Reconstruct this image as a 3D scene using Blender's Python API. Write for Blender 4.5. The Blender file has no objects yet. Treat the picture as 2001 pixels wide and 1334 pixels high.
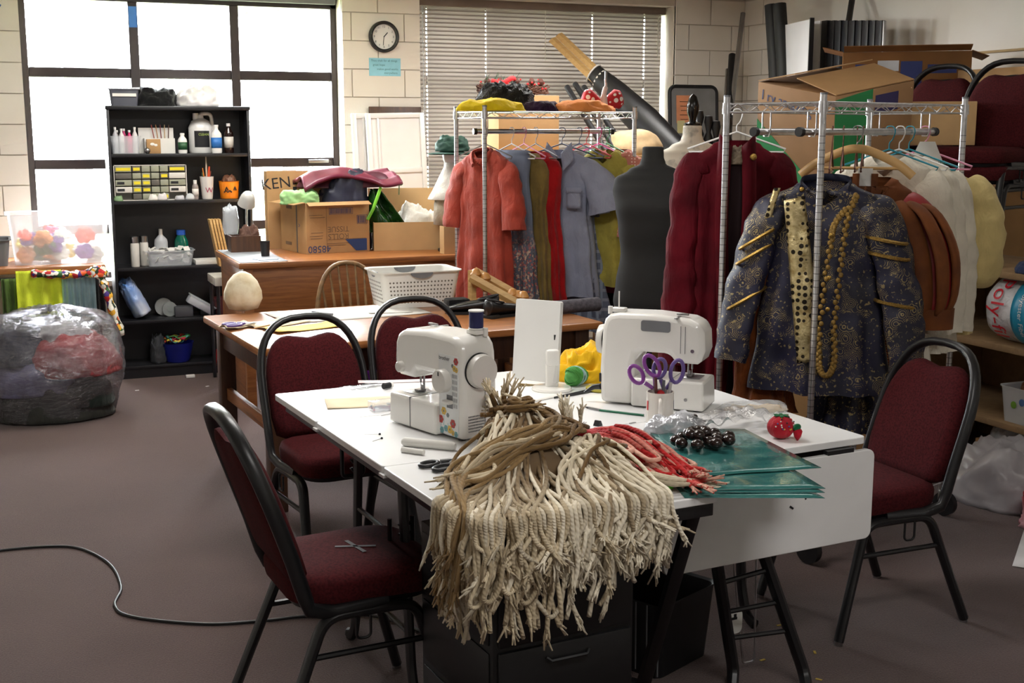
import bpy, bmesh, math, random
from math import pi, sin, cos, radians as R, sqrt, atan2, exp
from mathutils import Vector as V, Matrix as MX, noise
random.seed(7)
SC = bpy.context.scene
COL = SC.collection
# ------------------------------------------------------------------ camera, world, lights, exposure
F_PX, CAM_H, PITCH, YAW = 2400.0, 1.66, math.atan(412/2400), R(-22.4)
cd = bpy.data.cameras.new('camera'); cam = bpy.data.objects.new('camera', cd); COL.objects.link(cam)
cd.sensor_width = 36; cd.lens = F_PX/2001*36; cd.clip_end = 200; cd.clip_start = .05
cam.location = (0, 0, CAM_H); cam.rotation_euler = (pi/2-PITCH, 0, YAW)
SC.camera = cam
SC.view_settings.view_transform = 'Standard'; SC.view_settings.look = 'None'
SC.view_settings.gamma = 1; SC.view_settings.use_curve_mapping = False
SC.view_settings.exposure = 0.2
SC.cycles.use_denoising = True
SC.cycles.max_bounces = 8; SC.cycles.diffuse_bounces = 4; SC.cycles.transparent_max_bounces = 12
SC.cycles.sample_clamp_indirect = 6
w = bpy.data.worlds.new('sky'); SC.world = w; w.use_nodes = True
bg = w.node_tree.nodes['Background']; bg.inputs[0].default_value = (.9, .95, 1, 1); bg.inputs[1].default_value = 80.0
def area(name, loc, rot, sx, sy, power, color=(1, 1, 1), portal=False):
    l = bpy.data.lights.new(name, 'AREA'); l.shape = 'RECTANGLE'; l.size = sx; l.size_y = sy
    l.energy = power; l.color = color
    o = bpy.data.objects.new(name, l); COL.objects.link(o); o.location = loc; o.rotation_euler = rot
    if portal: l.cycles.is_portal = True
    return o
area('window_daylight_portal', (1.25, 9.2, 1.6), (-pi/2, 0, 0), 2.3, 2.2, 1, portal=True)
area('blind_daylight_portal', (4.0, 9.2, 1.6), (-pi/2, 0, 0), 2.3, 2.2, 1, portal=True)
for lx, ly, pw in ((1.5, .9, 34), (3.6, 1.2, 1.5), (1.2, 4.2, 38), (3.6, 4.2, 6), (1.2, 7.2, 46), (3.6, 7.2, 40)):
    area('ceiling_lamp', (lx, ly, 2.66), (0, 0, 0), 1.2, .5, pw, (1, .97, .93))
# ------------------------------------------------------------------ a pixel of the photo on a real plane
def ray(px, py):
    x, y = (px-1000.5)/F_PX, -(py-667)/F_PX
    c, s = cos(PITCH), sin(PITCH); cy, sy = cos(YAW), sin(YAW)
    fy, fz = c+s*y, -s+c*y
    return V((cy*x-sy*fy, sy*x+cy*fy, fz))
def atz(px, py, z): d = ray(px, py); return V((0, 0, CAM_H))+d*((z-CAM_H)/d.z)
def aty(px, py, y): d = ray(px, py); return V((0, 0, CAM_H))+d*(y/d.y)
def atx(px, py, x): d = ray(px, py); return V((0, 0, CAM_H))+d*(x/d.x)
def atd(px, py, h):
    d = ray(px, py); return V((0, 0, CAM_H))+d*(h/sqrt(d.x**2+d.y**2))
# ------------------------------------------------------------------ mesh builder
class MB:
    def __init__(s): s.bm = bmesh.new(); s.uv = s.bm.loops.layers.uv.new('UVMap')
    def box(s, c, d, rz=0, bev=0, seg=2, rot=None):
        m = MX.Translation(V(c)) @ (rot if rot is not None else MX.Rotation(rz, 4, 'Z')) @ MX.Diagonal((d[0], d[1], d[2], 1))
        g = bmesh.ops.create_cube(s.bm, size=1, matrix=m)
        if bev:
            e = list({e for v in g['verts'] for e in v.link_edges})
            bmesh.ops.bevel(s.bm, geom=e, offset=bev, segments=seg, affect='EDGES', profile=.5)
        return s
    def span(s, a, b, bev=0):
        return s.box([(a[i]+b[i])/2 for i in range(3)], [abs(b[i]-a[i]) for i in range(3)], bev=bev)
    def loft(s, rings, closed=True, cap=True, loop=False):
        bm = s.bm; vs = [[bm.verts.new(p) for p in r] for r in rings]; n = len(rings[0]); m = len(rings)
        for i in range(m if loop else m-1):
            for j in range(n if closed else n-1):
                a, b = vs[i], vs[(i+1) % m]
                try: f = bm.faces.new((a[j], a[(j+1) % n], b[(j+1) % n], b[j]))
                except ValueError: continue
                for l, (u, v) in zip(f.loops, ((j/n, i/(m-1 or 1)), ((j+1)/n, i/(m-1 or 1)), ((j+1)/n, (i+1)/(m-1 or 1)), (j/n, (i+1)/(m-1 or 1)))): l[s.uv].uv = (u, v)
        if cap and closed and not loop:
            for r in (vs[0][::-1], vs[-1]):
                try: bm.faces.new(r)
                except ValueError: pass
        return s
    def tube(s, pts, r, n=8, closed=False, cap=True, flat=1.0, up=None, v0=0):
        P = [V(p) for p in pts]; m = len(P); rings = []; nrm = None; L = 0
        rr = r if isinstance(r, (list, tuple)) else [r]*m
        lens = []
        for i in range(m):
            t = (P[(i+1) % m]-P[i-1]) if closed else (P[min(i+1, m-1)]-P[max(i-1, 0)])
            t = t.normalized() if t.length > 1e-9 else V((0, 0, 1))
            if nrm is None:
                a = V(up) if up else (V((0, 0, 1)) if abs(t.z) < .9 else V((1, 0, 0)))
                nrm = (a-t*a.dot(t)).normalized()
            else:
                q = nrm-t*nrm.dot(t); nrm = q.normalized() if q.length > 1e-6 else nrm
            b = t.cross(nrm)
            rings.append([P[i]+nrm*(cos(2*pi*j/n)*rr[i])+b*(sin(2*pi*j/n)*rr[i]*flat) for j in range(n)])
            if i: L += (P[i]-P[i-1]).length
            lens.append(L)
        k0 = len(s.bm.faces); s.loft(rings, True, cap, closed)
        s.bm.faces.ensure_lookup_table()
        tot = max(L, 1e-6)
        for f in s.bm.faces[k0:]:
            if len(f.verts) == 4:
                for l in f.loops: l[s.uv].uv.y = l[s.uv].uv.y*tot+v0
        return s
    def cyl(s, a, b, r, r2=None, n=16, cap=True):
        return s.tube([a, b], [r, r if r2 is None else r2], n, cap=cap)
    def lathe(s, prof, n=24, c=(0, 0, 0), sx=1, sy=1, cap=True):
        c = V(c)
        return s.loft([[c+V((r*cos(2*pi*j/n)*sx, r*sin(2*pi*j/n)*sy, z)) for j in range(n)] for r, z in prof], cap=cap)
    def grid(s, f, nu, nv):
        return s.loft([[V(f(j/(nu-1), i/(nv-1))) for j in range(nu)] for i in range(nv)], closed=False, cap=False)
    def prism(s, poly, h, m=None):
        m = m or MX()
        a = [s.bm.verts.new(m @ V((x, y, 0))) for x, y in poly]; b = [s.bm.verts.new(m @ V((x, y, h))) for x, y in poly]
        n = len(poly); s.bm.faces.new(a[::-1]); s.bm.faces.new(b)
        for i in range(n): s.bm.faces.new((a[i], a[(i+1) % n], b[(i+1) % n], b[i]))
        return s
    def ball(s, c, r, n=14, sc=(1, 1, 1), rot=None):
        m = MX.Translation(V(c)) @ (rot or MX()) @ MX.Diagonal((r*sc[0], r*sc[1], r*sc[2], 1))
        bmesh.ops.create_uvsphere(s.bm, u_segments=n, v_segments=max(6, n*2//3), radius=1, matrix=m)
        return s
    def move(s, f):
        for v in s.bm.verts: v.co = f(v.co)
        return s
    def mat(s, m): s.bm.transform(m); return s
def sett(o, label=None, cat=None, group=None, kind=None):
    for k, v in (('label', label), ('category', cat), ('group', group), ('kind', kind)):
        if v: o[k] = v
    return o
def obj(name, mb, mat, parent=None, loc=None, rot=None, smooth=40, solid=0, sub=0, bev=0, label=None, cat=None, group=None, kind=None):
    bm = mb.bm if isinstance(mb, MB) else mb
    bmesh.ops.recalc_face_normals(bm, faces=bm.faces)
    me = bpy.data.meshes.new(name); bm.to_mesh(me); bm.free()
    if mat: me.materials.append(mat)
    if smooth:
        me.polygons.foreach_set('use_smooth', [True]*len(me.polygons))
        if smooth < 180: me.set_sharp_from_angle(angle=R(smooth))
    o = bpy.data.objects.new(name, me); COL.objects.link(o)
    if parent: o.parent = parent
    if loc is not None: o.location = loc
    if rot is not None: o.rotation_euler = rot
    if bev:
        md = o.modifiers.new('bevel', 'BEVEL'); md.width = bev; md.segments = 3; md.limit_method = 'ANGLE'; md.angle_limit = R(40)
    if solid:
        md = o.modifiers.new('solid', 'SOLIDIFY'); md.thickness = solid; md.offset = 0
    if sub:
        md = o.modifiers.new('sub', 'SUBSURF'); md.levels = sub; md.render_levels = sub
    return sett(o, label, cat, group, kind)
def thing(name, label, cat, loc=(0, 0, 0), rz=0, group=None, rot=None):
    o = bpy.data.objects.new(name, None); COL.objects.link(o); o.empty_display_size = .1
    o.location = loc; o.rotation_euler = rot or (0, 0, rz)
    return sett(o, label, cat, group)
def struct(name, mb, mat, parent=None, **k):
    return obj(name, mb, mat, parent, kind=None if parent else 'structure', **k)
def dup(root, loc=None, rz=None, label=None, group=None):
    def cp(o, par):
        c = o.copy(); COL.objects.link(c)
        if par: c.parent = par
        for ch in o.children: cp(ch, c)
        return c
    r = cp(root, None)
    if loc is not None: r.location = loc
    if rz is not None: r.rotation_euler = (0, 0, rz)
    return sett(r, label, None, group)
def text(name, s, size, mat, parent, loc, rot, align='CENTER', label=None):
    c = bpy.data.curves.new(name, 'FONT'); c.body = s; c.size = size; c.align_x = align; c.align_y = 'CENTER'; c.resolution_u = 3
    t = bpy.data.objects.new(name, c); COL.objects.link(t)
    dg = bpy.context.evaluated_depsgraph_get()
    me = bpy.data.meshes.new_from_object(t.evaluated_get(dg)); me.materials.clear(); me.materials.append(mat)
    bpy.data.objects.remove(t)
    o = bpy.data.objects.new(name, me); COL.objects.link(o)
    if parent: o.parent = parent
    o.location = loc
    if isinstance(rot, MX): o.rotation_euler = rot.to_euler()
    else: o.rotation_euler = rot
    if label: o['label'] = label
    return o
def rnd(a, b): return random.uniform(a, b)
def rrect(w, h, r, n=5):
    out = []
    for cx, cy, a in ((w/2-r, h/2-r, 0), (-w/2+r, h/2-r, 90), (-w/2+r, -h/2+r, 180), (w/2-r, -h/2+r, 270)):
        out += [(cx+r*cos(R(a+90*i/n)), cy+r*sin(R(a+90*i/n))) for i in range(n+1)]
    return out
def spline(pts, n):
    P = [V(p) for p in pts]; out = []; m = len(P)
    for i in range(m-1):
        a, b, c, d = P[max(i-1, 0)], P[i], P[i+1], P[min(i+2, m-1)]
        for k in range(n):
            t = k/n
            out.append(.5*((2*b)+(c-a)*t+(2*a-5*b+4*c-d)*t*t+(3*b-a-3*c+d)*t**3))
    return out+[P[-1]]
def bent(pts, r, n=5):
    """polyline with its inner corners rounded by radius r"""
    P = [V(p) for p in pts]; out = [P[0]]
    for i in range(1, len(P)-1):
        a, b, c = P[i-1], P[i], P[i+1]
        u, v = (a-b), (c-b); k = min(r, u.length*.49, v.length*.49); u.normalize(); v.normalize()
        p, q = b+u*k, b+v*k
        out += [(1-t)**2*p+2*t*(1-t)*b+t*t*q for t in [j/n for j in range(n+1)]]
    return out+[P[-1]]
# ------------------------------------------------------------------ materials
def lin(c):
    f = lambda v: (v/255/12.92) if v/255 <= .04045 else ((v/255+.055)/1.055)**2.4
    return tuple(f(v) for v in c)+(1,)
class NT:
    def __init__(s, name):
        s.m = bpy.data.materials.new(name); s.m.use_nodes = True; s.t = s.m.node_tree
        s.b = s.t.nodes['Principled BSDF']; s.out = s.t.nodes['Material Output']; s._co = None
    def n(s, typ, **k):
        nd = s.t.nodes.new(typ)
        for a, v in k.items():
            if hasattr(nd, a): setattr(nd, a, v)
        return nd
    def l(s, a, b): s.t.links.new(a, b)
    def co(s, kind='Object', scale=None, rot=None):
        c = s.n('ShaderNodeTexCoord').outputs[kind]
        if scale or rot:
            mp = s.n('ShaderNodeMapping'); s.l(c, mp.inputs[0])
            if scale: mp.inputs['Scale'].default_value = scale if isinstance(scale, tuple) else (scale,)*3
            if rot: mp.inputs['Rotation'].default_value = rot
            c = mp.outputs[0]
        return c
    def noise(s, scale, detail=3, co=None, rough=.5, dist=0):
        x = s.n('ShaderNodeTexNoise'); x.inputs['Scale'].default_value = scale; x.inputs['Detail'].default_value = detail
        x.inputs['Roughness'].default_value = rough; x.inputs['Distortion'].default_value = dist
        s.l(co or s.co(), x.inputs['Vector']); return x.outputs[0]
    def vor(s, scale, out='Distance', co=None, feat='F1', rnd_=1):
        x = s.n('ShaderNodeTexVoronoi'); x.feature = feat; x.inputs['Scale'].default_value = scale; x.inputs['Randomness'].default_value = rnd_
        s.l(co or s.co(), x.inputs['Vector']); return x.outputs[out]
    def wave(s, scale, co=None, dist=0, dirn='X', typ='BANDS', dscale=1):
        x = s.n('ShaderNodeTexWave'); x.wave_type = typ; x.bands_direction = dirn
        x.inputs['Scale'].default_value = scale; x.inputs['Distortion'].default_value = dist; x.inputs['Detail Scale'].default_value = dscale
        s.l(co or s.co(), x.inputs['Vector']); return x.outputs['Fac']
    def ramp(s, fac, stops, interp='LINEAR'):
        x = s.n('ShaderNodeValToRGB'); x.color_ramp.interpolation = interp; e = x.color_ramp.elements
        while len(e) < len(stops): e.new(.5)
        for k, (p, c) in zip(e, stops): k.position = p; k.color = lin(c) if len(c) == 3 else c
        s.l(fac, x.inputs[0]); return x.outputs[0]
    def step(s, fac, a, b=None):
        b = a+.02 if b is None else b
        return s.ramp(fac, [(a, (0, 0, 0)), (b, (255, 255, 255))]) if b > a else s.ramp(fac, [(b, (255, 255, 255)), (a, (0, 0, 0))])
    def mix(s, fac, a, b, mode='MIX'):
        x = s.n('ShaderNodeMix'); x.data_type = 'RGBA'; x.blend_type = mode
        for i, v in ((0, fac), (6, a), (7, b)):
            if isinstance(v, (int, float)): x.inputs[i].default_value = v
            elif isinstance(v, tuple): x.inputs[i].default_value = lin(v) if len(v) == 3 else v
            else: s.l(v, x.inputs[i])
        return x.outputs[2]
    def math(s, op, a, b=0):
        x = s.n('ShaderNodeMath'); x.operation = op
        for i, v in ((0, a), (1, b)):
            if isinstance(v, (int, float)): x.inputs[i].default_value = v
            else: s.l(v, x.inputs[i])
        return x.outputs[0]
    def set(s, **k):
        for a, v in k.items():
            i = s.b.inputs[a.replace('_', ' ')]
            if isinstance(v, tuple): i.default_value = lin(v) if len(v) == 3 else v
            elif isinstance(v, (int, float)): i.default_value = v
            else: s.l(v, i)
        return s
    def bump(s, h, strength=.3, dist=.01):
        x = s.n('ShaderNodeBump'); x.inputs['Strength'].default_value = strength; x.inputs['Distance'].default_value = dist
        s.l(h, x.inputs['Height']); s.l(x.outputs[0], s.b.inputs['Normal']); return s
def mk(name, c, rough=.6, metal=0, var=.12, vs=6, bump=0, bs=60, spec=.5, sheen=0, coat=0, c2=None):
    t = NT(name)
    d = c2 or tuple(max(0, v*(1-var)) for v in c)
    t.set(Base_Color=t.ramp(t.noise(vs), [(.3, d), (.7, c)]) if var or c2 else c, Roughness=rough, Metallic=metal)
    t.b.inputs['Specular IOR Level'].default_value = spec
    if sheen: t.b.inputs['Sheen Weight'].default_value = sheen; t.b.inputs['Sheen Tint'].default_value = lin(c)
    if coat: t.b.inputs['Coat Weight'].default_value = coat
    if bump: t.bump(t.noise(bs, 4), bump, .004)
    return t.m
def cloth(name, c, var=.18, rough=.9, sheen=.15, weave=900, c2=None, vs=9):
    t = NT(name); d = c2 or tuple(max(0, v*(1-var)) for v in c)
    t.set(Base_Color=t.ramp(t.noise(vs, 4), [(.32, d), (.68, c)]), Roughness=rough)
    t.b.inputs['Sheen Weight'].default_value = sheen; t.b.inputs['Specular IOR Level'].default_value = .2
    wr_h = t.math('ADD', t.math('MULTIPLY', t.noise(weave, 2), .06), t.noise(11, 5, t.co('Object', (1.6, 1.6, .8)), .55, .7))
    t.bump(wr_h, .55, .03)
    return t.m
def clear(name, tint=(235, 240, 245), alpha=.3, rough=.12, bump=.3, bs=25):
    t = NT(name); t.set(Base_Color=tint, Roughness=rough, Alpha=alpha); t.b.inputs['Specular IOR Level'].default_value = .6
    if bump: t.bump(t.noise(bs, 3), bump, .01)
    return t.m
def wood(name, c1, c2, scale=(1, 12, 12), rough=.45, rot=None):
    t = NT(name); co = t.co('Object', scale, rot)
    t.set(Base_Color=t.ramp(t.noise(3.0, 6, co, .6, 1.2), [(.3, c2), (.7, c1)]), Roughness=rough)
    t.bump(t.noise(9, 4, co), .12, .002); return t.m
MT = {}
MT['black_metal'] = mk('black_metal', (26, 26, 28), .35, .0, .1, bump=.05)
MT['black_plastic'] = mk('black_plastic', (20, 20, 23), .45, 0, .1)
MT['chrome'] = mk('chrome', (214, 214, 216), .3, 1, .12, 40)
MT['steel'] = mk('steel', (170, 170, 172), .3, 1, .1)
MT['white_plastic'] = mk('white_plastic', (228, 227, 224), .28, 0, .03, spec=.5)
MT['cream_plastic'] = mk('cream_plastic', (214, 210, 202), .4, 0, .05)
MT['white_lam'] = mk('white_laminate', (236, 236, 236), .25, 0, .05, 3, .03, 30)
MT['paper'] = mk('paper', (232, 230, 224), .85, 0, .05)
MT['manila'] = mk('manila', (222, 205, 172), .85, 0, .08)
MT['white_cloth'] = cloth('white_cloth', (228, 224, 214), .1)
MT['cream_cloth'] = cloth('cream_cloth', (232, 214, 170), .12)
MT['ink'] = mk('ink', (22, 22, 26), .7, 0, 0)
MT['blue_ink'] = mk('blue_ink', (38, 62, 110), .7, 0, 0)
MT['red'] = mk('red', (190, 24, 30), .6, 0, .1)
MT['gold'] = mk('gold', (196, 158, 82), .35, .85, .3, 200, .4, 300)
MT['black_cloth'] = cloth('black_cloth', (16, 16, 18), .3)
MT['grey_plastic'] = mk('grey_plastic', (120, 122, 126), .5)
MT['cardboard'] = mk('cardboard', (178, 138, 92), .85, 0, .1, 5, .1, 120)
MT['cardboard_pale'] = mk('cardboard_pale', (196, 160, 112), .85, 0, .08, 5, .1, 120)
MT['clear'] = clear('clear_plastic')
MT['frost'] = clear('frosted_plastic', (225, 228, 232), .55, .4)
MT['oak'] = wood('oak', (168, 108, 58), (122, 72, 34))
MT['oak_y'] = wood('oak_lengthwise', (160, 100, 54), (112, 66, 32), (12, 1, 12))
MT['dark_wood'] = wood('dark_wood', (84, 54, 34), (58, 35, 22), (12, 12, 1))
MT['pine'] = wood('pine', (206, 170, 112), (180, 140, 84), (1, 14, 14), .5)
MT['ply'] = wood('particle_board', (150, 122, 88), (128, 102, 72), (4, 4, 4), .7)
t = NT('maroon_fabric'); t.set(Base_Color=t.ramp(t.noise(140, 3), [(.35, (50, 13, 16)), (.6, (70, 20, 23))]), Roughness=.95); t.b.inputs['Specular IOR Level'].default_value = .15; t.bump(t.noise(500, 2), .3, .001); MT['maroon'] = t.m
# carpet
t = NT('carpet'); a = t.noise(2.2, 4); b = t.noise(170, 3, rough=.7)
c = t.mix(.5, t.ramp(a, [(.3, (70, 53, 51)), (.7, (86, 67, 64))]), t.ramp(b, [(.3, (48, 35, 34)), (.7, (108, 86, 82))]))
t.set(Base_Color=c, Roughness=1.0, Sheen_Weight=.2); t.b.inputs['Specular IOR Level'].default_value = .1; t.bump(b, .7, .006); MT['carpet'] = t.m
# painted wall
t = NT('wall_paint'); t.set(Base_Color=t.ramp(t.noise(1.7, 4), [(.3, (220, 212, 200)), (.7, (229, 223, 213))]), Roughness=.7); t.bump(t.noise(60, 4), .12, .004); MT['wall'] = t.m
MT['joint'] = mk('wall_joint', (208, 199, 185), .85, 0, .05)
MT['ceil'] = mk('ceiling_paint', (226, 220, 208), .9, 0, .05)
MT['bronze'] = mk('window_bronze', (44, 34, 34), .45, .3, .1)
# ------------------------------------------------------------------ the room
W, WX = 8.87, 5.72
struct('floor', MB().span((-2.6, -2.2, -.1), (WX+.3, W+.4, 0)), MT['carpet'])
struct('ceiling', MB().span((-2.6, -2.2, 2.71), (WX+.3, W+.4, 2.81)), MT['ceil'])
struct('wall_left', MB().span((-2.8, -2.2, 0), (-2.6, W+.4, 2.71)), MT['wall'])
struct('wall_rear', MB().span((-2.6, -2.4, 0), (WX, -2.2, 2.71)), MT['wall'])
def blocks(root, spans, z0=0, z1=2.7, axis='y'):
    """concrete blocks laid in running bond, each its own piece, joints recessed"""
    bh, bl, g = .2, .4, .008
    k = 0; z = z0
    while z < z1-.02:
        zt = min(z+bh, z1)
        for a0, a1, y0, y1 in spans:
            s0 = (math.floor(a0/bl)-1)*bl+(bl/2 if k % 2 else 0)
            s = s0
            while s < a1:
                p, q = max(s, a0), min(s+bl, a1)
                if q-p > .03 and (k, s) is not None:
                    m = MB()
                    gg = g/2
                    if axis == 'y': m.span((p+(gg if p > a0 else 0), y0, z+gg), (q-(gg if q < a1 else 0), y1, zt-gg))
                    else: m.span((y0, p+gg, z+gg), (y1, q-gg, zt-gg))
                    obj('block', m, MT['wall'], root, smooth=0, bev=0)
                s += bl
        z = zt; k += 1
wb = struct('wall_back', MB().span((-2.6, W+.012, 0), (.17, W+.4, 2.71)).span((2.335, W+.012, 0), (2.92, W+.4, 2.71)).span((5.08, W+.012, 0), (WX+.2, W+.4, 2.71))
            .span((.17, W+.012, 0), (2.335, W+.4, .62)).span((2.92, W+.012, 0), (5.08, W+.4, .62)).span((.17, W+.012, 2.64), (2.335, W+.4, 2.71)).span((2.92, W+.012, 2.64), (5.08, W+.4, 2.71)), MT['joint'], smooth=0)
blocks(wb, [(-.4, .17, W, W+.03), (2.335, 2.92, W, W+.03), (5.08, WX, W, W+.03)], .7)
wr = struct('wall_right', MB().span((WX+.012, -2.2, 0), (WX+.3, W+.4, 2.71)), MT['joint'], smooth=0)
blocks(wr, [(8.3, W, WX, WX+.03)], 1.1, 2.71, 'x')
obj('plaster', MB().span((WX-.03, 2, 0), (WX+.02, 8.3, 2.71)), MT['wall'], wr, smooth=0)
struct('trim_1', MB().span((WX-.05, 2.2, 2.13), (WX-.028, 7.6, 2.145), .003), mk('rail_wood', (170, 140, 88), .6))
# window 1: dark mullion grid
WY = 9.07
wf = struct('window_1', MB().span((.17, WY-.03, .62), (.215, WY+.06, 2.66)).span((2.29, WY-.03, .62), (2.335, WY+.06, 2.66)).span((.17, WY-.03, .62), (2.335, WY+.06, .68)).span((.17, WY-.03, 2.53), (2.335, WY+.06, 2.64)), MT['bronze'], bev=.004)
for xx in (.905, 1.595):
    obj('mullion', MB().span((xx-.032, WY-.03, .68), (xx+.032, WY+.06, 2.53)), MT['bronze'], wf, bev=.004)
for zz in (2.05, 1.43, .98):
    for x0, x1 in ((.215, .873), (.937, 1.563), (1.627, 2.29)):
        obj('transom', MB().span((x0, WY-.02, zz-.033), (x1, WY+.05, zz+.033)), MT['bronze'], wf, bev=.004)
t = NT('window_glass'); t.set(Base_Color=(245, 250, 255), Roughness=.02, Alpha=.06); MT['glass'] = t.m
for x0, x1 in ((.215, .873), (.937, 1.563), (1.627, 2.29)):
    for z0, z1 in ((.68, .947), (1.013, 1.397), (1.463, 2.017), (2.083, 2.53)):
        obj('pane', MB().span((x0, WY+.015, z0), (x1, WY+.019, z1)), MT['glass'], wf, smooth=0)
obj('mini_blind_rail', MB().span((.2, WY-.08, 2.56), (2.32, WY-.04, 2.6)), MT['grey_plastic'], wf)
obj('tape', MB().span((.878, WY-.034, 2.36), (.93, WY-.031, 2.5)), mk('blue_tape', (52, 110, 190), .6), wf, label='scrap of blue tape')
obj('latch', MB().span((2.1, WY-.05, 1.425), (2.25, WY-.02, 1.45), .004), MT['steel'], wf)
struct('trim_2', MB().span((.17, W-.02, .6), (2.335, WY-.03, .64), .005), MT['wall'])
struct('trim_3', MB().span((2.92, W-.02, .6), (5.08, WY-.03, .64), .005), MT['wall'])
# window 2 behind closed blinds
w2 = struct('window_2', MB().span((2.92, WY+.12, .62), (2.97, WY+.2, 2.66)).span((5.03, WY+.12, .62), (5.08, WY+.2, 2.66)).span((2.97, WY+.12, 2.58), (5.03, WY+.2, 2.66)).span((2.97, WY+.12, .62), (5.03, WY+.2, .68)), MT['bronze'])
for xx in (3.62, 4.33): obj('mullion', MB().span((xx-.035, WY+.12, .68), (xx+.035, WY+.2, 2.58)), MT['bronze'], w2)
for zz in (2.05, 1.43): obj('transom', MB().span((2.97, WY+.13, zz-.033), (5.03, WY+.19, zz+.033)), MT['bronze'], w2)
obj('pane', MB().span((2.97, WY+.15, .68), (5.03, WY+.154, 2.58)), MT['glass'], w2, smooth=0)
t = NT('blind_slat'); tr = t.n('ShaderNodeBsdfTranslucent'); tr.inputs[0].default_value = lin((216, 200, 184)); mx = t.n('ShaderNodeMixShader'); mx.inputs[0].default_value = .018
t.set(Base_Color=(150, 142, 137), Roughness=.5); t.l(t.b.outputs[0], mx.inputs[1]); t.l(tr.outputs[0], mx.inputs[2]); t.l(mx.outputs[0], t.out.inputs[0]); MT['slat'] = t.m
bl = thing('venetian_blind', 'wide closed grey venetian blind filling the right window', 'blind', (0, WY, 0))
obj('head_rail', MB().span((2.93, -.05, 2.585), (5.07, .02, 2.64), .004), mk('blind_rail', (120, 104, 92), .5), bl)
sm = None
for k in range(62):
    z = 2.572-k*.0305
    if z < .72: break
    if sm is None:
        m = MB(); xs = [2.945]
        for xx in (3.04, 3.52, 4.43, 4.9): xs += [xx-.005, xx+.005]
        xs.append(5.055); vv = [0, .3, .62, 1]
        pt = [[V((x, (v-.5)*.0025+.003*sin(v*pi), (v-.5)*.042)) for x in xs] for v in vv]; vs = [[m.bm.verts.new(p) for p in r] for r in pt]
        for i in range(3):
            for j in range(len(xs)-1):
                if not (i == 1 and j % 2): m.bm.faces.new((vs[i][j], vs[i][j+1], vs[i+1][j+1], vs[i+1][j]))
        so = obj('slat', m, MT['slat'], bl, (0, 0, z), smooth=60); sm = so.data
    else:
        so = bpy.data.objects.new('slat', sm); COL.objects.link(so); so.parent = bl; so.location = (0, 0, z)
    so.rotation_euler = (R(rnd(-2, 2)), 0, R(rnd(-.03, .03)))
for xx in (3.04, 3.52, 4.43, 4.9):
    obj('ladder_cord', MB().span((xx-.0015, -.014, .75), (xx+.0015, -.011, 2.58)), mk('cord_white', (240, 240, 240), .8, 0, 0), bl)
obj('wand', MB().cyl((2.99, -.05, 2.58), (3.0, -.05, 1.6), .005), MT['clear'], bl)
for xx, zz in ((5.0, 2.25), (4.0, 2.2)): obj('pull_cord', MB().cyl((xx, -.05, 2.58), (xx, -.05, zz), .003), MT['cream_plastic'], bl)
# outdoors: pale ground and a few trunks
obj('lawn', MB().span((-30, 9.6, -.6), (40, 60, -.5)), mk('lawn_grass', (150, 160, 120), .95), kind='structure')
for i, (px, d, r) in enumerate(((155, 17, .13), (560, 28, .16))):
    p = atd(px, 300, d); tr = thing('tree', ['bare grey trunk outside the first window pane column', 'distant trunk seen through the right window panes'][i], 'tree', (p.x, p.y, -.5))
    obj('trunk', MB().tube(spline([(0, 0, 0), (.05, 0, 2), (-.08, .1, 4), (.1, 0, 7)], 5), [r]*4+[r*.9]*4+[r*.7]*8, 10), mk('bark', (70, 62, 66), .95, 0, .4, 20), tr)
    m = MB()
    for k in range(70):
        c = V((rnd(-1.3, 1.3), rnd(-.8, .8), rnd(4.5, 8)))
        m.ball(c, rnd(.12, .3), 6)
    obj('foliage', m, mk('leaves', (120, 136, 104), .9), tr, kind='stuff')
# ------------------------------------------------------------------ reusable builders
def tray_mb(w, d, h, taper=.85, th=.004, r=.03, lip=0):
    m = MB(); P = lambda a, b, z, q: [V((x, y, z)) for x, y in rrect(a, b, q, 4)]
    rings = [P(w*taper, d*taper, 0, r), P(w, d, h, r)]
    if lip: rings += [P(w+lip, d+lip, h, r+lip/2), P(w+lip, d+lip, h+.006, r+lip/2)]
    rings += [P(w-2*th, d-2*th, h, r), P(w*taper-2*th, d*taper-2*th, th, r)]
    return m.loft(rings)
def heap_mb(rx, ry, h, seed=0, n=60, m=18, wr=.14, fs=None, flat=.5, ridge=True, fr=1):
    """a slumped pile: dome with folds and creases scaled to its own size"""
    b = MB(); rings = []; S = max(rx, ry)
    for i in range(m+1):
        a = i/m*pi/2
        rad = max(cos(a), .02)**flat; z = h*sin(a)**1.1
        ring = []
        for j in range(n):
            th = 2*pi*j/n
            p = V((rx*rad*cos(th), ry*rad*sin(th), z)); q = V((p.x/S*2.1*fr+seed*3.1, p.y/S*2.1*fr+seed, p.z/S*2.4*fr))
            if ridge: d = wr*((1-2.4*abs(noise.noise(q)))*.6+(1-2.4*abs(noise.noise(q*2.3+V((7, 1, 4)))))*.3+noise.noise(q*.6)*.8)
            else: d = wr*noise.noise(q)
            p.x *= 1+d; p.y *= 1+d
            if i: p.z = max(.003, p.z*(1+d*1.6)+h*.35*d)
            ring.append(p)
        rings.append(ring)
    return b.loft(rings)
def heap(name, label, cat, loc, rx, ry, h, mat, seed=0, rz=0, group=None, **k):
    return obj(name, heap_mb(rx, ry, h, seed, **k), mat, None, loc, (0, 0, rz), smooth=180, label=label, cat=cat, group=group)
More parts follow.
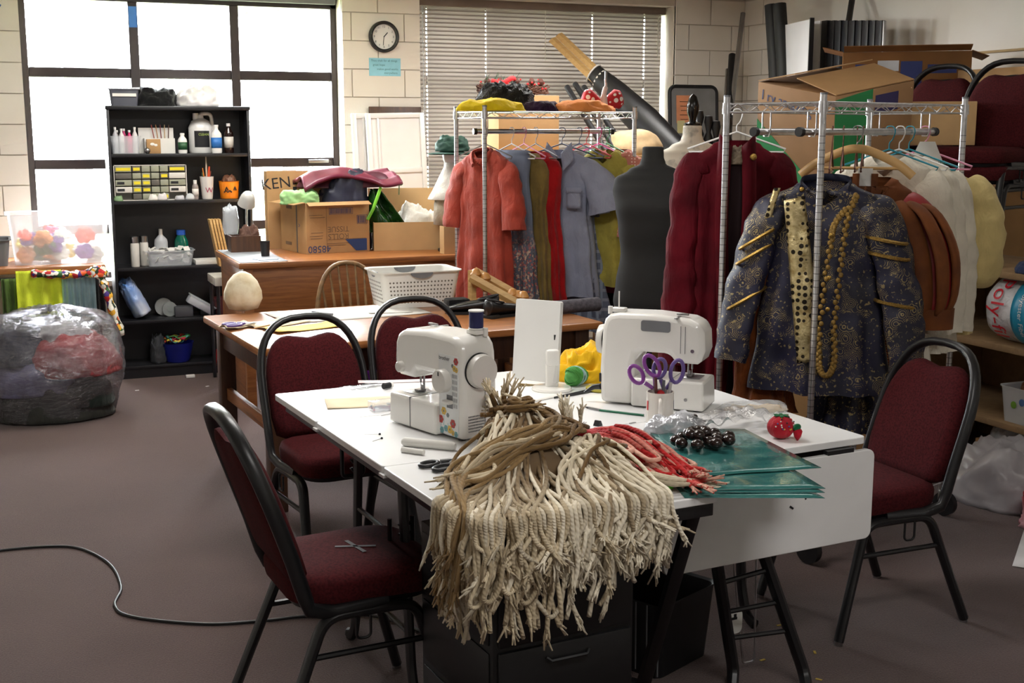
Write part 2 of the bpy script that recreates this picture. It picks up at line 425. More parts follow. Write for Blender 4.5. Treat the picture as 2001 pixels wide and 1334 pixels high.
def hang_mb(w, h, folds=5, amp=.02, seed=0, nu=60, nv=16, flare=.0, hem=.02):
    m = MB()
    def f(u, v):
        x = (u-.5)*w*(1+flare*v); ph = noise.noise(V((u*2, seed, 0)))*2
        a = amp*(.35+.65*v)
        y = a*sin(u*folds*2*pi+ph)+a*.5*sin(u*folds*4.7+seed)+.3*a*noise.noise(V((u*9, v*5, seed)))
        return (x, y, -h*v+hem*noise.noise(V((u*4, seed, 5)))*v)
    return m.grid(f, nu, nv)
def bottle(name, label, loc, r, h, body, cap_mat, neck=.4, sq=1, band=None, grp=None, caph=.1, parent_cat='bottle'):
    t_ = thing(name, label, parent_cat, loc, group=grp)
    obj('body', MB().lathe([(r*.9, 0), (r, .008), (r, h*.62), (r*.92, h*.7), (r*neck, h*.84), (r*neck, h*(1-caph))], 20, sy=sq), body, t_)
    obj('cap', MB().lathe([(r*neck*1.15, h*(1-caph)), (r*neck*1.15, h*.995), (r*neck, h)], 16, sy=sq), cap_mat, t_)
    if band: obj('label_band', MB().lathe([(r*1.012, h*.18), (r*1.012, h*.55)], 20, sy=sq, cap=False), band, t_, solid=.001)
    return t_
def carton_mb(w, d, h, th=.006): return tray_mb(w, d, h, 1.0, th, .003)
FACE_N = MX.Rotation(pi/2, 4, 'X')          # text that faces -y
# ------------------------------------------------------------------ low counter on the left with its bin and hanging fabrics
lt = thing('low_table', 'low brown wooden table under the left window, cloths hanging from it', 'table', (0, 8.1, 0))
obj('tabletop', MB().span((-.9, 0, .79), (.57, .7, .828), .006), MT['oak'], lt)
for x, y in ((.53, .05), (.53, .62), (-.85, .05), (-.85, .62)):
    obj('leg', MB().tube([(x, y, 0), (x-.03, y, .79)], [.014, .02], 8), MT['dark_wood'], lt)
obj('rail', MB().tube([(-.88, -.012, .765), (.56, -.012, .765)], .008, 8), MT['black_metal'], lt)
flor = NT('floral'); c = flor.vor(34, 'Color'); d = flor.vor(34, 'Distance')
pet = flor.ramp(flor.t.nodes.new('ShaderNodeSeparateColor').outputs[0], [(0, (0, 0, 0)), (1, (255, 255, 255))])
sep = [n for n in flor.t.nodes if n.type == 'SEPARATE_COLOR'][0]; flor.l(c, sep.inputs[0])
pc = flor.ramp(sep.outputs[0], [(0, (226, 222, 210)), (.3, (214, 88, 40)), (.45, (236, 232, 222)), (.6, (70, 46, 120)), (.7, (180, 34, 40)), (.82, (226, 170, 50)), (.92, (52, 96, 52))], 'CONSTANT')
flor.set(Base_Color=flor.mix(flor.step(d, .68, .74), pc, (38, 52, 36)), Roughness=.85); MT['floral'] = flor.m
bright = lambda n, c: cloth(n, c, .12, rough=.8)
def drape(name, label, px0, px1, py0, py1, mat, y, folds=4, amp=.018, seed=0, grp='cloths hanging from the low table'):
    a, b = aty(px0, py0, y), aty(px1, py1, y)
    return obj(name, hang_mb(abs(b.x-a.x), a.z-b.z, folds, amp, seed), mat, None, ((a.x+b.x)/2, y, a.z), smooth=180, solid=.003, label=label, cat='cloth', group=grp)
drape('hanging_cloth', 'dark green cloth hanging at the left end of the low table', 2, 45, 545, 640, cloth('moss', (84, 108, 52)), 8.03, 3)
drape('hanging_cloth', 'neon yellow garment hanging from the low table above the bag', 30, 124, 530, 615, bright('neon', (240, 255, 70)), 7.99, 3, seed=3)
drape('hanging_cloth', 'pale blue pleated cloth hanging from the low table', 116, 190, 542, 618, bright('pale_blue', (164, 196, 204)), 8.02, 7, .012, 5)
drape('hanging_cloth', 'black cloth hanging beside the pale blue one', 178, 208, 545, 625, MT['black_cloth'], 8.05, 2, .01, 6)
fl = thing('floral_sash', 'floral cotton sash draped along the table edge and down its right end', 'cloth')
m = MB(); pts = spline([aty(62, 534, 7.99), aty(110, 536, 7.97), aty(150, 536, 7.97), aty(190, 534, 7.96), aty(205, 560, 7.94), aty(218, 600, 7.93), aty(238, 655, 7.92)], 6)
obj('sash_band', m.tube(pts, [.048+.01*sin(i*1.7) for i in range(len(pts))], 10, flat=.5, up=(0, -1, 0)), MT['floral'], fl, smooth=180)
obj('knot', heap_mb(.06, .05, .06, 4), MT['floral'], fl, tuple(aty(192, 540, 7.95)), smooth=180)
bt = thing('storage_bin', 'large clear plastic bin of silk flowers on the low table', 'bin', (.315, 8.42, .829))
obj('tub', tray_mb(.6, .42, .31, .9, .004, .04, .03), clear('bin_plastic', (238, 238, 240), .3, .3), bt)
fm = [mk('petal_%d' % i, c, .7) for i, c in enumerate(((214, 74, 44), (196, 52, 110), (230, 140, 60), (236, 220, 120), (70, 110, 60), (110, 60, 140), (240, 236, 226)))]
fcol = []
for i in range(34):
    m = MB(); r = rnd(.034, .05)
    for k in range(6):
        a = k*pi/3; m.ball((r*.7*cos(a), r*.7*sin(a), 0), r*.6, 7, (1, 1, .35), MX.Rotation(rnd(-.4, .4), 4, 'X'))
    m.ball((0, 0, .006), r*.35, 6)
    kf = int(rnd(0, 6.99)); f = obj('silk_flower', m, fm[kf], None, (.315+rnd(-.22, .22), 8.42+rnd(-.17, .1), .86+rnd(0, .17)), (rnd(.6, 1.6), 0, rnd(-.6, .6)), smooth=180, label=('orange red', 'magenta', 'orange', 'pale yellow', 'green', 'violet', 'white')[kf]+' silk flower heaped inside the clear bin under the window', cat='flower', group='silk flowers in the bin')
gb = thing('grey_bin', 'grey plastic bin at the far left end of the low table', 'bin', (-.1, 8.36, .829))
obj('tub', tray_mb(.24, .3, .16, .85, .005, .03, .02), MT['grey_plastic'], gb)
# ------------------------------------------------------------------ big clear bag of clothes on the floor
bag = thing('plastic_bag', 'bulging clear plastic sack of old clothes on the carpet', 'bag', (.2, 7.62, 0))
def sack(rx, ry, h, seed, n=72, m=34, top=.35, wr=.05):
    b = MB(); rings = []
    for i in range(m+1):
        t = i/m
        rad = (.8+.22*sin(min(1, t/.4)*pi/2)) if t < .4 else (1.02-.12*((t-.4)/.26) if t < .66 else .9*(1-((t-.66)/.34)**1.6)+.02)
        z = h*(t/.66*.86 if t < .66 else .86+.14*sin((t-.66)/.34*pi/2))
        ring = []
        for j in range(n):
            th = 2*pi*j/n; q = V((cos(th)*2.2+seed, sin(th)*2.2, t*3)); q2 = V((cos(th)*3.4+seed, sin(th)*3.4, t*9+cos(th*2)*1.5))
            s = 1+wr*2*noise.noise(q)+wr*(1-2.5*abs(noise.noise(q2)))*.8
            ring.append(V((rx*rad*s*cos(th), ry*rad*s*sin(th), max(.004, z+(.03*noise.noise(q*1.3)+.03*(1-2.5*abs(noise.noise(q2*.8)))*t)*(1 if i else 0)))))
        rings.append(ring)
    return b.loft(rings)
t = NT('bag_plastic'); gl = t.n('ShaderNodeBsdfGlossy'); gl.inputs[0].default_value = (.8, .8, .85, 1); gl.inputs[1].default_value = .18
trn = t.n('ShaderNodeBsdfTransparent'); trn.inputs[0].default_value = (.95, .95, .96, 1); mx = t.n('ShaderNodeMixShader'); lw = t.n('ShaderNodeLayerWeight'); lw.inputs[0].default_value = .25
bmp = t.n('ShaderNodeBump'); bmp.inputs['Strength'].default_value = .9; bmp.inputs['Distance'].default_value = .035
t.l(t.noise(11, 5, t.co('Object', (1, 1, 2.6)), .6, 1.4), bmp.inputs['Height']); t.l(bmp.outputs[0], gl.inputs['Normal']); t.l(bmp.outputs[0], lw.inputs['Normal'])
df = t.n('ShaderNodeBsdfDiffuse'); df.inputs[0].default_value = lin((150, 150, 158)); mx2 = t.n('ShaderNodeMixShader'); mx2.inputs[0].default_value = .14
t.l(trn.outputs[0], mx2.inputs[1]); t.l(df.outputs[0], mx2.inputs[2])
mxf = t.math('MULTIPLY_ADD', lw.outputs['Fresnel'], .75); t.l(mxf, mx.inputs[0]); mxf.node.inputs[2].default_value = .1
t.l(mx2.outputs[0], mx.inputs[1]); t.l(gl.outputs[0], mx.inputs[2]); t.l(mx.outputs[0], t.out.inputs[0]); MT['bag'] = t.m
obj('sack', sack(.4, .36, .62, 1), MT['bag'], bag, smooth=180)
for i, (x, y, z, rx, ry, h, c) in enumerate(((0, 0, .01, .33, .3, .24, (64, 66, 62)), (-.1, -.05, .17, .27, .24, .17, (120, 118, 146)), (.12, -.06, .27, .26, .27, .2, (164, 58, 62)), (-.16, .02, .33, .2, .22, .19, (84, 86, 98)), (.04, .02, .42, .2, .2, .12, (190, 188, 192)), (.17, -.12, .08, .16, .16, .16, (40, 48, 44)))):
    obj('clothes', heap_mb(rx, ry, h, i+20, wr=.1), cloth('sack_cloth_%d' % i, c, .2), bag, (x, y, z), smooth=180)
# ------------------------------------------------------------------ black shelving unit
bs = thing('bookcase', 'tall black open bookcase in front of the left window', 'bookcase', (1.12, 8.53, 0))
MT['black_wood'] = mk('black_wood', (22, 22, 26), .4, 0, .1)
for x in (-.455, .455): obj('side_panel', MB().span((x-.009, 0, 0), (x+.009, .3, 1.82), .002), MT['black_wood'], bs)
obj('top_panel', MB().span((-.47, -.008, 1.795), (.47, .3, 1.82), .003), MT['black_wood'], bs)
obj('back_panel', MB().span((-.45, .29, .05), (.45, .298, 1.8)), MT['black_wood'], bs)
SZ = [1.508, 1.199, .754, .396, .085]
for z in SZ: obj('shelf', MB().span((-.446, .004, z-.022), (.446, .29, z), .002), MT['black_wood'], bs)
obj('plinth', MB().span((-.446, .01, 0), (.446, .026, .063)), MT['black_wood'], bs)
sx = lambda px, py, d=.1: aty(px, py, 8.53+d).x
def on(px, lev, d=.1): return (aty(px, 400, 8.53+d).x, 8.53+d, (SZ+[0, 1.821])[lev]+.0005)
TOP = 6
b = thing('storage_bin', 'smoky grey plastic bin with white label on top of the bookcase', 'bin', (aty(241, 200, 8.65).x, 8.66, 1.8205))
obj('tub', tray_mb(.19, .2, .105, .88, .004, .02, .015), mk('smoke_plastic', (92, 94, 104), .3), b)
obj('label_strip', MB().span((-.075, -.105, .06), (.075, -.1, .08)), MT['paper'], b)
obj('lid', MB().span((-.1, -.11, .106), (.1, .11, .118), .004), MT['frost'], b)
heap('folded_cloth', 'folded black cloth on top of the bookcase', 'cloth', (aty(305, 200, 8.65).x, 8.66, 1.8205), .13, .11, .105, MT['black_cloth'], 3, flat=.35, wr=.16)
heap('white_bag', 'white plastic bag of cloth at the right end of the bookcase top', 'bag', (aty(388, 200, 8.65).x, 8.66, 1.8205), .14, .11, .12, mk('white_poly', (226, 222, 224), .35), 5, wr=.14)
# shelf A
b = thing('storage_bin', 'small clear bin of pink craft bottles on the top shelf', 'bin', on(250, 0))
obj('tub', tray_mb(.19, .16, .11, .9, .003, .02, .01), MT['clear'], b)
for i, (dx, c) in enumerate(((-.06, (200, 200, 205)), (-.02, (236, 234, 230)), (.03, (214, 40, 110)), (.065, (230, 226, 224)), (.0, (206, 60, 120)), (-.045, (120, 110, 120)))):
    bottle('craft_bottle', ['grey capped craft bottle at the left of the pink bin', 'white craft bottle standing tall in the pink bin', 'magenta craft bottle in the clear bin', 'white craft bottle at the right of the pink bin', 'pink craft bottle at the back of the clear bin', 'dark grey craft bottle in the clear bin'][i], (on(250, 0)[0]+dx, 8.63+(.03 if i > 3 else -.02), SZ[0]+.005), .018, .17-.01*(i % 3), mk('craft_%d' % i, c, .4), MT['white_plastic'], grp='craft bottles in the clear bin')
b = thing('pencil_box', 'open white paper box holding brushes on the top shelf', 'box', on(317, 0, .14))
obj('box_body', carton_mb(.2, .07, .1), MT['paper'], b); obj('back_flap', MB().span((-.13, .036, 0), (.1, .04, .17)), MT['paper'], b)
for i in range(5):
    x = -.02+i*.022
    tag_ = obj('paintbrush', MB().tube([(x*.8, 0, .01), (x*1.3-.02, .01, .19)], [.004, .003], 6), mk('brush_%d' % i, ((150, 60, 50), (170, 120, 70), (120, 40, 50), (180, 150, 110), (90, 60, 50))[i], .5), None, on(317, 0, .14), label='slim %s paintbrush in the white paper box' % ('red', 'tan', 'crimson', 'pale wood', 'brown')[i], cat='paintbrush', group='brushes in the white box')
b = thing('tan_card', 'small tan card box with white emblem on the top shelf', 'box', on(306, 0, .06))
obj('box_body', MB().span((-.045, 0, 0), (.045, .03, .095), .002), MT['cardboard'], b)
obj('emblem', MB().ball((-.008, -.001, .062), .016, 10, (1, .08, .6)).ball((.014, -.001, .056), .012, 10, (1, .08, .7)), MT['paper'], b)
obj('foil_ball', MB().ball((0, 0, .02), .02, 14), MT['steel'], None, on(293, 0, .05), label='small shiny metal ball on the top shelf', cat='ball')
bottle('glue_bottle', 'small white bottle with green label beside the jug', on(362, 0, .06), .03, .135, MT['white_plastic'], MT['white_plastic'], .45, .7, mk('green_label', (34, 84, 48), .5))
b = thing('jug', 'big white plastic jug with handle and black label', 'jug', on(398, 0, .17))
obj('body', MB().lathe([(.075, 0), (.082, .01), (.082, .17), (.06, .215), (.025, .235), (.02, .26)], 24, sy=.75), MT['white_plastic'], b)
obj('handle', MB().tube(bent([(-.005, 0, .22), (.0, 0, .265), (.075, 0, .265), (.082, 0, .15)], .03), .013, 10), MT['white_plastic'], b)
obj('cap', MB().cyl((-.03, 0, .225), (-.03, 0, .268), .02), MT['white_plastic'], b)
obj('label_patch', MB().grid(lambda u, v: (.0828*sin((u-.5)*1.3), -.0625*cos((u-.5)*1.3)-.0005, .04+.11*v), 8, 2), MT['ink'], b)
text('print', 'CLEAN', .022, mk('lime_print', (170, 190, 90), .6, 0, 0), b, (.01, -.0645, .125), FACE_N)
bottle('alcohol_bottle', 'white bottle with bright blue label on the top shelf', on(428, 0, .06), .036, .19, MT['white_plastic'], MT['white_plastic'], .38, .7, mk('blue_label', (40, 110, 190), .5), caph=.07)
bottle('brown_bottle', 'dark brown bottle with pale label at the right of the top shelf', on(452, 0, .1), .032, .2, mk('brown_glass', (40, 24, 20), .15), MT['white_plastic'], .38, 1, MT['cream_plastic'])
# shelf B: drawer organizer
og = thing('drawer_organizer', 'white organizer of small clear drawers with yellow labels', 'organizer', (sx(294, 350, .05), 8.56, SZ[1]+.0005))
obj('case', MB().span((-.235, .14, 0), (.235, .145, .235)).span((-.235, 0, 0), (-.23, .14, .235)).span((.23, 0, 0), (.235, .14, .235)).span((-.235, 0, .23), (.235, .14, .235)).span((-.235, 0, 0), (.235, .14, .005)), MT['cream_plastic'], og)
MT['dr'] = clear('drawer_plastic', (170, 172, 150), .75, .3, .1); ylw = mk('yellow_label', (226, 206, 40), .7, 0, .05); MT['dr2'] = mk('drawer_dark', (96, 92, 84), .5)
lab = {(0, 0), (0, 1), (1, 2), (1, 4), (2, 1), (2, 2), (3, 1), (3, 2), (4, 4), (0, 5)}
for r in range(5):
    z0 = .188-r*.0455
    for cidx, (x0, x1) in enumerate(((-.228, -.12), (-.118, -.06), (-.058, 0), (.002, .058), (.06, .116), (.118, .228))):
        wide = cidx in (0, 5)
        if wide and r == 4: continue
        d_ = obj('drawer', MB().span((x0+.002, .0, z0+.002), (x1-.002, .12, z0+.04), .002), MT['dr2'] if (r+cidx) % 4 == 1 else (MT['cream_plastic'] if wide and r % 2 else MT['dr']), og)
        if (r, cidx) in lab: obj('label_strip', MB().span((x0+.008, -.002, z0+.01), (x1-.008, .0, z0+.03)), ylw, d_)
        elif wide and r in (2, 3): obj('label_strip', MB().span((x0+.012, -.002, z0+.012), (x1-.05, 0, z0+.028)), MT['ink'], d_)
bottle('glue_bottle', 'small glue bottle with white nozzle beside the white cup', on(383, 1, .05), .021, .13, mk('glue_body', (150, 140, 136), .4), MT['white_plastic'], .5, 1, mk('glue_label', (226, 220, 214), .5), caph=.25)
cupm = thing('paper_cup', 'tall white foam cup of brushes with red letter on it', 'cup', on(406, 1, .06))
obj('cup', MB().lathe([(.033, 0), (.036, .005), (.047, .15), (.048, .152), (.045, .152), (.034, .01)], 24), MT['white_plastic'], cupm)
text('print', 'W', .05, mk('print_red', (150, 40, 80), .6), cupm, (.008, -.0435, .06), FACE_N)
for i, (dx, h, c, rr) in enumerate(((-.025, .21, (210, 120, 40), .005), (0, .29, (196, 180, 160), .006), (.02, .22, (206, 70, 30), .009), (.03, .19, (120, 60, 50), .005), (-.03, .18, (60, 90, 60), .005))):
    obj('paintbrush', MB().tube([(dx*.5, 0, .012), (dx*.7, 0, h*.7), (dx, 0, h)], [rr, rr, rr*.6], 8), mk('cup_brush_%d' % i, c, .5), None, on(406, 1, .06), label=['orange handled brush standing in the white foam cup', 'longest pale brush in the white foam cup', 'broad red orange brush in the white foam cup', 'short brown brush in the white foam cup', 'short green brush in the white foam cup'][i], cat='paintbrush', group='brushes in the foam cup')
pb = thing('pumpkin_bucket', 'orange plastic bucket with black pumpkin face on the bookcase', 'bucket', on(449, 1, .08))
obj('bucket', MB().lathe([(.056, 0), (.06, .005), (.068, .115), (.071, .118), (.066, .118), (.056, .01)], 28), mk('orange_plastic', (236, 136, 26), .4, 0, .04), pb)
for a0, z in ((-.55, .075), (.3, .075)):
    obj('eye', MB().tube([(.069*sin(a0+k*.07), -.069*cos(a0+k*.07), z-.012*abs(k-2)+.006) for k in range(5)], .004, 6), MT['ink'], pb)
obj('mouth', MB().tube([(.067*sin(-.7+k*.2), -.067*cos(-.7+k*.2), .045+(.012 if k % 2 else 0)) for k in range(5)], .0045, 6), MT['ink'], pb)
heap('brown_scraps', 'brown crumpled scraps heaped in the orange bucket', 'scraps', (on(449, 1, .08)[0], 8.61, SZ[1]+.075), .05, .05, .075, mk('scrap_brown', (110, 70, 50), .5), 8)
for i, px in enumerate((232, 300, 318, 352, 372)):
    heap('trinket', ['pale green trinket in front of the small drawers', 'crumpled white scrap in front of the small drawers', 'white trinket beside the crumpled scrap', 'pale grey trinket at the right of the drawers', 'small clear trinket beside the glue bottle'][i], 'trinket', on(px, 1, .025), .03, .018, .03+.006*(i % 3), mk('trinket_%d' % i, ((120, 150, 110), (230, 226, 220), (226, 222, 222), (190, 190, 196), (200, 204, 208))[i], .5), i, n=20, m=6)
# shelf C
for i, px in enumerate((259, 277)):
    c = thing('spray_can', ['white spray can at the left of the middle shelf', 'second spray can, silver topped, beside the clear bin'][i], 'spray can', on(px, 2, .08+.05*i), group='spray cans')
    obj('can', MB().lathe([(.027, 0), (.029, .006), (.029, .15), (.024, .165)], 20), MT['cream_plastic'], c); obj('cap', MB().lathe([(.026, .155), (.026, .2), (.022, .204)], 20), MT['steel'], c)
bottle('squeeze_bottle', 'clear squeeze bottle with pointed nozzle behind the bin', on(311, 2, .2), .045, .24, MT['frost'], MT['cream_plastic'], .25, 1, caph=.28)
bottle('green_bottle', 'dark green bottle with blue cap on the middle shelf', on(351, 2, .2), .048, .23, mk('green_glass', (8, 96, 78), .15), mk('blue_cap', (30, 90, 190), .4), .55, 1, caph=.15)
b = thing('storage_bin', 'clear plastic bin overflowing with paper tags on the middle shelf', 'bin', on(325, 2, .12))
obj('tub', tray_mb(.32, .2, .1, .9, .004, .03, .02), MT['clear'], b)
tg = MB()
for i in range(60):
    tg.box((rnd(-.13, .13), rnd(-.08, .08), .03+rnd(0, .09)), (.05, .035, .0015), rot=MX.Rotation(rnd(0, 6), 4, 'Z') @ MX.Rotation(rnd(-1, 1), 4, 'X'))
obj('paper_tags', tg, MT['paper'], None, on(325, 2, .12), kind='stuff', smooth=0, label='mass of small paper tags filling the clear bin', cat='tags')
obj('paper_sheet', MB().span((-.07, -.08, 0), (.09, .08, .03), .002), MT['paper'], None, on(395, 2, .12), label='stack of white paper at the right of the middle shelf', cat='paper')
# shelf D
b = heap('fiber_bag', 'slumped bag of white fibre fill with blue print on the lower shelf', 'bag', (0, 0, 0), .06, .09, .24, mk('fibre_bag', (210, 214, 224), .35, 0, .05, c2=(80, 130, 200), vs=5), 2, flat=.3, wr=.08)
b.location = on(262, 3, .12); b.location.x += .02; b.rotation_euler = (0, R(-26), 0); b.location.z += .03
for i, (px, r, d) in enumerate(((310, .06, .2), (322, .05, .13))):
    obj('tape_roll', MB().tube([(0, -.015, r), (0, .015, r)], r, 24).cyl((0, -.017, r), (0, .017, r), r*.35), mk('roll_%d' % i, ((170, 172, 170), (140, 146, 144))[i], .5), None, on(px, 3, d), label=['pale roll standing on edge on the lower shelf', 'smaller translucent roll in front of the pale roll'][i], cat='roll')
obj('grey_box', MB().span((-.06, -.04, 0), (.06, .05, .07), .004), mk('grey_box', (70, 70, 74), .5), None, on(349, 3, .1), label='small grey box on the lower shelf', cat='box')
b = thing('lidded_box', 'clear lidded plastic box tilted against others on the lower shelf', 'box', (on(383, 3, .08)[0], 8.62, SZ[3]+.075), rot=(0, R(32), 0))
obj('tub', MB().box((0, 0, 0), (.19, .1, .055), bev=.012), MT['frost'], b); obj('lid', MB().box((0, 0, .032), (.2, .11, .012), bev=.004), MT['clear'], b)
obj('book', MB().box((0, 0, .03), (.1, .1, .058), bev=.002), MT['black_plastic'], None, (on(383, 3, .08)[0]+.05, 8.66, SZ[3]+.0005), label='black block under the tilted clear box', cat='block')
obj('basket', tray_mb(.16, .14, .11, .8, .006, .03, .01), mk('red_wicker', (96, 36, 40), .7, bump=.6, bs=90), None, on(432, 3, .1), label='dark red wicker basket half hidden by the wooden table', cat='basket')
# shelf E
bb = thing('blue_bowl', 'deep blue plastic bowl of ribbons on the bottom shelf', 'bowl', on(333, 4, .1))
obj('bowl', MB().lathe([(.075, 0), (.085, .01), (.11, .13), (.114, .135), (.105, .13), (.075, .015)], 30), mk('blue_plastic', (26, 40, 150), .35), bb)
for i in range(5):
    c = ((206, 70, 40), (60, 140, 70), (214, 190, 60), (190, 40, 60), (80, 160, 150))[i % 5]
    a = rnd(0, 6.28); pts = [(.1*cos(a+k*.5)*rnd(.3, 1), .08*sin(a+k*.5)*rnd(.3, 1), .135+rnd(0, .05)) for k in range(14)]
    obj('ribbon', MB().tube(spline(pts, 4), .008, 6, flat=.3), mk('ribbon_%d' % i, c, .6), None, on(333, 4, .1), label=('orange red', 'grass green', 'yellow', 'crimson', 'turquoise')[i]+' craft ribbon curled up in the deep blue bowl', cat='ribbon', group='ribbons in the blue bowl', smooth=180)
heap('dark_scrap', 'dark netting slumped left of the blue bowl', 'netting', on(295, 4, .08), .05, .05, .17, mk('netting', (44, 46, 50), .8), 11)
obj('green_folder', MB().box((0, 0, .14), (.006, .22, .28), rot=MX.Rotation(R(-28), 4, 'Y')), mk('lime_folder', (90, 200, 60), .5), None, (on(425, 4, .1)[0], 8.6, SZ[4]+.0), label='lime green folder leaning on the bottom shelf', cat='folder')
obj('red_stick', MB().cyl((0, 0, 0), (.02, 0, .18), .005, n=8), MT['red'], None, (aty(420, 727, 8.45).x, 8.45, 0.001), label='thin red stick standing against the plinth', cat='stick')
obj('white_eraser', MB().box((0, 0, .012), (.06, .03, .02), bev=.003), MT['white_plastic'], None, tuple(atz(372, 738, .0)), label='white block on the carpet before the bookcase', cat='block')
# ------------------------------------------------------------------ teacher's desk with cartons
dk = thing('wooden_desk', 'big brown wooden teacher desk loaded with cartons', 'desk', (1.27, 7.2, 0))
obj('desktop', MB().span((-.03, -.03, .865), (1.43, .83, .9), .005), MT['oak'], dk)
obj('end_panel', MB().span((0, .06, .06), (.022, .75, .865), .002), MT['oak_y'], dk)
obj('end_panel', MB().span((1.385, .06, .06), (1.407, .75, .865), .002), MT['oak_y'], dk)
for x, y in ((.0, .0), (1.36, 0), (0, .74), (1.36, .74)): obj('leg', MB().span((x, y, 0), (x+.055, y+.055, .865), .003), MT['oak'], dk)
obj('front_panel', MB().span((.055, .012, .56), (1.36, .03, .865), .002), MT['oak'], dk)
obj('drawer_pull', MB().tube(bent([(-.002, .32, .76), (-.03, .32, .76), (-.03, .32, .68), (-.002, .32, .68)], .01), .008, 8), MT['black_metal'], dk)
obj('desk_mat', MB().span((-.02, -.02, .9005), (.26, .8, .904), .001), mk('grey_mat', (150, 154, 160), .5), dk)
def carton(name, label, loc, rz, w, d, h, mat, open_=True, flaps=(), grp='cardboard boxes', tilt=None):
    b = thing(name, label, 'box', loc, rz, grp, rot=tilt)
    obj('walls', carton_mb(w, d, h) if open_ else MB().box((0, 0, h/2), (w, d, h), bev=.004), mat, b)
    for side, ang, ln in flaps:
        m = MB()
        if side in 'fb':
            s = -1 if side == 'f' else 1
            m.box((0, s*ln/2, 0), (w*.98, ln, .004)); m.mat(MX.Translation((0, s*d/2, h+.003)) @ MX.Rotation(s*R(ang), 4, 'X'))
        else:
            s = -1 if side == 'l' else 1
            m.box((s*ln/2, 0, 0), (ln, d*.98, .004)); m.mat(MX.Translation((s*w/2, 0, h+.003)) @ MX.Rotation(-s*R(ang), 4, 'Y'))
        obj('flap', m, mat, b, smooth=0)
    return b
def print_on(b, w, d, h, items):
    """flat print on a box front (-y) or left (-x) face: (face, kind, x, z, w, h, mat)"""
    for face, kind, x, z, ww, hh, mat in items:
        if face == 'f': loc, rot = (x, -d/2-.0008, z), (pi/2, 0, 0)
        elif face == 'l': loc, rot = (-w/2-.0008, -x, z), (pi/2, 0, -pi/2)
        else: loc, rot = (w/2+.0008, x, z), (pi/2, 0, pi/2)
        if isinstance(kind, tuple):
            text('print', kind[0], hh, mat, b, loc, (rot[0], kind[1] if len(kind) > 1 else 0, rot[2]) if len(kind) < 2 else (MX.Rotation(rot[2], 4, 'Z') @ MX.Rotation(rot[0], 4, 'X') @ MX.Rotation(kind[1], 4, 'Z')))
        elif kind == 'tri':
            o = obj('print', MB().prism([(-ww/2, hh/2), (ww/2, hh/2), (ww/2, -hh/2), (0, -hh/2)], .0006), mat, b, loc, rot, smooth=0)
        elif kind == 'bars':
            m = MB(); x_ = -ww/2
            while x_ < ww/2-.004:
                q = rnd(.001, .004); m.box((x_+q/2, 0, 0), (q, hh, .0005)); x_ += q+rnd(.0015, .004)
            m.box((0, hh/2+.004, 0), (ww+.012, .002, .0005)).box((0, -hh/2-.004, 0), (ww+.012, .002, .0005)).box((ww/2+.005, 0, 0), (.002, hh+.01, .0005)).box((-ww/2-.005, 0, 0), (.002, hh+.01, .0005))
            obj('barcode', m, mat, b, loc, rot, smooth=0, kind='stuff')
        else: obj('print', MB().box((0, 0, 0), (ww, hh, .0006)), mat, b, loc, rot, smooth=0)
P1, P2 = atz(600, 497, .901), atz(723, 490, .901); P0 = atz(520, 488, .901)
u = (P2-P1).normalized(); wd = (P2-P1).length; dd = .42; rz = atan2(u.y, u.x)
cen = P1+u*wd/2+V((-u.y, u.x, 0))*dd/2
b = carton('cardboard_box', 'large printed carton numbered 48580 upside down on the desk', cen, rz, wd, dd, .315, MT['cardboard'], True, (('f', -22, .05), ('l', -8, .08)))
bi = MT['blue_ink']; fi = mk('faint_ink', (122, 98, 76), .8)
print_on(b, wd, dd, .315, [('f', ('48580', pi), -wd/2+.085, .03, 0, .062, bi), ('f', 'bars', .02, .262, .15, .03, bi), ('f', 'bars', .165, .205, .06, .045, bi),
    ('f', 'tri', .12, .045, .15, .075, bi), ('f', ('TISSUE', pi), .0, .15, 0, .05, fi), ('f', ('ROLLS', pi), .0, .105, 0, .05, fi), ('f', 'bar', -.08, .16, .002, .29, fi), ('f', 'bar', .06, .085, .26, .002, fi),
    ('f', 'bar', -.15, .24, .09, .003, fi), ('f', 'bar', -.14, .225, .1, .003, fi), ('f', 'bar', -.145, .13, .08, .003, fi), ('f', 'bar', -.15, .11, .09, .003, fi), ('f', 'bar', -.15, .095, .08, .003, fi), ('f', 'bar', 0, .06, .16, .003, fi), ('f', 'bar', -.01, .048, .12, .003, fi),
    ('l', ('>', 0), .1, .17, 0, .05, bi), ('l', 'bar', .06, .15, .018, .3, mk('grey_tape', (90, 88, 86), .4)), ('l', 'bar', -.06, .28, .09, .02, fi), ('l', 'bar', -.08, .05, .1, .02, fi)])
b2 = carton('cardboard_box', 'carton marked KEN standing behind the printed one', (1.79, 8.04-.01, .901), R(-4), .42, .15, .5, MT['cardboard'], True)
print_on(b2, .42, .15, .5, [('f', ('KEN', R(6)), -.15, .42, 0, .1, MT['ink']), ('f', 'bar', -.03, .43, .025, .03, MT['ink']), ('f', 'bar', -.03, .385, .025, .03, MT['ink'])])
Q1, Q2 = atz(731, 490, .901), atz(888, 487, .901); u2 = (Q2-Q1).normalized(); w2_ = (Q2-Q1).length; rz2 = atan2(u2.y, u2.x)
c2 = Q1+u2*w2_/2+V((-u2.y, u2.x, 0))*.2
b3 = thing('cardboard_box', 'open tan box of white cloth at the right end of the desk', 'box', c2, rz2, 'cardboard boxes')
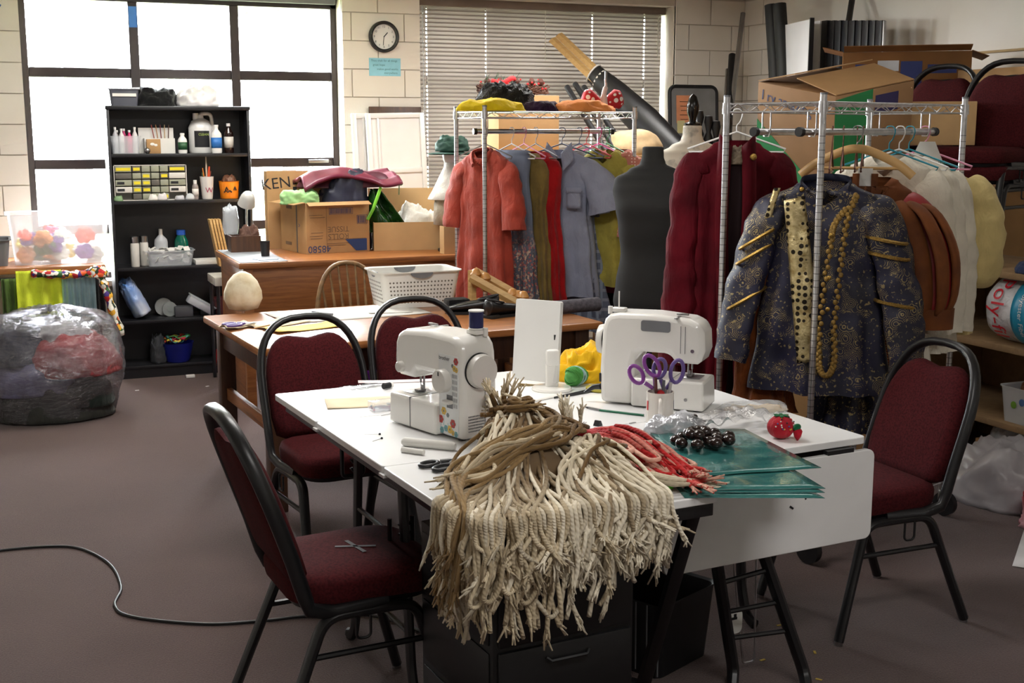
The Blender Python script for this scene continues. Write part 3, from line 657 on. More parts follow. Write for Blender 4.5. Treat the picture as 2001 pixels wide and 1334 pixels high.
obj('walls', MB().box((0, -.197, .09), (w2_, .006, .18)).box((0, .197, .19), (w2_, .006, .38)).box((-w2_/2+.003, 0, .09), (.006, .39, .18)).box((w2_/2-.003, 0, .09), (.006, .39, .18)).box((0, 0, .004), (w2_-.01, .39, .006)), MT['cardboard_pale'], b3, smooth=0)
heap('white_cloth', 'crumpled white cloth inside the open tan box', 'cloth', c2+V((.04, -.0, .008)), .14, .13, .22, MT['white_cloth'], 7, wr=.16, fr=.8)
gbg = MB(); A = V((0, 0, 0))
def gb_(u, v):
    x = (u-.5)*(.33*(1-v)+.05*v)-.06*v; return (x, .035*sin(u*9+v*3)+.02*noise.noise(V((u*6, v*5, 2)))+.06*v, .28*v)
obj('green_plastic_bag', gbg.grid(gb_, 40, 24), mk('green_film', (26, 66, 22), .12, 0, .3, 8, .5, 22), None, (Q1.x+.1, Q1.y-.02+.06, Q1.z+.19-.08), smooth=180, solid=.004, label='dark green glossy plastic bag peaking out of the open tan box', cat='bag')
obj('green_trim', MB().tube([(Q1.x-.04, Q1.y-.0, Q1.z+.2), (Q1.x+.0, Q1.y+.0, Q1.z+.27), (Q1.x+.07, Q1.y+.06, Q1.z+.4)], .011, 6, flat=.4), mk('lime_film', (120, 200, 50), .3), None, label='bright lime edge of packaging beside the dark green bag', cat='packaging')
ml = [mk('leaf_sprig', (80, 110, 70), .7)]
obj('sprig', MB().tube([(0, 0, 0), (.005, 0, .1)], .004, 6).ball((.01, 0, .07), .02, 6, (1, .3, .5)).ball((-.01, 0, .09), .018, 6, (1, .3, .6)).ball((.003, 0, .11), .014, 6, (.6, .4, 1)), ml[0], None, (aty(780, 360, 7.85).x, 7.86, 1.24), label='green artificial sprig rising behind the open tan box', cat='plant')
mg = thing('maroon_garment', 'folded shiny maroon garment bag lying over the cartons', 'garment', (aty(675, 350, 7.85).x, 7.8, 1.3))
m = MB()
def mgf(u, v):
    x = (u-.5)*.64; y = (v-.5)*.34
    z = .045*sin(u*4.2)+.02*sin(v*5+u*3)+.03*noise.noise(V((u*3, v*3, 1)))+.07*max(0, u-.8)*4-.22*max(0, .12-u)-.06*max(0, .25-v)*4
    return (x, y, z)
obj('garment_fold', m.grid(mgf, 40, 20), mk('maroon_satin', (120, 34, 62), .35, 0, .25, 6), mg, (0, 0, .07), smooth=180, solid=.02)
m = MB(); obj('under_fold', heap_mb(.3, .15, .1, 5, wr=.1), mk('maroon_dark', (84, 22, 44), .45, 0, .25, 6), mg, (0, .02, 0), smooth=180)
heap('navy_bundle', 'navy blue rolled bundle under the maroon garment', 'bundle', (aty(672, 370, 7.72).x, 7.74, .905), .17, .13, .44, mk('navy_bag', (24, 26, 52), .5, 0, .3), 14, flat=.22, wr=.07)
heap('green_towels', 'pale green towels in clear wrap on the printed carton', 'towels', (aty(585, 385, 7.68).x, 7.68, 1.205), .115, .09, .075, mk('pale_green', (150, 196, 128), .8), 15, flat=.3)
obj('carton_lid', MB().box((0, 0, 0), (.3, .3, .006)), MT['cardboard_pale'], None, cen+V((0, 0, .305)), (0, 0, rz), smooth=0, label='loose cardboard sheet closing the printed carton', cat='cardboard')
# lamp and small things at the left end of the desk
lp = thing('desk_lamp', 'silver gooseneck desk lamp at the left end of the desk', 'lamp', (atz(484, 478, .904).x*.955, atz(484, 478, .904).y*.955, .9045))
LM = mk('lamp_grey', (196, 194, 190), .4, .2, .05)
obj('base', MB().lathe([(.09, 0), (.09, .01), (.06, .022), (.02, .03)], 28), LM, lp)
obj('stem', MB().tube(spline([(0, 0, .02), (0, .01, .2), (.005, .0, .33), (.0, -.02, .36)], 6), .007, 8), MT['chrome'], lp)
obj('shade', MB().lathe([(.018, .09), (.03, .085), (.045, .06), (.056, 0), (.053, 0), (.042, .058)], 28), LM, lp, (-.005, -.03, .29), (R(28), R(8), 0))
obj('bulb', MB().ball((0, 0, .03), .025, 12), MT['white_plastic'], lp, (-.005, -.03, .29), (R(28), R(8), 0))
obj('clamp', MB().box((0, 0, .05), (.05, .04, .04), bev=.008), MT['black_plastic'], lp)
wx = thing('wooden_box', 'small open wooden box behind the lamp base', 'box', (1.4, 7.86, .9045))
obj('walls', tray_mb(.19, .13, .1, 1, .01, .004), MT['dark_wood'], wx)
heap('brown_scrap', 'brown twigs and scraps in the small wooden box', 'scraps', (1.43, 7.86, .92), .07, .05, .12, mk('twig', (86, 56, 44), .8), 3)
cupb = obj('black_cup', MB().lathe([(.025, 0), (.03, .09), (.032, .092), (.028, .088), (.024, .006)], 18), MT['black_plastic'], None, (1.46, 7.5, .9045), label='black cup beside the printed carton', cat='cup')
obj('paper_slip', MB().span((-.06, -.05, 0), (.06, .05, .004)), mk('slip_blue', (190, 206, 224), .7), None, (1.42, 7.3, .9045), (0, 0, .3), label='pale blue paper slip at the corner of the desk', cat='paper')
# boards and cart between bookcase and desk
for i in range(4):
    obj('pine_board', MB().box((0, 0, .16), (.014, .1, .32), rot=MX.Rotation(R(-10), 4, 'Y'), bev=.001), MT['pine'], None, (1.30+i*.02, 8.42, .756), label=('leftmost', 'second', 'third', 'rightmost')[i]+' of the four thin pale boards leaning beside the bookcase', cat='board', group='leaning pale boards')
rc_ = thing('low_stand', 'low dark stand with pale top between bookcase and desk', 'stand', (1.36, 8.2, 0))
obj('stand_top', MB().span((-.12, -.12, .66), (.26, .2, .715), .004), MT['cream_plastic'], rc_)
for x, y in ((-.1, -.1), (.24, -.1), (-.1, .18), (.24, .18)): obj('leg', MB().cyl((x, y, 0), (x, y, .66), .012, n=10), MT['black_metal'], rc_)
heap('plastic_bag', 'white and red plastic shopping bag on the pale cart', 'bag', (1.42, 8.22, .716), .1, .09, .17, mk('bag_pink', (230, 214, 214), .35, c2=(206, 120, 116), vs=9), 21)
obj('film_bag', sack(.05, .04, .17, 4, 24, 10), MT['clear'], None, (1.33, 7.93, 1.005), smooth=180, label='clear crumpled bag standing above the wooden box', cat='bag')
# leaning white panels, brown board, clock, note
for i, (x0, x1, yy) in enumerate(((2.40, 2.86, 8.66), (2.49, 2.93, 8.6))):
    pn = thing('louvre_door', ['rear white louvre panel leaning on the pier', 'front white framed panel leaning on the pier'][i], 'door panel', ((x0+x1)/2, yy, 0), rot=(R(-4), R(-1.2), 0), group='white doors')
    w_ = x1-x0
    obj('panel_board', MB().span((-w_/2, 0, .02), (w_/2, .012, 1.79)), MT['white_lam'], pn)
    for a0, a1, z0, z1 in ((-w_/2, -w_/2+.035, .02, 1.79), (w_/2-.035, w_/2, .02, 1.79), (-w_/2+.035, w_/2-.035, 1.755, 1.79), (-w_/2+.035, w_/2-.035, 1.36, 1.395), (-w_/2+.08, -w_/2+.095, .6, 1.755)):
        obj('moulding', MB().span((a0, -.014, z0), (a1, 0, z1), .002), MT['white_lam'], pn)
obj('brown_board', MB().span((-.2, 0, 0), (.2, .02, 1.835), .003), MT['dark_wood'], None, (2.715, 8.76, 0), (R(-2.5), 0, 0), label='brown board standing behind the white panels', cat='board')
ck = thing('wall_clock', 'round black rimmed wall clock on the pier', 'clock', (2.64, W-.0005, 2.333))
m = MB().lathe([(.112, 0), (.112, .03), (.1, .042), (.09, .036), (.088, .02)], 48, cap=False); m.mat(FACE_N)
obj('rim', m, MT['black_plastic'], ck)
m = MB().lathe([(.09, .012), (.09, .016)], 40); m.mat(FACE_N); obj('dial', m, MT['paper'], ck)
for n in range(12):
    a = n*pi/6; text('numeral', str(n or 12), .022, MT['ink'], ck, (.072*sin(a), -.0168, .072*cos(a)), FACE_N)
for nm, a, ln, wd_ in (('hour_hand', R(43), .045, .006), ('minute_hand', R(186), .068, .004)):
    obj(nm, MB().box((0, -.019, ln*.42), (wd_, .001, ln)), MT['ink'], ck, rot=(0, a, 0))
nt = thing('blue_note', 'pale blue printed note taped under the wall clock', 'note', (2.648, W-.0005, 2.118))
obj('sheet', MB().span((-.12, -.002, -.064), (.12, 0, .064)), mk('blue_paper', (148, 208, 226), .8), nt)
gi = mk('grey_ink', (70, 110, 124), .7)
for s, x, z in (('Thou shalt for all things', -.005, .045), ('great hope', -.045, .015), ('makes good works', .02, -.015), ('everywhere', .045, -.042)):
    text('print', s, .021, gi, nt, (x, -.0025, z), FACE_N)
obj('wall_paper', MB().span((-.09, -.003, 0), (.02, 0, .3)), MT['paper'], None, (.02, W-.0005, 2.18), label='pale sheet on the wall left of the window', cat='paper')
obj('blue_poster', MB().span((-.12, -.003, -.02), (.0, 0, .05)), mk('poster_blue', (40, 80, 150), .6), None, (.045, W-.0005, 2.42), (0, R(30), 0), label='blue scrap on the wall at the top left', cat='scrap')
# ------------------------------------------------------------------ wire garment racks
def rack(name, label, loc, rz, w_, d_, h=1.755, rods=((.23, .03, .9),), wheels=True):
    r = thing(name, label, 'garment rack', loc, rz)
    for x, y in ((0, 0), (w_, 0), (0, d_), (w_, d_)):
        p = obj('post', MB().cyl((x, y, .1), (x, y, h+.035), .0125, n=14), MT['chrome'], r)
        m = MB()
        for k in range(60): m.cyl((x, y, .14+k*.0254), (x, y, .1425+k*.0254), .0131, n=12, cap=False)
        obj('groove', m, MT['groove'], p, kind='stuff')
        obj('post_cap', MB().cyl((x, y, h+.035), (x, y, h+.042), .0135, n=14), MT['grey_plastic'], p)
        obj('collar', MB().cyl((x, y, h-.03), (x, y, h+.012), .018, .0165, 14), MT['chrome'], r)
        if wheels:
            wh = obj('caster', MB().cyl((x-.014, y-.02, .055), (x+.014, y-.02, .055), .052, n=20), MT['black_plastic'], r)
            obj('fork', MB().box((x, y-.01, .09), (.045, .03, .05), bev=.006), MT['steel'], wh)
    def truss(a, b):
        a, b = V(a), V(b); L = (b-a).length; n = max(4, int(L/.052)); m = MB()
        up = V((0, 0, .016))
        m.tube([a+up, b+up], .0035, 6).tube([a-up, b-up], .0035, 6)
        m.tube([a+(b-a)*(k/n)+(up if k % 2 else -up) for k in range(n+1)], .0022, 5)
        return m
    for z in (h-.008, .16):
        for a, b in (((0, 0), (w_, 0)), ((w_, 0), (w_, d_)), ((w_, d_), (0, d_)), ((0, d_), (0, 0))):
            obj('truss', truss((a[0], a[1], z), (b[0], b[1], z)), MT['chrome'], r)
        n = int(w_/.026)
        for k in range(1, n):
            obj('shelf_wire', MB().cyl((w_*k/n, 0, z+.017), (w_*k/n, d_, z+.017), .002, n=5), MT['chrome'], r)
    for y, x0, x1 in rods:
        rd = obj('hanging_rod', MB().cyl((x0, y, h-.1), (x1, y, h-.1), .0135, n=16), MT['chrome'], r)
        for x in (x0, x1): obj('rod_cap', MB().cyl((x-.01, y, h-.1), (x+.01, y, h-.1), .018, n=14), MT['black_plastic'], rd)
        for x in (x0+.07, x1-.07):
            obj('rod_hook', MB().tube([(x, y-.02, h-.02), (x, y-.02, h-.1), (x, y-.012, h-.117), (x, y+.012, h-.117), (x, y+.02, h-.1), (x, y+.02, h-.02)], .003, 6), MT['chrome'], rd)
    return r
MT['groove'] = mk('post_groove', (120, 120, 122), .5, 1, 0)
R1 = V((2.475, 6.40, 0)); R2 = V((2.80, 3.80, 0)); R2A = R(17)
rack('wire_garment_rack', 'chrome wire garment rack with costumes, cloths heaped on top', R1, 0, .93, .46, rods=((.23, .03, .9),))
rack('wire_garment_rack', 'chrome wire garment rack by the right chair holding the brocade coat', R2, R2A, .955, .46, rods=((.1, .0, .9), (.3, -.02, .84)))
U2, V2 = V((cos(R2A), sin(R2A), 0)), V((-sin(R2A), cos(R2A), 0))
ROD = 1.655
def hanger(label, loc, rz, mat, w_=.2, wooden=False, grp='clothes hangers', hook=None):
    h = thing('clothes_hanger', label, 'hanger', loc, rz, grp)
    obj('hook', MB().tube(spline([(-.02, 0, -.002), (-.012, 0, .02), (.012, 0, .02), (.021, 0, 0), (.012, 0, -.03), (0, 0, -.045), (0, 0, -.075)], 5), .0026, 6), hook or (MT['steel'] if wooden else mat), h)
    if wooden:
        obj('arms', MB().tube(spline([(-w_, .0, -.17), (-w_*.7, .0, -.12), (-w_*.25, 0, -.075), (0, 0, -.065), (w_*.25, 0, -.075), (w_*.7, 0, -.12), (w_, 0, -.17)], 6), .017, 8, flat=.5, up=(0, 0, 1)), mat, h)
        obj('bar', MB().cyl((-w_*.8, 0, -.14), (w_*.8, 0, -.14), .006, n=8), mat, h)
    else:
        obj('arms', MB().tube([(0, 0, -.07), (w_, 0, -.14), (w_*.96, 0, -.152), (-w_*.96, 0, -.152), (-w_, 0, -.14)], .004, 6, closed=True), mat, h)
    return h
def lerp_prof(P, z):
    for a, b in zip(P, P[1:]):
        if a[0] >= z >= b[0]:
            t = (a[0]-z)/max(1e-6, a[0]-b[0]); t = t*t*(3-2*t) if True else t
            return [a[i]+(b[i]-a[i])*t for i in (1, 2)]
    return P[-1][1:]
def body_mb(L, sh, hem, dep, neck=.065, nd=.06, folds=7, amp=.02, seed=0, n=72, m=40, z0=-.075, slope=.075, waist=None):
    P = [(0, neck, .045), (-.012, neck+.03, .05), (-slope*.8, sh*.9, .05), (-slope-.03, sh, .05), (-.17, sh*.96, dep*.9), (-.32, (waist or (sh*.9)), dep), (-L*.7 if L > .5 else -.4, (waist or sh*.9)*.5+hem*.5, dep*1.1), (-L, hem, dep*1.25)]
    b = MB(); rings = []
    for i in range(m+1):
        t = i/m; z = -L*(t**1.25); hw, dp = lerp_prof(P, z); ring = []
        for j in range(n):
            th = 2*pi*j/n; c, s = cos(th), sin(th)
            x = hw*math.copysign(abs(c)**.75, c); y = dp*math.copysign(abs(s)**.85, s)
            g = min(1, max(0, (-z-.1)/max(.2, L-.1)))
            f = amp*g*(sin(folds*th+seed*1.3+1.2*noise.noise(V((c*2, s*2, seed+t))))+.5*sin(folds*1.9*th+seed+t*2))+.010*noise.noise(V((x*9+seed, y*9, z*7)))*min(1, t*6)
            x += c*f*.6; y += s*f+(.009*noise.noise(V((x*16, seed, z*9)))+.006*(1-2*abs(noise.noise(V((x*11+seed, s, z*6))))) if t > .1 else 0)
            zz = z
            if z > -.03: zz -= nd*max(0, -s)*max(0, 1-abs(x)/(neck+.02))
            if i == m: zz += .012*noise.noise(V((x*8, y*8, seed)))
            ring.append(V((x, y, z0+zz)))
        rings.append(ring)
    return b.loft(rings, cap=False)
def sleeve_mb(path, rs, seed=0, flat=.55, n=22, seg=9, wr=.012):
    P = spline(path, seg); m = MB(); k = len(P)
    rad = [rs[min(int(i/(k-1)*(len(rs)-1)), len(rs)-2)]*(1-(i/(k-1)*(len(rs)-1)) % 1)+rs[min(int(i/(k-1)*(len(rs)-1))+1, len(rs)-1)]*((i/(k-1)*(len(rs)-1)) % 1) for i in range(k)]
    rad[-1] = rs[-1]
    m.tube(P, rad, n, cap=False, flat=flat, up=(1, 0, 0))
    for v in m.bm.verts:
        q = V((v.co.x*14+seed, v.co.y*14, v.co.z*18)); v.co += V((noise.noise(q), noise.noise(q+V((5, 2, 0))), .5*noise.noise(q+V((1, 9, 0)))))*wr
    return m
def garment(name, label, loc, rz, mat, L=.8, sh=.2, hem=.24, dep=.06, sl=None, smat=None, cat='garment', seed=0, slr=(.075, .06, .05), grp=None, slout=.06, fwd=-.01, slflat=.55, **k):
    g = thing(name, label, cat, loc, rz, grp)
    obj('body', body_mb(L, sh, hem, dep, seed=seed, **k), mat, g, smooth=180)
    if sl:
        for s in (-1, 1):
            p = [(s*(sh-.075), 0, -.17), (s*(sh-.012), fwd, -.205), (s*(sh+slout*.35), fwd*1.5, -.16-sl*.35), (s*(sh+slout*.75), fwd*2, -.16-sl*.65), (s*(sh+slout), fwd*3, -.16-sl)]
            r_ = (slr[0]*.72, slr[0]*.88)+tuple(slr[1:])
            obj('sleeve', sleeve_mb(p, r_, seed+s, slflat), smat or mat, g, smooth=180)
    return g
def button(parent, x, y, z, mat, r=.007): obj('button', MB().ball((x, y, z), r, 10, (1, .5, 1)), mat, parent)
hm = {'wire': MT['steel'], 'white': MT['white_plastic'], 'pink': mk('pink_hanger', (230, 150, 180), .4), 'magenta': mk('magenta_hanger', (214, 40, 130), .4), 'teal': mk('teal_hanger', (30, 140, 160), .4), 'red': mk('red_hanger', (200, 30, 40), .4), 'green': mk('green_hanger', (60, 150, 90), .4), 'wood': mk('hanger_wood', (206, 164, 106), .4, 0, .08), 'navy': mk('navy_hanger', (50, 60, 90), .4)}
# ---- costumes on the far rack, left to right
def r1x(px, y=6.63): return aty(px, 300, y).x
def r1(px): return V((r1x(px), 6.63, ROD))
coral = cloth('coral', (166, 64, 48), .16, .8)
hanger('wire hanger under the coral coat', r1(948), R(-62), hm['wire'])
g = garment('coral_coat', 'coral red long coat hanging first on the far rack', r1(948)+V((0, 0, -.03)), R(-62), coral, 1.12, .19, .23, .06, sl=.36, slr=(.075, .07, .075), seed=1, amp=.025, slout=.05)
obj('collar', MB().tube(spline([(-.03, -.075, -.16), (-.07, -.03, -.09), (0, .04, -.07), (.07, -.03, -.09), (.03, -.075, -.16)], 6), .018, 8, flat=.4), coral, g)
sk = NT('grey_floral'); z = sk.n('ShaderNodeSeparateXYZ'); sk.l(sk.co(), z.inputs[0]); fl1 = sk.mix(sk.step(sk.vor(55), .35, .45), (170, 96, 92), (92, 96, 108)); 
fl2 = sk.mix(sk.step(sk.noise(45), .56, .6), fl1, (196, 170, 150))
sk.set(Base_Color=sk.mix(sk.step(sk.math('MULTIPLY', z.outputs[2], -1), .5, .66), (116, 126, 146), fl2), Roughness=.9)
h = hanger('white clip hanger holding the grey skirt', r1(1000), R(-70), hm['white'])
garment('grey_skirt', 'blue grey skirt with flowered hem on the white clip hanger', r1(1000)+V((0, 0, -.03)), R(-70), sk.m, 1.0, .14, .2, .05, seed=2, neck=.12, nd=0, folds=11, amp=.03, slope=.02, waist=.15)
ol = cloth('olive', (138, 116, 62), .2)
hanger('pale pink hanger behind the olive dress', r1(1024), R(-75), hm['pink'])
g = garment('olive_dress', 'olive tan dress with ruffled neck between grey skirt and red dress', r1(1030)+V((0, 0, -.05)), R(-72), ol, 1.02, .17, .23, .06, seed=3, amp=.03)
obj('ruffle', heap_mb(.06, .05, .07, 3, wr=.25), ol, g, (-.09, -.07, -.22), (R(70), 0, 0), smooth=180)
hanger('plain wire hanger in the red dress', r1(1047), R(-75), hm['wire'])
garment('red_dress', 'bright red sleeveless dress hanging left of the blue shirt', r1(1047)+V((0, 0, -.04)), R(-66), cloth('red_dress', (176, 18, 24), .2), 1.02, .19, .25, .06, seed=4, amp=.03)
bs_ = cloth('grey_blue', (156, 162, 184), .08, .85); SHX = r1(1098)
hanger('dark hanger inside the grey blue shirt', SHX, R(-35), hm['navy'])
g = garment('blue_shirt', 'grey blue short sleeved shirt with collar, facing out of the far rack', SHX+V((-.02, -.03, -.03)), R(-35), bs_, .86, .19, .22, .07, sl=.27, slr=(.085, .1, .115), seed=5, slout=.1, amp=.022, nd=.12, neck=.06)
for s in (-1, 1):
    obj('collar', MB().grid(lambda u, v, s=s: (s*(.012+u*.06+v*.02), -.055-.035*v-.02*(1-u), -.075-.1*v+.045*u-.02*(1-u)), 6, 6), bs_, g, solid=.004, smooth=180)
obj('pocket', MB().grid(lambda u, v: (.05+.085*u, -.088-.006*sin(u*3), -.3-.11*v), 6, 6), bs_, g, solid=.004)
obj('pocket_flap', MB().grid(lambda u, v: (.047+.091*u, -.094, -.29-.032*v), 6, 3), bs_, g, solid=.004)
obj('placket', MB().grid(lambda u, v: (-.012+.026*u, -.088-.004*sin(v*9)-.012*v, -.21-.68*v), 3, 24), bs_, g, solid=.004, smooth=180)
for k in range(5): button(g, .0, -.094-.002*k, -.25-.12*k, MT['cream_plastic'], .006)
pl = NT('plaid'); co = pl.co(); a = pl.step(pl.wave(5.5, co, dirn='X'), .75, .8); b_ = pl.step(pl.wave(5.5, co, dirn='Z'), .75, .8)
pl.set(Base_Color=pl.mix(b_, pl.mix(a, (92, 98, 116), (128, 138, 156)), (132, 136, 150)), Roughness=.9)
garment('plaid_skirt', 'grey blue plaid skirt hanging behind the blue shirt', r1(1122)+V((0, .02, -.1)), R(-50), pl.m, 1.0, .16, .26, .07, seed=6, neck=.13, nd=0, folds=9, amp=.03, slope=.02)
garment('grey_jacket', 'dark grey jacket squeezed between blue shirt and yellow cardigan', r1(1136)+V((0, .12, -.04)), R(-78), cloth('dkgrey', (84, 80, 84), .2), .86, .17, .18, .05, sl=.3, seed=7, slr=(.07, .06, .05))
for px, c, nm in ((1132, 'navy', 'navy hanger behind the blue shirt'), (1146, 'red', 'red plastic hanger near the middle of the far rack'), (1170, 'magenta', 'magenta hanger above the pink blouse'), (1186, 'green', 'green hanger near the right end of the far rack'), (1176, 'wire', 'wire hanger beside the magenta one')):
    hanger(nm, r1(px), R(-70), hm[c])
yl = cloth('yellow_green', (176, 164, 76), .14)
garment('yellow_cardigan', 'yellow green long sleeved cardigan on the far rack', r1(1168)+V((0, -.1, -.03)), R(-44), yl, .8, .17, .19, .055, sl=.6, seed=8, slr=(.08, .07, .06), slout=.03)
dt = NT('pink_dots'); dt.set(Base_Color=dt.mix(dt.step(dt.vor(55, rnd_=.1), .28, .32), (226, 196, 180), (190, 120, 104)), Roughness=.9)
garment('pink_blouse', 'dusty pink dotted blouse right of the yellow cardigan', r1(1186)+V((0, -.13, -.03)), R(-50), dt.m, .5, .18, .19, .05, sl=.34, seed=9, slr=(.07, .07, .075))
garment('magenta_dress', 'magenta dress right of the dotted blouse', r1(1200)+V((0, -.05, -.03)), R(-58), cloth('magenta', (136, 26, 66), .25), .85, .18, .2, .06, sl=.3, seed=10)
garment('black_dress', 'black dress at the right end of the far rack', r1(1210)+V((.0, .03, -.03)), R(-60), MT['black_cloth'], 1.0, .17, .22, .06, sl=.4, seed=11)
# ---- on top of the far rack
tz = 1.768
heap('yellow_cloth', 'folded yellow cloth at the left end of the far rack top', 'cloth', (r1x(962, 6.5), 6.52, tz), .19, .12, .055, cloth('yellow', (232, 200, 20), .08), 2, flat=.45, wr=.2, fr=.8)
fur = NT('fur'); fur.set(Base_Color=(16, 16, 18), Roughness=.6); fur.bump(fur.noise(160, 3), 1, .01)
m = heap_mb(.17, .13, .14, 4, wr=.18)
for v in list(m.bm.verts):
    if v.co.z > .01: v.co += V((rnd(-1, 1), rnd(-1, 1), rnd(-.3, 1)))*.006
for i in range(420):
    a = rnd(0, 6.28); e = rnd(.1, 1.4); p = V((.165*cos(a)*cos(e)**.6, .125*sin(a)*cos(e)**.6, .135*sin(e))); m.tube([p, p*1.1+V((rnd(-.01, .01), rnd(-.01, .01), .012))], [.003, .0005], 3, cap=False)
obj('black_fur', m, fur.m, None, (r1x(985, 6.7), 6.7, tz), label='fluffy black fur piece behind the yellow cloth on the far rack', cat='fur')
heap('purple_cloth', 'dark purple folded cloth between yellow and orange ones', 'cloth', (r1x(1058, 6.55), 6.56, tz), .12, .1, .05, cloth('dark_purple', (46, 20, 52), .3), 6, flat=.35)
heap('orange_cloth', 'soft orange folded cloth on the far rack top', 'cloth', (r1x(1135, 6.55), 6.55, tz), .19, .12, .05, cloth('orange', (240, 150, 82), .1), 7, flat=.45, wr=.2, fr=.8)
pk = NT('polka'); pk.set(Base_Color=pk.mix(pk.step(pk.vor(26, rnd_=.15), .36, .39), (236, 230, 226), (176, 14, 28)), Roughness=.7)
pb_ = thing('polka_bow', 'red bow with white polka dots on the far rack top', 'bow', (r1x(1180, 6.6), 6.63, tz))
for s in (-1, 1):
    obj('loop', MB().lathe([(.012, 0), (.04, .05), (.06, .1), (.045, .13), (.01, .135)], 20, sy=.6), pk.m, pb_, (0, 0, .045), (0, s*R(72), 0), smooth=180)
obj('knot', MB().ball((0, 0, .045), .024, 12), pk.m, pb_)
obj('white_tip', MB().tube(spline([(.005, -.02, .04), (.0, -.02, .1), (.012, -.02, .15), (.01, -.02, .19)], 5), [.02]*5+[.015]*5+[.008]*6, 10), mk('satin_white', (230, 214, 210), .4), pb_)
obj('steel_tube', MB().cyl((.012, -.02, .17), (.012, -.02, .235), .008), MT['steel'], pb_)
# ---- boxes and wreath behind the far rack
bx = aty(1012, 260, 7.8).x
carton('cardboard_box', 'tall carton on the floor behind the far rack', (bx, 7.8, .001), 0, .55, .4, .9, MT['cardboard'], False)
carton('cardboard_box', 'middle carton of the stack behind the far rack', (bx+.03, 7.8, .902), 0, .54, .4, .62, MT['cardboard_pale'], False)
carton('cardboard_box', 'narrow carton carrying the berry wreath', (bx+.04, 7.86, 1.523), R(2), .45, .3, .37, MT['cardboard'], False)
wr_ = thing('wreath', 'dried twig wreath with red berries on top of the carton', 'wreath', (bx-.01, 7.86, 1.935))
m = MB()
for i in range(46):
    a = rnd(0, 6.28); pts = [((.22+rnd(-.03, .05))*cos(a+k*.3), (.11+rnd(-.02, .02))*sin(a+k*.3), rnd(-.035, .03)) for k in range(7)]
    m.tube(spline(pts, 3), .004, 4)
obj('twigs', m, mk('twig_brown', (98, 62, 48), .8, 0, .3), wr_, kind='stuff')
for i in range(34):
    a = rnd(0, 6.28); obj('berry', MB().ball((.23*cos(a)+rnd(-.03, .03), .11*sin(a)-.02, rnd(0, .07)), rnd(.005, .009), 8), MT['red'], wr_)
for i in range(5):
    a = (3.3, 4.0, 4.6, 5.2, 5.9)[i]; obj('cone', MB().lathe([(.004, 0), (.02, .012), (.024, .03), (.012, .05), (.002, .055)], 10), mk('cone_brown_%d' % i, (84, 46, 36), .8), wr_, (.2*cos(a), .11*sin(a), .02))
m = MB()
for i in range(50):
    c = V((rnd(-.24, -.02), rnd(-.1, .02), rnd(.0, .06))); m.tube([c, c+V((rnd(-.05, .05), rnd(-.03, .03), rnd(.0, .06)))], [.003, .001], 4)
obj('pine_sprig', m, mk('pine_green', (56, 84, 60), .8), wr_, kind='stuff')
obj('red_ribbon', MB().tube(spline([(-.2, -.1, .05), (-.12, -.12, .04), (-.05, -.12, .07), (.0, -.1, .02)], 5), .016, 6, flat=.3), MT['red'], wr_)
# ---- wrapped pole, tubes, papier mache dome
T_, B_ = aty(1085, 72, 8.8), aty(1310, 286, 7.9)
dirn = (B_-T_).normalized(); end = T_+dirn*((T_.z-.02)/-dirn.z)
pole = thing('wrapped_pole', 'long slanted pole with bare wood tip wrapped in black cloth', 'pole')
pm = T_+dirn*.5
sd = dirn.cross(V((0, 1, 0))).normalized()
for k in (-1, 1): obj('wood_strip', MB().tube([T_+sd*.033*k, T_+dirn*.62+sd*.033*k], .032, 4, flat=.35, up=tuple(sd)), MT['pine'], pole, smooth=0)
obj('black_wrap', MB().tube([T_+dirn*.45, T_+dirn*.5, T_+dirn*.7, T_+dirn*1.05, T_+dirn*1.5, end], [.075, .08, .105, .125, .1, .06], 16, flat=.7), mk('black_wrap', (22, 22, 24), .4, 0, .2, bump=.3, bs=12), pole)
for k in (.46, .53): obj('string', MB().tube([T_+dirn*(k-.006), T_+dirn*(k+.006)], .084, 14, flat=.7), MT['cream_plastic'], pole)
for i, (a, b) in enumerate((((1108, 170), (1160, 256)), ((1124, 164), (1178, 252)), ((1141, 170), (1196, 254)))):
    A, B = aty(*a, 8.0), aty(*b, 7.55); e = B+(B-A)*((B.z-.01)/(A.z-B.z)); 
    obj('black_tube', MB().cyl(A, e, .02, n=12), MT['black_plastic'], None, label=['leftmost of three thin black tubes below the wrapped pole', 'middle thin black tube below the wrapped pole', 'rightmost thin black tube below the wrapped pole'][i], cat='tube', group='thin black tubes')
c = aty(1240, 290, 7.4)
carton('cardboard_box', 'tall hidden carton under the tan dome', (c.x, 7.4, .001), 0, .4, .4, 1.5, MT['cardboard'], False)
heap('papier_mache_dome', 'tan papier mache dome behind the black torso form', 'dome', (c.x, 7.4, 1.503), .19, .19, .16, mk('papier', (206, 176, 134), .8, 0, .15, 14, .2, 40), 3, ridge=False, wr=.06)
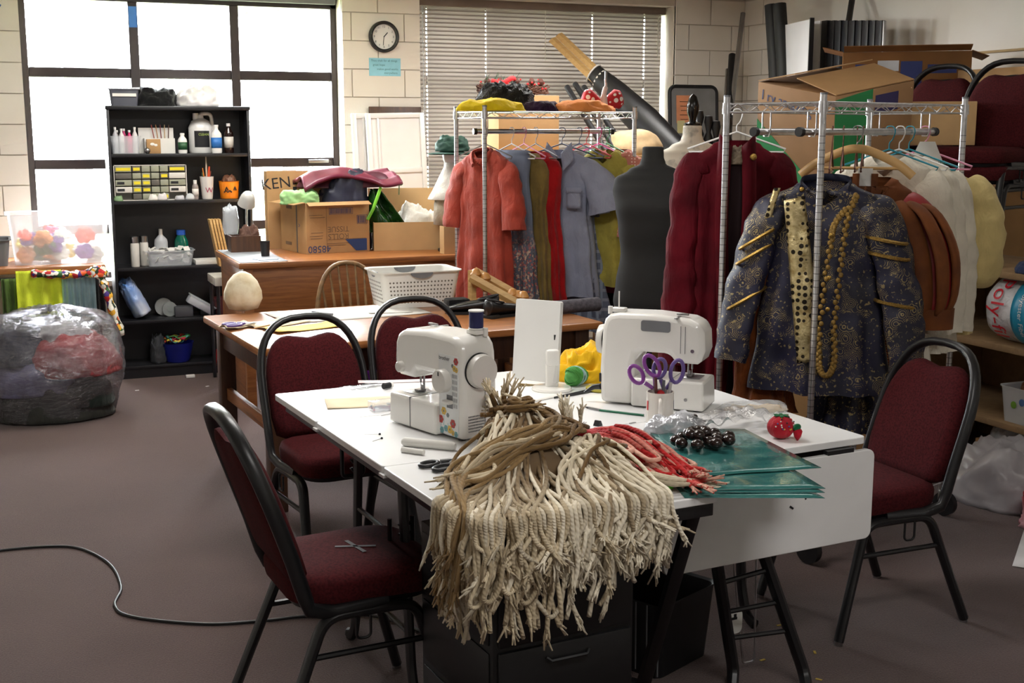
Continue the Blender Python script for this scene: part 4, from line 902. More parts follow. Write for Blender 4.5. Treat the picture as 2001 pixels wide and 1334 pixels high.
# ---- white capelet on a bust, green hat, bags on the desk's right end
cx_ = aty(893, 440, 7.32).x
wb_ = thing('small_bust', 'small bust wearing a white capelet and fringed skirt behind the rack', 'bust', (cx_, 7.42, .9005))
obj('stand', MB().lathe([(.09, 0), (.09, .015), (.015, .03), (.015, .3)], 20), MT['black_plastic'], wb_)
obj('fringed_skirt', MB().lathe([(.115, .17), (.11, .3), (.09, .38)], 40, cap=False), cloth('fringe', (196, 184, 160), .25), wb_, solid=.004)
obj('capelet', MB().lathe([(.15, .33), (.12, .38), (.075, .47), (.045, .53), (.042, .56)], 32, cap=False), MT['white_cloth'], wb_, solid=.005)
obj('head', MB().ball((0, 0, .6), .055, 16, (1, 1, 1.2)), MT['white_plastic'], wb_)
gh = thing('green_hat', 'dark green velvet hat on the small white bust', 'hat', (cx_, 7.4, .9005+.63))
gm = mk('green_velvet', (16, 58, 44), .8, sheen=.5)
obj('brim', MB().lathe([(.03, -.01), (.15, -.02), (.155, -.012), (.06, .0)], 32), gm, gh); obj('crown', heap_mb(.1, .1, .08, 5, wr=.15), gm, gh, smooth=180)
tb = carton('tan_tote', 'tan paper tote at the right end of the desk', (cx_-.06, 7.27, .9005), 0, .12, .08, .17, MT['cardboard_pale'], True)
obj('black_box', MB().span((-.05, -.04, 0), (.05, .04, .14), .004), MT['black_plastic'], None, (cx_+.07, 7.27, .9005), label='small black box beside the tan tote', cat='box')
# ------------------------------------------------------------------ dress forms
def torso(name, label, loc, rz, mat, prof, z0, neckcap=None, pole=True, sc=1):
    t_ = thing(name, label, 'dress form', loc, rz)
    m = MB(); rings = []
    PR = []
    for i in range(len(prof)-1):
        for k in range(4):
            t = k/4; a, b = prof[i], prof[i+1]; PR.append([a[q]+(b[q]-a[q])*(t*t*(3-2*t) if q else t) for q in range(4)])
    PR.append(prof[-1])
    for z, hw, dp, yo in PR:
        rings.append([V((hw*sc*math.copysign(abs(cos(a))**.9, cos(a)), yo*sc+dp*sc*sin(a), z0+z*sc)) for a in [2*pi*j/40 for j in range(40)]])
    obj('torso', m.loft(rings), mat, t_, smooth=80)
    if pole:
        obj('pole', MB().cyl((0, 0, .03), (0, 0, z0+.02), .015), MT['black_metal'], t_)
        for k in range(3):
            a = k*2.094+.5; obj('leg', MB().tube([(0, 0, .16), (.14*cos(a), .14*sin(a), .05), (.24*cos(a), .24*sin(a), .012)], .011, 8), MT['black_metal'], t_)
    return t_
prof = [(0, .185, .12, 0), (.04, .19, .125, 0), (.12, .18, .12, 0), (.28, .155, .1, 0), (.42, .17, .115, -.01), (.52, .185, .12, -.02), (.6, .2, .1, 0), (.66, .19, .08, .01), (.705, .12, .065, .01), (.735, .065, .06, .01), (.77, .055, .055, .01), (.815, .053, .053, .01), (.82, .045, .045, .01)]
p = atd(1276, 300, 6.3); t = NT('black_jersey'); t.set(Base_Color=(38, 38, 38), Roughness=.9); t.bump(t.noise(300), .2, .001)
torso('dress_form', 'dark grey headless torso form in front of the cream one', (p.x, p.y, 0), R(-28), t.m, prof, .76, sc=1.0)
p = atd(1352, 300, 7.2); t = NT('cream_canvas'); t.set(Base_Color=t.ramp(t.noise(9, 4), [(.5, (214, 206, 192)), (.62, (150, 146, 138))]), Roughness=.85)
cf = torso('dress_form', 'stained cream torso form with black neck knob', (p.x, p.y, 0), R(-28), t.m, prof, .87)
obj('neck_cap', MB().lathe([(.05, 1.69), (.052, 1.7), (.02, 1.712), (.022, 1.73), (.034, 1.76), (.036, 1.8), (.022, 1.85), (.004, 1.865)], 20), mk('knob_black', (14, 14, 14), .2), cf, (0, .008, 0))
# dark knobbed coat tree right of the cream form
p = atd(1398, 300, 7.6)
ct = thing('knobbed_stand', 'dark carved stand with knobbed posts behind the cream form', 'stand', (p.x, p.y, 0), R(-30))
for k, (x, h) in enumerate(((-.1, 1.78), (-.045, 1.75), (.0, 1.72), (.07, 1.74))):
    obj('post', MB().lathe([(.018, 0), (.018, h-.2), (.03, h-.14), (.014, h-.1), (.028, h-.04), (.022, h-.005), (.003, h)], 14, (x, 0, 0)), MT['black_plastic'], ct)
obj('rail', MB().box((-.015, 0, .9), (.22, .02, .05)), MT['black_plastic'], ct)
# framed board with notes, poles
fb = thing('framed_board', 'grey board in a rounded black frame with an orange paper', 'board', aty(1362, 250, 8.7)*1.0, rot=(R(-4), 0, 0))
fb.location.z = .9; w_ = (aty(1408, 200, 8.7)-aty(1316, 200, 8.7)).x
obj('panel', MB().box((0, 0, .55), (w_*.94, .012, 1.1)), mk('grey_board', (132, 132, 132), .4), fb)
obj('frame', MB().tube([(x, 0, y+.55) for x, y in rrect(w_, 1.12, .05)], .016, 8, closed=True), MT['black_plastic'], fb)
obj('orange_paper', MB().box((-.09, -.008, .93), (.14, .002, .22)), mk('peach', (226, 150, 108), .8), fb)
for k in range(5): obj('scribble', MB().box((-.09, -.0095, .99-.035*k), (.08-.01*(k % 3), .0008, .005)), MT['dark_wood'], fb)
obj('yellow_note', MB().box((-.12, -.009, .79), (.07, .002, .1)), mk('pale_yellow_note', (216, 206, 150), .8), fb)
carton('cardboard_box', 'carton carrying the framed board, hidden behind the forms', (fb.location.x, 8.62, .001), 0, .5, .3, .88, MT['cardboard'], False)
def lean(name, label, a, b, r, mat, cat='pole', grp=None, ya=8.75, yb=8.5):
    A, B = aty(*a, ya), aty(*b, yb); e = B+(B-A)*((B.z-.02)/max(.05, A.z-B.z)); e = e if (e-B).length < 2.5 else B+(B-A).normalized()*1.5
    e.z = max(e.z, .02)
    return obj(name, MB().tube([A, A+(B-A)*.1, B, e], r, 12), mat, None, label=label, cat=cat, group=grp)
lean('metal_pole', 'bare steel pole leaning in the back corner', (1452, 26), (1430, 205), .02, MT['steel'])
lean('black_pipe', 'thick black pipe standing in the back corner', (1431, 108), (1426, 205), .03, MT['black_metal'], 'pipe')
lean('thin_pipe', 'thin short steel pipe beside the thick black pipe', (1421, 136), (1417, 205), .014, MT['steel'], 'pipe')
# right wall: rolls, panels, slats
def wallpt(px, py, x=5.35): return atx(px, py, x)
for i, (px, top) in enumerate(((1507, 10), (1523, 8))):
    a = wallpt(px, top); b = wallpt(px+7, 120); e = b+(b-a)*((b.z-.01)/(a.z-b.z)); e.x = 5.3
    obj('black_roll', MB().tube([a, b, e], .05, 14), mk('dark_roll_%d' % i, (24, 26, 24), .6), None, label=['left one of two tall black rolls by the right wall', 'right one of two tall black rolls by the right wall'][i], cat='roll', group='tall black rolls')
def wpanel(name, label, px0, px1, py, xx, mat, th=.02, cat='panel', grp=None):
    a, b = atx(px0, py, xx), atx(px1, py, xx); L = abs(a.y-b.y)
    return obj(name, MB().box((0, 0, a.z/2), (th, L, a.z), bev=.002), mat, None, (xx, (a.y+b.y)/2, .0), label=label, cat=cat, group=grp)
wpn = thing('white_board', 'white board with black edges leaning upright by the right wall', 'panel', (0, 0, 0))
a, b = atx(1523, 52, 5.4), atx(1586, 42, 5.25)
m = MB(); d_ = (b-a); d_.z = 0; L = d_.length; n_ = V((-d_.y, d_.x, 0)).normalized()
wpn.location = ((a.x+b.x)/2, (a.y+b.y)/2, 0); wpn.rotation_euler = (0, 0, atan2(d_.y, d_.x))
obj('board', MB().box((0, 0, a.z/2), (L, .02, a.z)), MT['white_lam'], wpn); obj('edge', MB().box((L/2+.006, 0, a.z/2+.004), (.014, .03, a.z+.01)), MT['black_plastic'], wpn)
wpanel('narrow_board', 'narrow white board right of the wide white one', 1592, 1606, 42, 5.4, MT['white_lam'], .03)
n = 9
for i in range(n):
    p0 = 1608+i*(1728-1608)/n
    wpanel('black_plank', ('first', 'second', 'third', 'fourth', 'fifth', 'sixth', 'seventh', 'eighth', 'ninth')[i]+' upright black plank from the white board by the right wall', p0+1, p0+12, 41, 5.4+.01*(i % 2), MT['black_wood'], .03, 'plank', 'black planks by the right wall')
wpanel('grey_plank', 'thin grey plank near the right end of the black row', 1727, 1730, 41, 5.37, MT['steel'], .02)
a, b = atx(1668, -20, 5.6), atx(1658, 45, 5.5); obj('black_pole', MB().cyl(a, b+(b-a)*1.5, .022, n=12), MT['black_metal'], None, label='black pole rising behind the black slats', cat='pole')
# ------------------------------------------------------------------ wooden shelving on the right with chairs on top
SX, SY0, SY1 = 4.36, 3.4, 6.1
ws = thing('storage_shelves', 'low particle board shelving along the right wall, chairs stacked on top', 'shelves', (SX, 0, 0))
for z in (1.0, .65, .28): obj('shelf', MB().span((0, SY0, z-.03), (.62, SY1, z), .003), MT['ply'], ws)
for y in (SY0+.01, 5.2, SY1-.03): obj('upright', MB().span((.02, y, 0), (.6, y+.025, .97)), MT['ply'], ws)
obj('back_panel', MB().span((.605, SY0, 0), (.62, SY1, .97)), MT['ply'], ws)
ff = NT('fiberfill'); ff.set(Base_Color=ff.ramp(ff.noise(6), [(.3, (196, 198, 204)), (.7, (226, 226, 230))]), Roughness=.25); ff.bump(ff.noise(22, 4, dist=1), .5, .02)
fbag = thing('fiber_fill_bag', 'plump plastic roll of fibre fill with red lettering on the shelf', 'bag', (SX+.16, 4.3, .65+.163))
m = MB(); rings = []
for i in range(25):
    t = i/24; y = .36-.72*t; e = min(1, sin(min(t, 1-t)*pi*3.2) if min(t, 1-t) < .16 else 1); rings.append([V((.16*(.25+.75*e)*cos(a)*(1+.04*sin(5*a+t*9)), y, .16*(.25+.75*e)*sin(a)*(1+.03*sin(4*a+t*7)))) for a in [2*pi*j/32 for j in range(32)]])
obj('bag_body', m.loft(rings), ff.m, fbag, smooth=180)
def wrapband(nm, y0, y1, a0, a1, mat): 
    return obj(nm, MB().grid(lambda u, v: (.168*cos(R(a0+(a1-a0)*v)), y1+(y0-y1)*u, .168*sin(R(a0+(a1-a0)*v))), 6, 20), mat, fbag, solid=.001, smooth=180)
cy_ = mk('cyan_print', (40, 150, 190), .35, 0, .05); wrapband('print_band', -.02, .1, 95, 265, cy_); wrapband('print_patch', -.2, -.1, 110, 160, mk('red_print', (196, 30, 44), .35)); wrapband('print_band', -.22, -.2, 100, 260, cy_)
rp = mk('red_letter', (206, 30, 50), .35, 0, 0)
def wraptext(s, size, mat, yb, a_mid):
    o = text('print', s, size, mat, fbag, (0, 0, 0), (0, 0, 0)); me = o.data
    for v in me.vertices:
        a = R(a_mid)+v.co.x/.17; v.co = V((.1705*cos(a), yb-v.co.y, .1705*sin(a)))
wraptext('Poly-fil', .12, rp, .19, 176); wraptext('Polyester Fiber Fill', .04, mk('white_print', (236, 236, 236), .4, 0, 0), .04, 190)
heap('blue_cloth', 'crumpled blue cloth lying on the shelf top', 'cloth', (SX+.12, 4.35, 1.0005), .1, .12, .05, cloth('blue_cl', (48, 62, 96), .2), 3)
tub = thing('storage_bin', 'clear bin with printed front and brown cloth on the lowest shelf', 'bin', (SX+.16, 4.3, .2805))
obj('tub', tray_mb(.26, .34, .17, .9, .004, .02, .015), MT['frost'], tub)
tub_h = heap('brown_cloth', 'rust brown cloth filling the clear bin on the lowest shelf', 'cloth', (SX+.16, 4.3, .285), .11, .14, .24, cloth('rust_cl', (120, 66, 36), .2), 5, wr=.08)
for i, c in enumerate(((120, 170, 60), (90, 130, 190), (170, 70, 140))): obj('dot', MB().ball((-.127, .08-.05*i, .09+.02*(i % 2)), .018, 10, (.06, 1, 1)), mk('dot_%d' % i, c, .5), tub)
heap('pink_cloth', 'mauve cloth bundle at the front of the lowest shelf', 'cloth', (SX+.1, 3.98, .2805), .1, .12, .09, cloth('mauve', (140, 100, 130), .2), 8)
heap('yellow_scrap', 'tan felt scraps beside the mauve bundle', 'cloth', (SX+.08, 3.78, .2805), .08, .08, .06, cloth('tan_felt', (190, 140, 80), .2), 9)
heap('grey_wrap', 'bubble wrapped parcel under the lowest shelf', 'parcel', (SX+.2, 4.5, .155), .13, .1, .09, MT['frost'], 12)
carton('cardboard_box', 'flat carton under the lowest shelf', (SX+.2, 4.5, .001), 0, .3, .26, .15, MT['cardboard'], False)
heap('white_bag', 'big translucent white plastic bag on the carpet before the shelving', 'bag', (4.14, 4.14, .001), .2, .28, .22, mk('poly_bag', (176, 172, 176), .3, 0, .1, bump=.4, bs=14), 13, wr=.16)
heap('pink_bag', 'pink paper and red handled bag at the right edge of the floor', 'bag', (4.02, 3.74, .001), .12, .12, .16, mk('pink_paper', (196, 150, 160), .7, c2=(150, 40, 44), vs=7), 14, wr=.25)
obj('paper_sheet', MB().grid(lambda u, v: ((u-.5)*.45, (v-.5)*.3, .004+.012*u*v), 6, 6), mk('grey_paper', (200, 196, 196), .8), None, (3.78, 3.48, 0), (0, 0, R(40)), solid=.001, label='grey sheet of paper on the carpet at the right edge', cat='paper')
# ------------------------------------------------------------------ boxes on the shelving
def hid(label, x, y, w_, d_, h, z=1.001): carton('cardboard_box', label, (x, y, z), R(-8), w_, d_, h, MT['cardboard'], False)
p = atd(1625, 300, 6.7)
carton('cardboard_box', 'carton on the floor carrying the green printed box', (p.x, p.y, .001), R(-38), .6, .6, 1.09, MT['cardboard'], False)
gbx = carton('cardboard_box', 'large tilted carton with green panels and handwriting, flaps half open', (p.x, p.y, 1.185), 0, .54, .54, .74, mk('carton_brown', (160, 122, 84), .85, 0, .08, 5, .08, 100), False)
gbx.rotation_euler = (MX.Rotation(R(13), 4, V((cos(R(-36)), sin(R(-36)), 0))) @ MX.Rotation(R(9), 4, 'Z')).to_euler()
gr = mk('print_green', (44, 138, 78), .8, 0, .06)
GB = .54
def gface(face, poly, mat, o=.0015):
    m = MX.Translation((-GB/2-o, 0, 0)) @ MX(((0, 0, 1, 0), (-1, 0, 0, 0), (0, 1, 0, 0), (0, 0, 0, 1))) if face == 'l' else MX.Translation((0, -GB/2-o, 0)) @ MX(((1, 0, 0, 0), (0, 0, 1, 0), (0, 1, 0, 0), (0, 0, 0, 1)))
    obj('print', MB().prism(poly, .0008, m), mat, gbx, smooth=0)
# after a turn of -83 degrees the -x face looks to the left of the camera... faces: 'l' and 'f'
gface('l', [(-.27, .55), (.12, .30), (.12, .05), (-.27, .05)], gr); gface('f', [(-.27, .0), (-.02, .0), (-.02, .74), (-.27, .72)], gr)
text('print', 'I ry amazing', .075, MT['blue_ink'], gbx, (-GB/2-.002, .06, .66), (MX.Rotation(-pi/2, 4, 'Z') @ MX.Rotation(pi/2, 4, 'X') @ MX.Rotation(R(-6), 4, 'Z')))
for k, s in enumerate(('Kitchen', 'Bedroom', 'Family', 'Laundry', 'Garage')): text('print', s, .04, mk('violet_ink', (70, 60, 110), .8), gbx, (-GB/2-.002, -.2, .24-.045*k), (MX.Rotation(-pi/2, 4, 'Z') @ MX.Rotation(pi/2, 4, 'X')))
obj('print', MB().box((.08, -GB/2-.001, .66), (.16, .001, .09)), mk('violet_patch', (60, 52, 100), .8), gbx)
for s, ang in ((1, 14), (-1, 10)):
    m = MB().box((0, -s*GB/4, 0), (GB*.99, GB/2, .005)); m.mat(MX.Translation((0, s*GB/2, .745)) @ MX.Rotation(-s*R(ang), 4, 'X')); obj('flap', m, MT['cardboard'], gbx, smooth=0)
p = atd(1778, 200, 8.05)
carton('cardboard_box', 'tall carton on the floor under the blue taped one', (p.x-.12, p.y-.08, .001), R(-38), .5, .4, 1.71, MT['cardboard'], False)
tb_ = carton('cardboard_box', 'brown carton with strips of blue tape beside the right wall', (p.x-.12, p.y-.08, 1.713), R(-38), .72, .46, .4, mk('carton_dark', (150, 106, 62), .85, 0, .1, 5, .1), True, (('f', 12, .12), ('r', -20, .1), ('l', 14, .12)))
blt = mk('tape_blue', (38, 56, 130), .5, 0, .1)
for x, z, ww, hh in ((-.22, .27, .13, .12), (.03, .27, .12, .15), (.2, .3, .16, .05)): obj('blue_tape', MB().box((x, -.2315, z), (ww, .001, hh)), blt, tb_)
obj('clear_tape', MB().box((-.1, -.2315, .32), (.12, .001, .06)), MT['steel'], tb_)
p = atd(1950, 180, 7.75)
carton('cardboard_box', 'tall carton on the floor behind the stored chairs', (p.x, p.y, .001), 0, .4, .6, 1.5, MT['cardboard'], False)
carton('cardboard_box', 'plain carton at the right edge behind the stacked chairs', (p.x, p.y, 1.502), R(0), .4, .8, .5, MT['cardboard'], False)
# ------------------------------------------------------------------ banquet chair
def make_chair(label, loc, rz, grp=None):
    c = thing('banquet_chair', label, 'chair', loc, rz, grp)
    fr = MT['black_metal']; mr = MT['maroon']
    # seat: rounded trapezoid cushion, +y is the front
    def outline(s, z):
        pts = []
        for x, y in rrect(.42, .43, .1, 6): pts.append(V((x*s*(1+.06*y/.2), (y+.01)*s, z)))
        return pts
    obj('seat', MB().loft([outline(.9, .415), outline(.98, .42), outline(1, .44), outline(1, .465), outline(.97, .482), outline(.85, .492), outline(.5, .497), outline(.1, .498)]), mr, c, smooth=60)
    obj('seat_pan', MB().loft([outline(.9, .4), outline(.93, .415)]), MT['black_plastic'], c)
    # arch outline of the back: (x, s) with s measured up the reclined back
    def arch(w_, h0, h1, n=18): return [(w_*math.copysign(abs(cos(a))**.72, cos(a)), h0+(h1-h0)*sin(a)**.8) for a in [pi*k/n for k in range(n+1)]]
    by = lambda s: -.185-.16*(max(0, s)/.47)**1.1
    zz = lambda s: .46+s
    def P(x, s, off=0): return V((x, by(s)+off, zz(s)))
    A = [P(x, s) for x, s in arch(.215, .2, .47)]
    path = [V((.2, .05, .405)), V((.205, -.1, .4)), V((.212, -.17, .42)), P(.215, .0), P(.215, .1)]+A+[P(-.215, .1), P(-.215, .0), V((-.212, -.17, .42)), V((-.205, -.1, .4)), V((-.2, .05, .405))]
    obj('back_frame', MB().tube(path, .0145, 10, flat=1.45, up=(1, 0, 0)), fr, c, smooth=80)
    top = arch(.196, .2, .425, 20)
    top = [(x, s-(.036*exp(-(x/.085)**2))) for x, s in top]
    out = top+[(-.196, .1), (-.185, .035), (-.15, .02), (.15, .02), (.185, .035), (.196, .1)]
    def ring(sc, off): 
        return [P(x*sc, .21+(s-.21)*sc, off) for x, s in out]
    obj('backrest', MB().loft([ring(.4, -.022), ring(.9, -.02), ring(.985, -.012), ring(1, 0), ring(.985, .02), ring(.93, .034), ring(.8, .04), ring(.3, .044)]), mr, c, smooth=60)
    for s in (-1, 1):
        x = s*.215
        for fy, kneey in ((.235, .13), (-.285, -.13)):
            l = obj('leg', MB().tube(bent([(x*.93, 0, .39), (x*.95, kneey, .39), (x*1.06, fy, .012)], .05, 6), .0155, 10, flat=1.2), fr, c)
            obj('glide', MB().cyl((x*1.06, fy, 0), (x*1.06, fy, .016), .014, n=12), MT['steel'], l)
        obj('stretcher', MB().cyl((x*.985, .16, .285), (x*.985, -.18, .285), .009, n=8), fr, c)
        obj('ganging_loop', MB().tube(bent([(x+s*.014, -.05+a, .385+b) for a, b in ((0, 0), (.0, -.06), (.04, -.06), (.04, 0))], .015), .004, 6), fr, c)
    return c
# stacked chairs on top of the shelving
for (lab, lab2, x, y) in (('left upper banquet chair stacked on the shelving, tan box on its seat', 'left lower banquet chair on the shelving, under another', 4.62, 5.46), ('right upper banquet chair stacked on the shelving, cut by the picture edge', 'right lower banquet chair on the shelving, under another', 4.55, 4.9)):
    make_chair(lab2, (x+.02, y, 1.001), R(110), 'chairs stored on the shelving'); make_chair(lab, (x, y, 1.085), R(110), 'chairs stored on the shelving')
p = atd(1778, 280, 6.85)
carton('cardboard_box', 'plain tan carton on the seat of the stored chair', (p.x, p.y, 1.586), R(-38), .62, .26, .22, MT['cardboard_pale'], False)
p = atd(1690, 280, 6.8)
carton('cardboard_box', 'carton on the shelving under the left end of the plain tan one', (p.x, p.y, 1.001), R(-38), .24, .24, .58, MT['cardboard'], False)
# ------------------------------------------------------------------ costumes on the near rack
def onrod(t_, rod): return R2+U2*t_+V2*rod+V((0, 0, ROD))
vel = NT('maroon_velvet'); vel.set(Base_Color=vel.ramp(vel.noise(7, 3), [(.3, (58, 6, 14)), (.7, (84, 10, 22))]), Roughness=.8, Sheen_Weight=.12); vel.bump(vel.noise(9, 4, vel.co('Object', (1.6, 1.6, .5)), .5, .6), .5, .03); vel.b.inputs['Sheen Tint'].default_value = lin((190, 60, 70)); vel.b.inputs['Specular IOR Level'].default_value = .1
p = V(atd(1440, 250, 5.22)); p.z = 1.725
hanger('thin white wire hanger of the maroon robe', p, R(-31), hm['white'])
g = garment('maroon_robe', 'long maroon velvet robe hanging left of the brocade coat', p+V((0, 0, -.03)), R(-31), vel.m, 1.3, .2, .25, .07, sl=.85, slr=(.075, .075, .09), seed=21, folds=11, amp=.04, slout=.025, nd=.1, slope=.1)
for s in (-1, 1):
    obj('lapel', MB().grid(lambda u, v, s=s: (s*(.02+.05*u+.01*sin(v*7)), -.1-.03*sin(u*3)-.045*v, -.1-1.15*v+.05*u*(1-v)), 8, 30), vel.m, g, solid=.006, smooth=180)
obj('inner_panel', MB().grid(lambda u, v: (-.03+.06*u, -.082-.03*v, -.14-1.0*v), 4, 16), mk('robe_dark', (34, 8, 14), .9), g, solid=.003)
obj('fur_tuft', heap_mb(.035, .03, .06, 3), mk('fur_grey', (110, 96, 78), .9, bump=.6, bs=120), g, (0.0, -.08, -.17), smooth=180)
obj('brooch', MB().ball((.065, -.135, -.14), .014, 12, (1, .6, 1)), MT['gold'], g)
# brocade: navy ground with metallic gold figures
def brocade(name, gold_amt=.1):
    t = NT(name); co = t.co('Object', (1, 1, 1)); v = t.vor(24, 'Distance', co); rings_ = t.wave(3.4, None, 0); s1 = t.math('SINE', t.math('MULTIPLY', v, 46)); k = t.step(s1, .72, .85); gate = t.step(t.noise(13, 3, co), .5, .56)
    dots = t.step(t.noise(75, 2, co), .62, .66)
    f = t.math('MINIMUM', t.math('ADD', t.math('MULTIPLY', k, gate), t.math('MULTIPLY', dots, .7)), 1)
    f = t.math('MULTIPLY', f, gold_amt)
    t.set(Base_Color=t.mix(f, t.ramp(t.noise(8), [(.3, (14, 13, 32)), (.7, (26, 25, 54))]), (206, 182, 120)), Metallic=t.math('MULTIPLY', f, .8), Roughness=t.math('SUBTRACT', .55, t.math('MULTIPLY', f, .25)))
    t.bump(f, .35, .002); return t.m
BR = brocade('navy_brocade', .55); BD = brocade('dark_brocade', .8)
gl_ = NT('gold_lace'); co = gl_.co(); hole = gl_.step(gl_.vor(38, 'Distance', co, rnd_=.3), .33, .38)
gl_.set(Base_Color=gl_.mix(hole, (40, 34, 26), gl_.ramp(gl_.noise(40), [(.3, (150, 130, 84)), (.7, (212, 196, 150))])), Metallic=.75, Roughness=.38); gl_.bump(gl_.noise(120, 3), .6, .004)
p = V(atd(1616, 300, 4.9)); p.z = 1.542
g = garment('brocade_coat', 'navy and gold brocade coat at the front of the near rack', p, R(-40), BR, .82, .225, .27, .075, sl=.62, slr=(.09, .082, .075), seed=31, folds=5, amp=.022, slout=.11, nd=.07, neck=.085, fwd=-.02)
fy = lambda z: -.094-.035*min(1, max(0, (-z-.1)/.7))
obj('gold_facing', MB().grid(lambda u, v: (-.145+.075*u+.075*v+.02*v*u-.02*(1-v)*u*0, fy(-.12-.7*v)-.012*sin(u*pi)-.004*sin(v*25), -.125-.62*v-.02*(1-u)), 10, 40), gl_.m, g, solid=.006, smooth=180)
bp = spline([(.12, fy(-.12)-.0, -.12), (.09, fy(-.2)-.008, -.22), (.075, fy(-.4)-.012, -.4), (.062, fy(-.6)-.012, -.6), (.068, fy(-.75)-.012, -.74), (.05, fy(-.8)-.012, -.8), (.02, fy(-.8)-.012, -.79), (.008, fy(-.7)-.012, -.7), (.015, fy(-.5)-.012, -.5), (.035, fy(-.3)-.01, -.3), (.045, fy(-.22)-.004, -.23), (.09, fy(-.16), -.165)], 10)
bm_ = mk('braid', (168, 132, 62), .5, .35, .35, 90, .5, 400)
m = MB(); L = 0
for i in range(0, len(bp)-1):
    m.ball(bp[i]+V((.004*(1 if i % 2 else -1), 0, 0)), .0095, 7, (1, .5, 1.1))
obj('gold_braid', m, bm_, g, kind='stuff', smooth=180)
for z in (-.13, -.27, -.43, -.55): button(g, .035 if z < -.2 else -.08, fy(z)-.016, z if z < -.2 else -.1, MT['gold'], .009)
obj('collar_band', MB().tube(spline([(-.09, -.05, -.1), (-.085, .03, -.07), (0, .055, -.06), (.085, .03, -.07), (.09, -.05, -.1)], 6), .016, 8, flat=.3), mk('navy_lining', (22, 26, 50), .8), g)
for s in (-1, 1):
    for k, z in enumerate((.24, .3, .48)):
        c = V((s*(.212+.085*min(1, (z-.16)/.5+.15)), -.03, -z-.05))
        obj('sleeve_band', MB().tube(spline([c+V((-.075, -.012, .03*s-.018)), c+V((-.06, -.045, .024*s-.014)), c+V((0, -.062, 0)), c+V((.055, -.042, -.022*s+.012)), c+V((.07, -.012, -.028*s+.017))], 5), .0075, 6), MT['gold'], g)
for s in (-1,): obj('shoulder_trim', MB().grid(lambda u, v: (-.19-.04*v+.025*u, -.05-.02*sin(v*3), -.1-.16*v), 4, 12), gl_.m, g, solid=.005)
# second brocade piece below: breeches
garment('brocade_breeches', 'dark gold flecked breeches hanging below the brocade coat', onrod(.36, .1)+V((.02, -.0, -.62)), R(-42), BD, .5, .13, .17, .09, seed=33, neck=.12, nd=0, slope=.02, folds=6, amp=.03, grp=None)
garment('rust_trousers', 'rust coloured trousers hanging low behind the brocade coat', onrod(.08, .3)+V((0, 0, -.62)), R(-40), cloth('rust_cloth', (130, 66, 24), .2), .42, .12, .13, .06, seed=34, neck=.11, nd=0, slope=.02)
obj('teal_pouch', heap_mb(.05, .04, .13, 2), cloth('teal_cloth', (30, 140, 160), .15), None, tuple(onrod(.1, .22)+V((0, 0, -ROD+.18))), smooth=180, label='teal pouch behind the front post of the near rack', cat='pouch')
# doublet on wooden hanger
hp = V(atd(1676, 262, 5.04)); hp.z = ROD
hanger('curved wooden hanger of the rust velvet doublet', hp, R(-46), hm['wood'], .215, True)
ru = NT('rust_velvet'); ru.set(Base_Color=ru.ramp(ru.noise(9, 4), [(.3, (86, 42, 10)), (.7, (130, 70, 20))]), Roughness=.8, Sheen_Weight=.12); ru.b.inputs['Sheen Tint'].default_value = lin((200, 120, 60))
gsk = NT('copper_ruching'); gsk.set(Base_Color=gsk.mix(gsk.step(gsk.wave(30, None, 3, 'Z'), .5, .7), (92, 44, 14), (176, 108, 40)), Roughness=.45, Metallic=.4); gsk.bump(gsk.wave(30, None, 3, 'Z'), .6, .006)
g = garment('velvet_doublet', 'rust velvet doublet with red slashed puff sleeves on the wooden hanger', hp+V((.035, -.01, -.1)), R(-34), ru.m, .44, .205, .19, .07, seed=41, nd=.1, neck=.1, folds=4, amp=.012)
for s in (-1, 1):
    pp = [(s*.15, 0, -.17), (s*.2, -.01, -.22), (s*.255, -.03, -.36), (s*.275, -.04, -.52), (s*.275, -.045, -.6)]
    obj('red_puff', sleeve_mb(pp, (.05, .07, .085, .085, .06), 3+s, .9, wr=.006), mk('slash_red', (150, 36, 38), .5), g, smooth=180)
    PP = spline(pp, 4)
    for k in range(8):
        a = k*pi/4+.3; pts = []
        for i, c in enumerate(PP):
            t_ = i/(len(PP)-1); rr = .058+.046*sin(min(1, t_*1.05)*pi)**.8; pts.append(c+V((rr*cos(a)*.95, rr*sin(a), 0)))
        obj('sleeve_pane', MB().tube(pts, [.022+.016*sin(i/(len(PP)-1)*pi) for i in range(len(PP))], 8, flat=.4, up=(cos(a+pi/2), sin(a+pi/2), 0)), ru.m, g, smooth=180)
    obj('cuff', MB().tube([(s*.275, -.045, -.58), (s*.277, -.047, -.66)], [.085, .08], 20, flat=.85), ru.m, g, smooth=60)
obj('copper_peplum', body_mb(.4, .17, .2, .09, seed=43, neck=.17, nd=0, slope=.01, folds=12, amp=.01, z0=-.5), gsk.m, g, smooth=180)
obj('paper_tag', MB().box((.0, -.03, -.12), (.055, .002, .16)), MT['paper'], g)
text('print', 'BR', .04, mk('green_ink', (24, 90, 70), .7), g, (.0, -.032, -.16), FACE_N)
for s in (-1, 1): obj('strap', MB().tube([(s*.035, -.04, -.06), (s*.036, -.05, -.2)], .013, 8, flat=.4), ru.m, g)
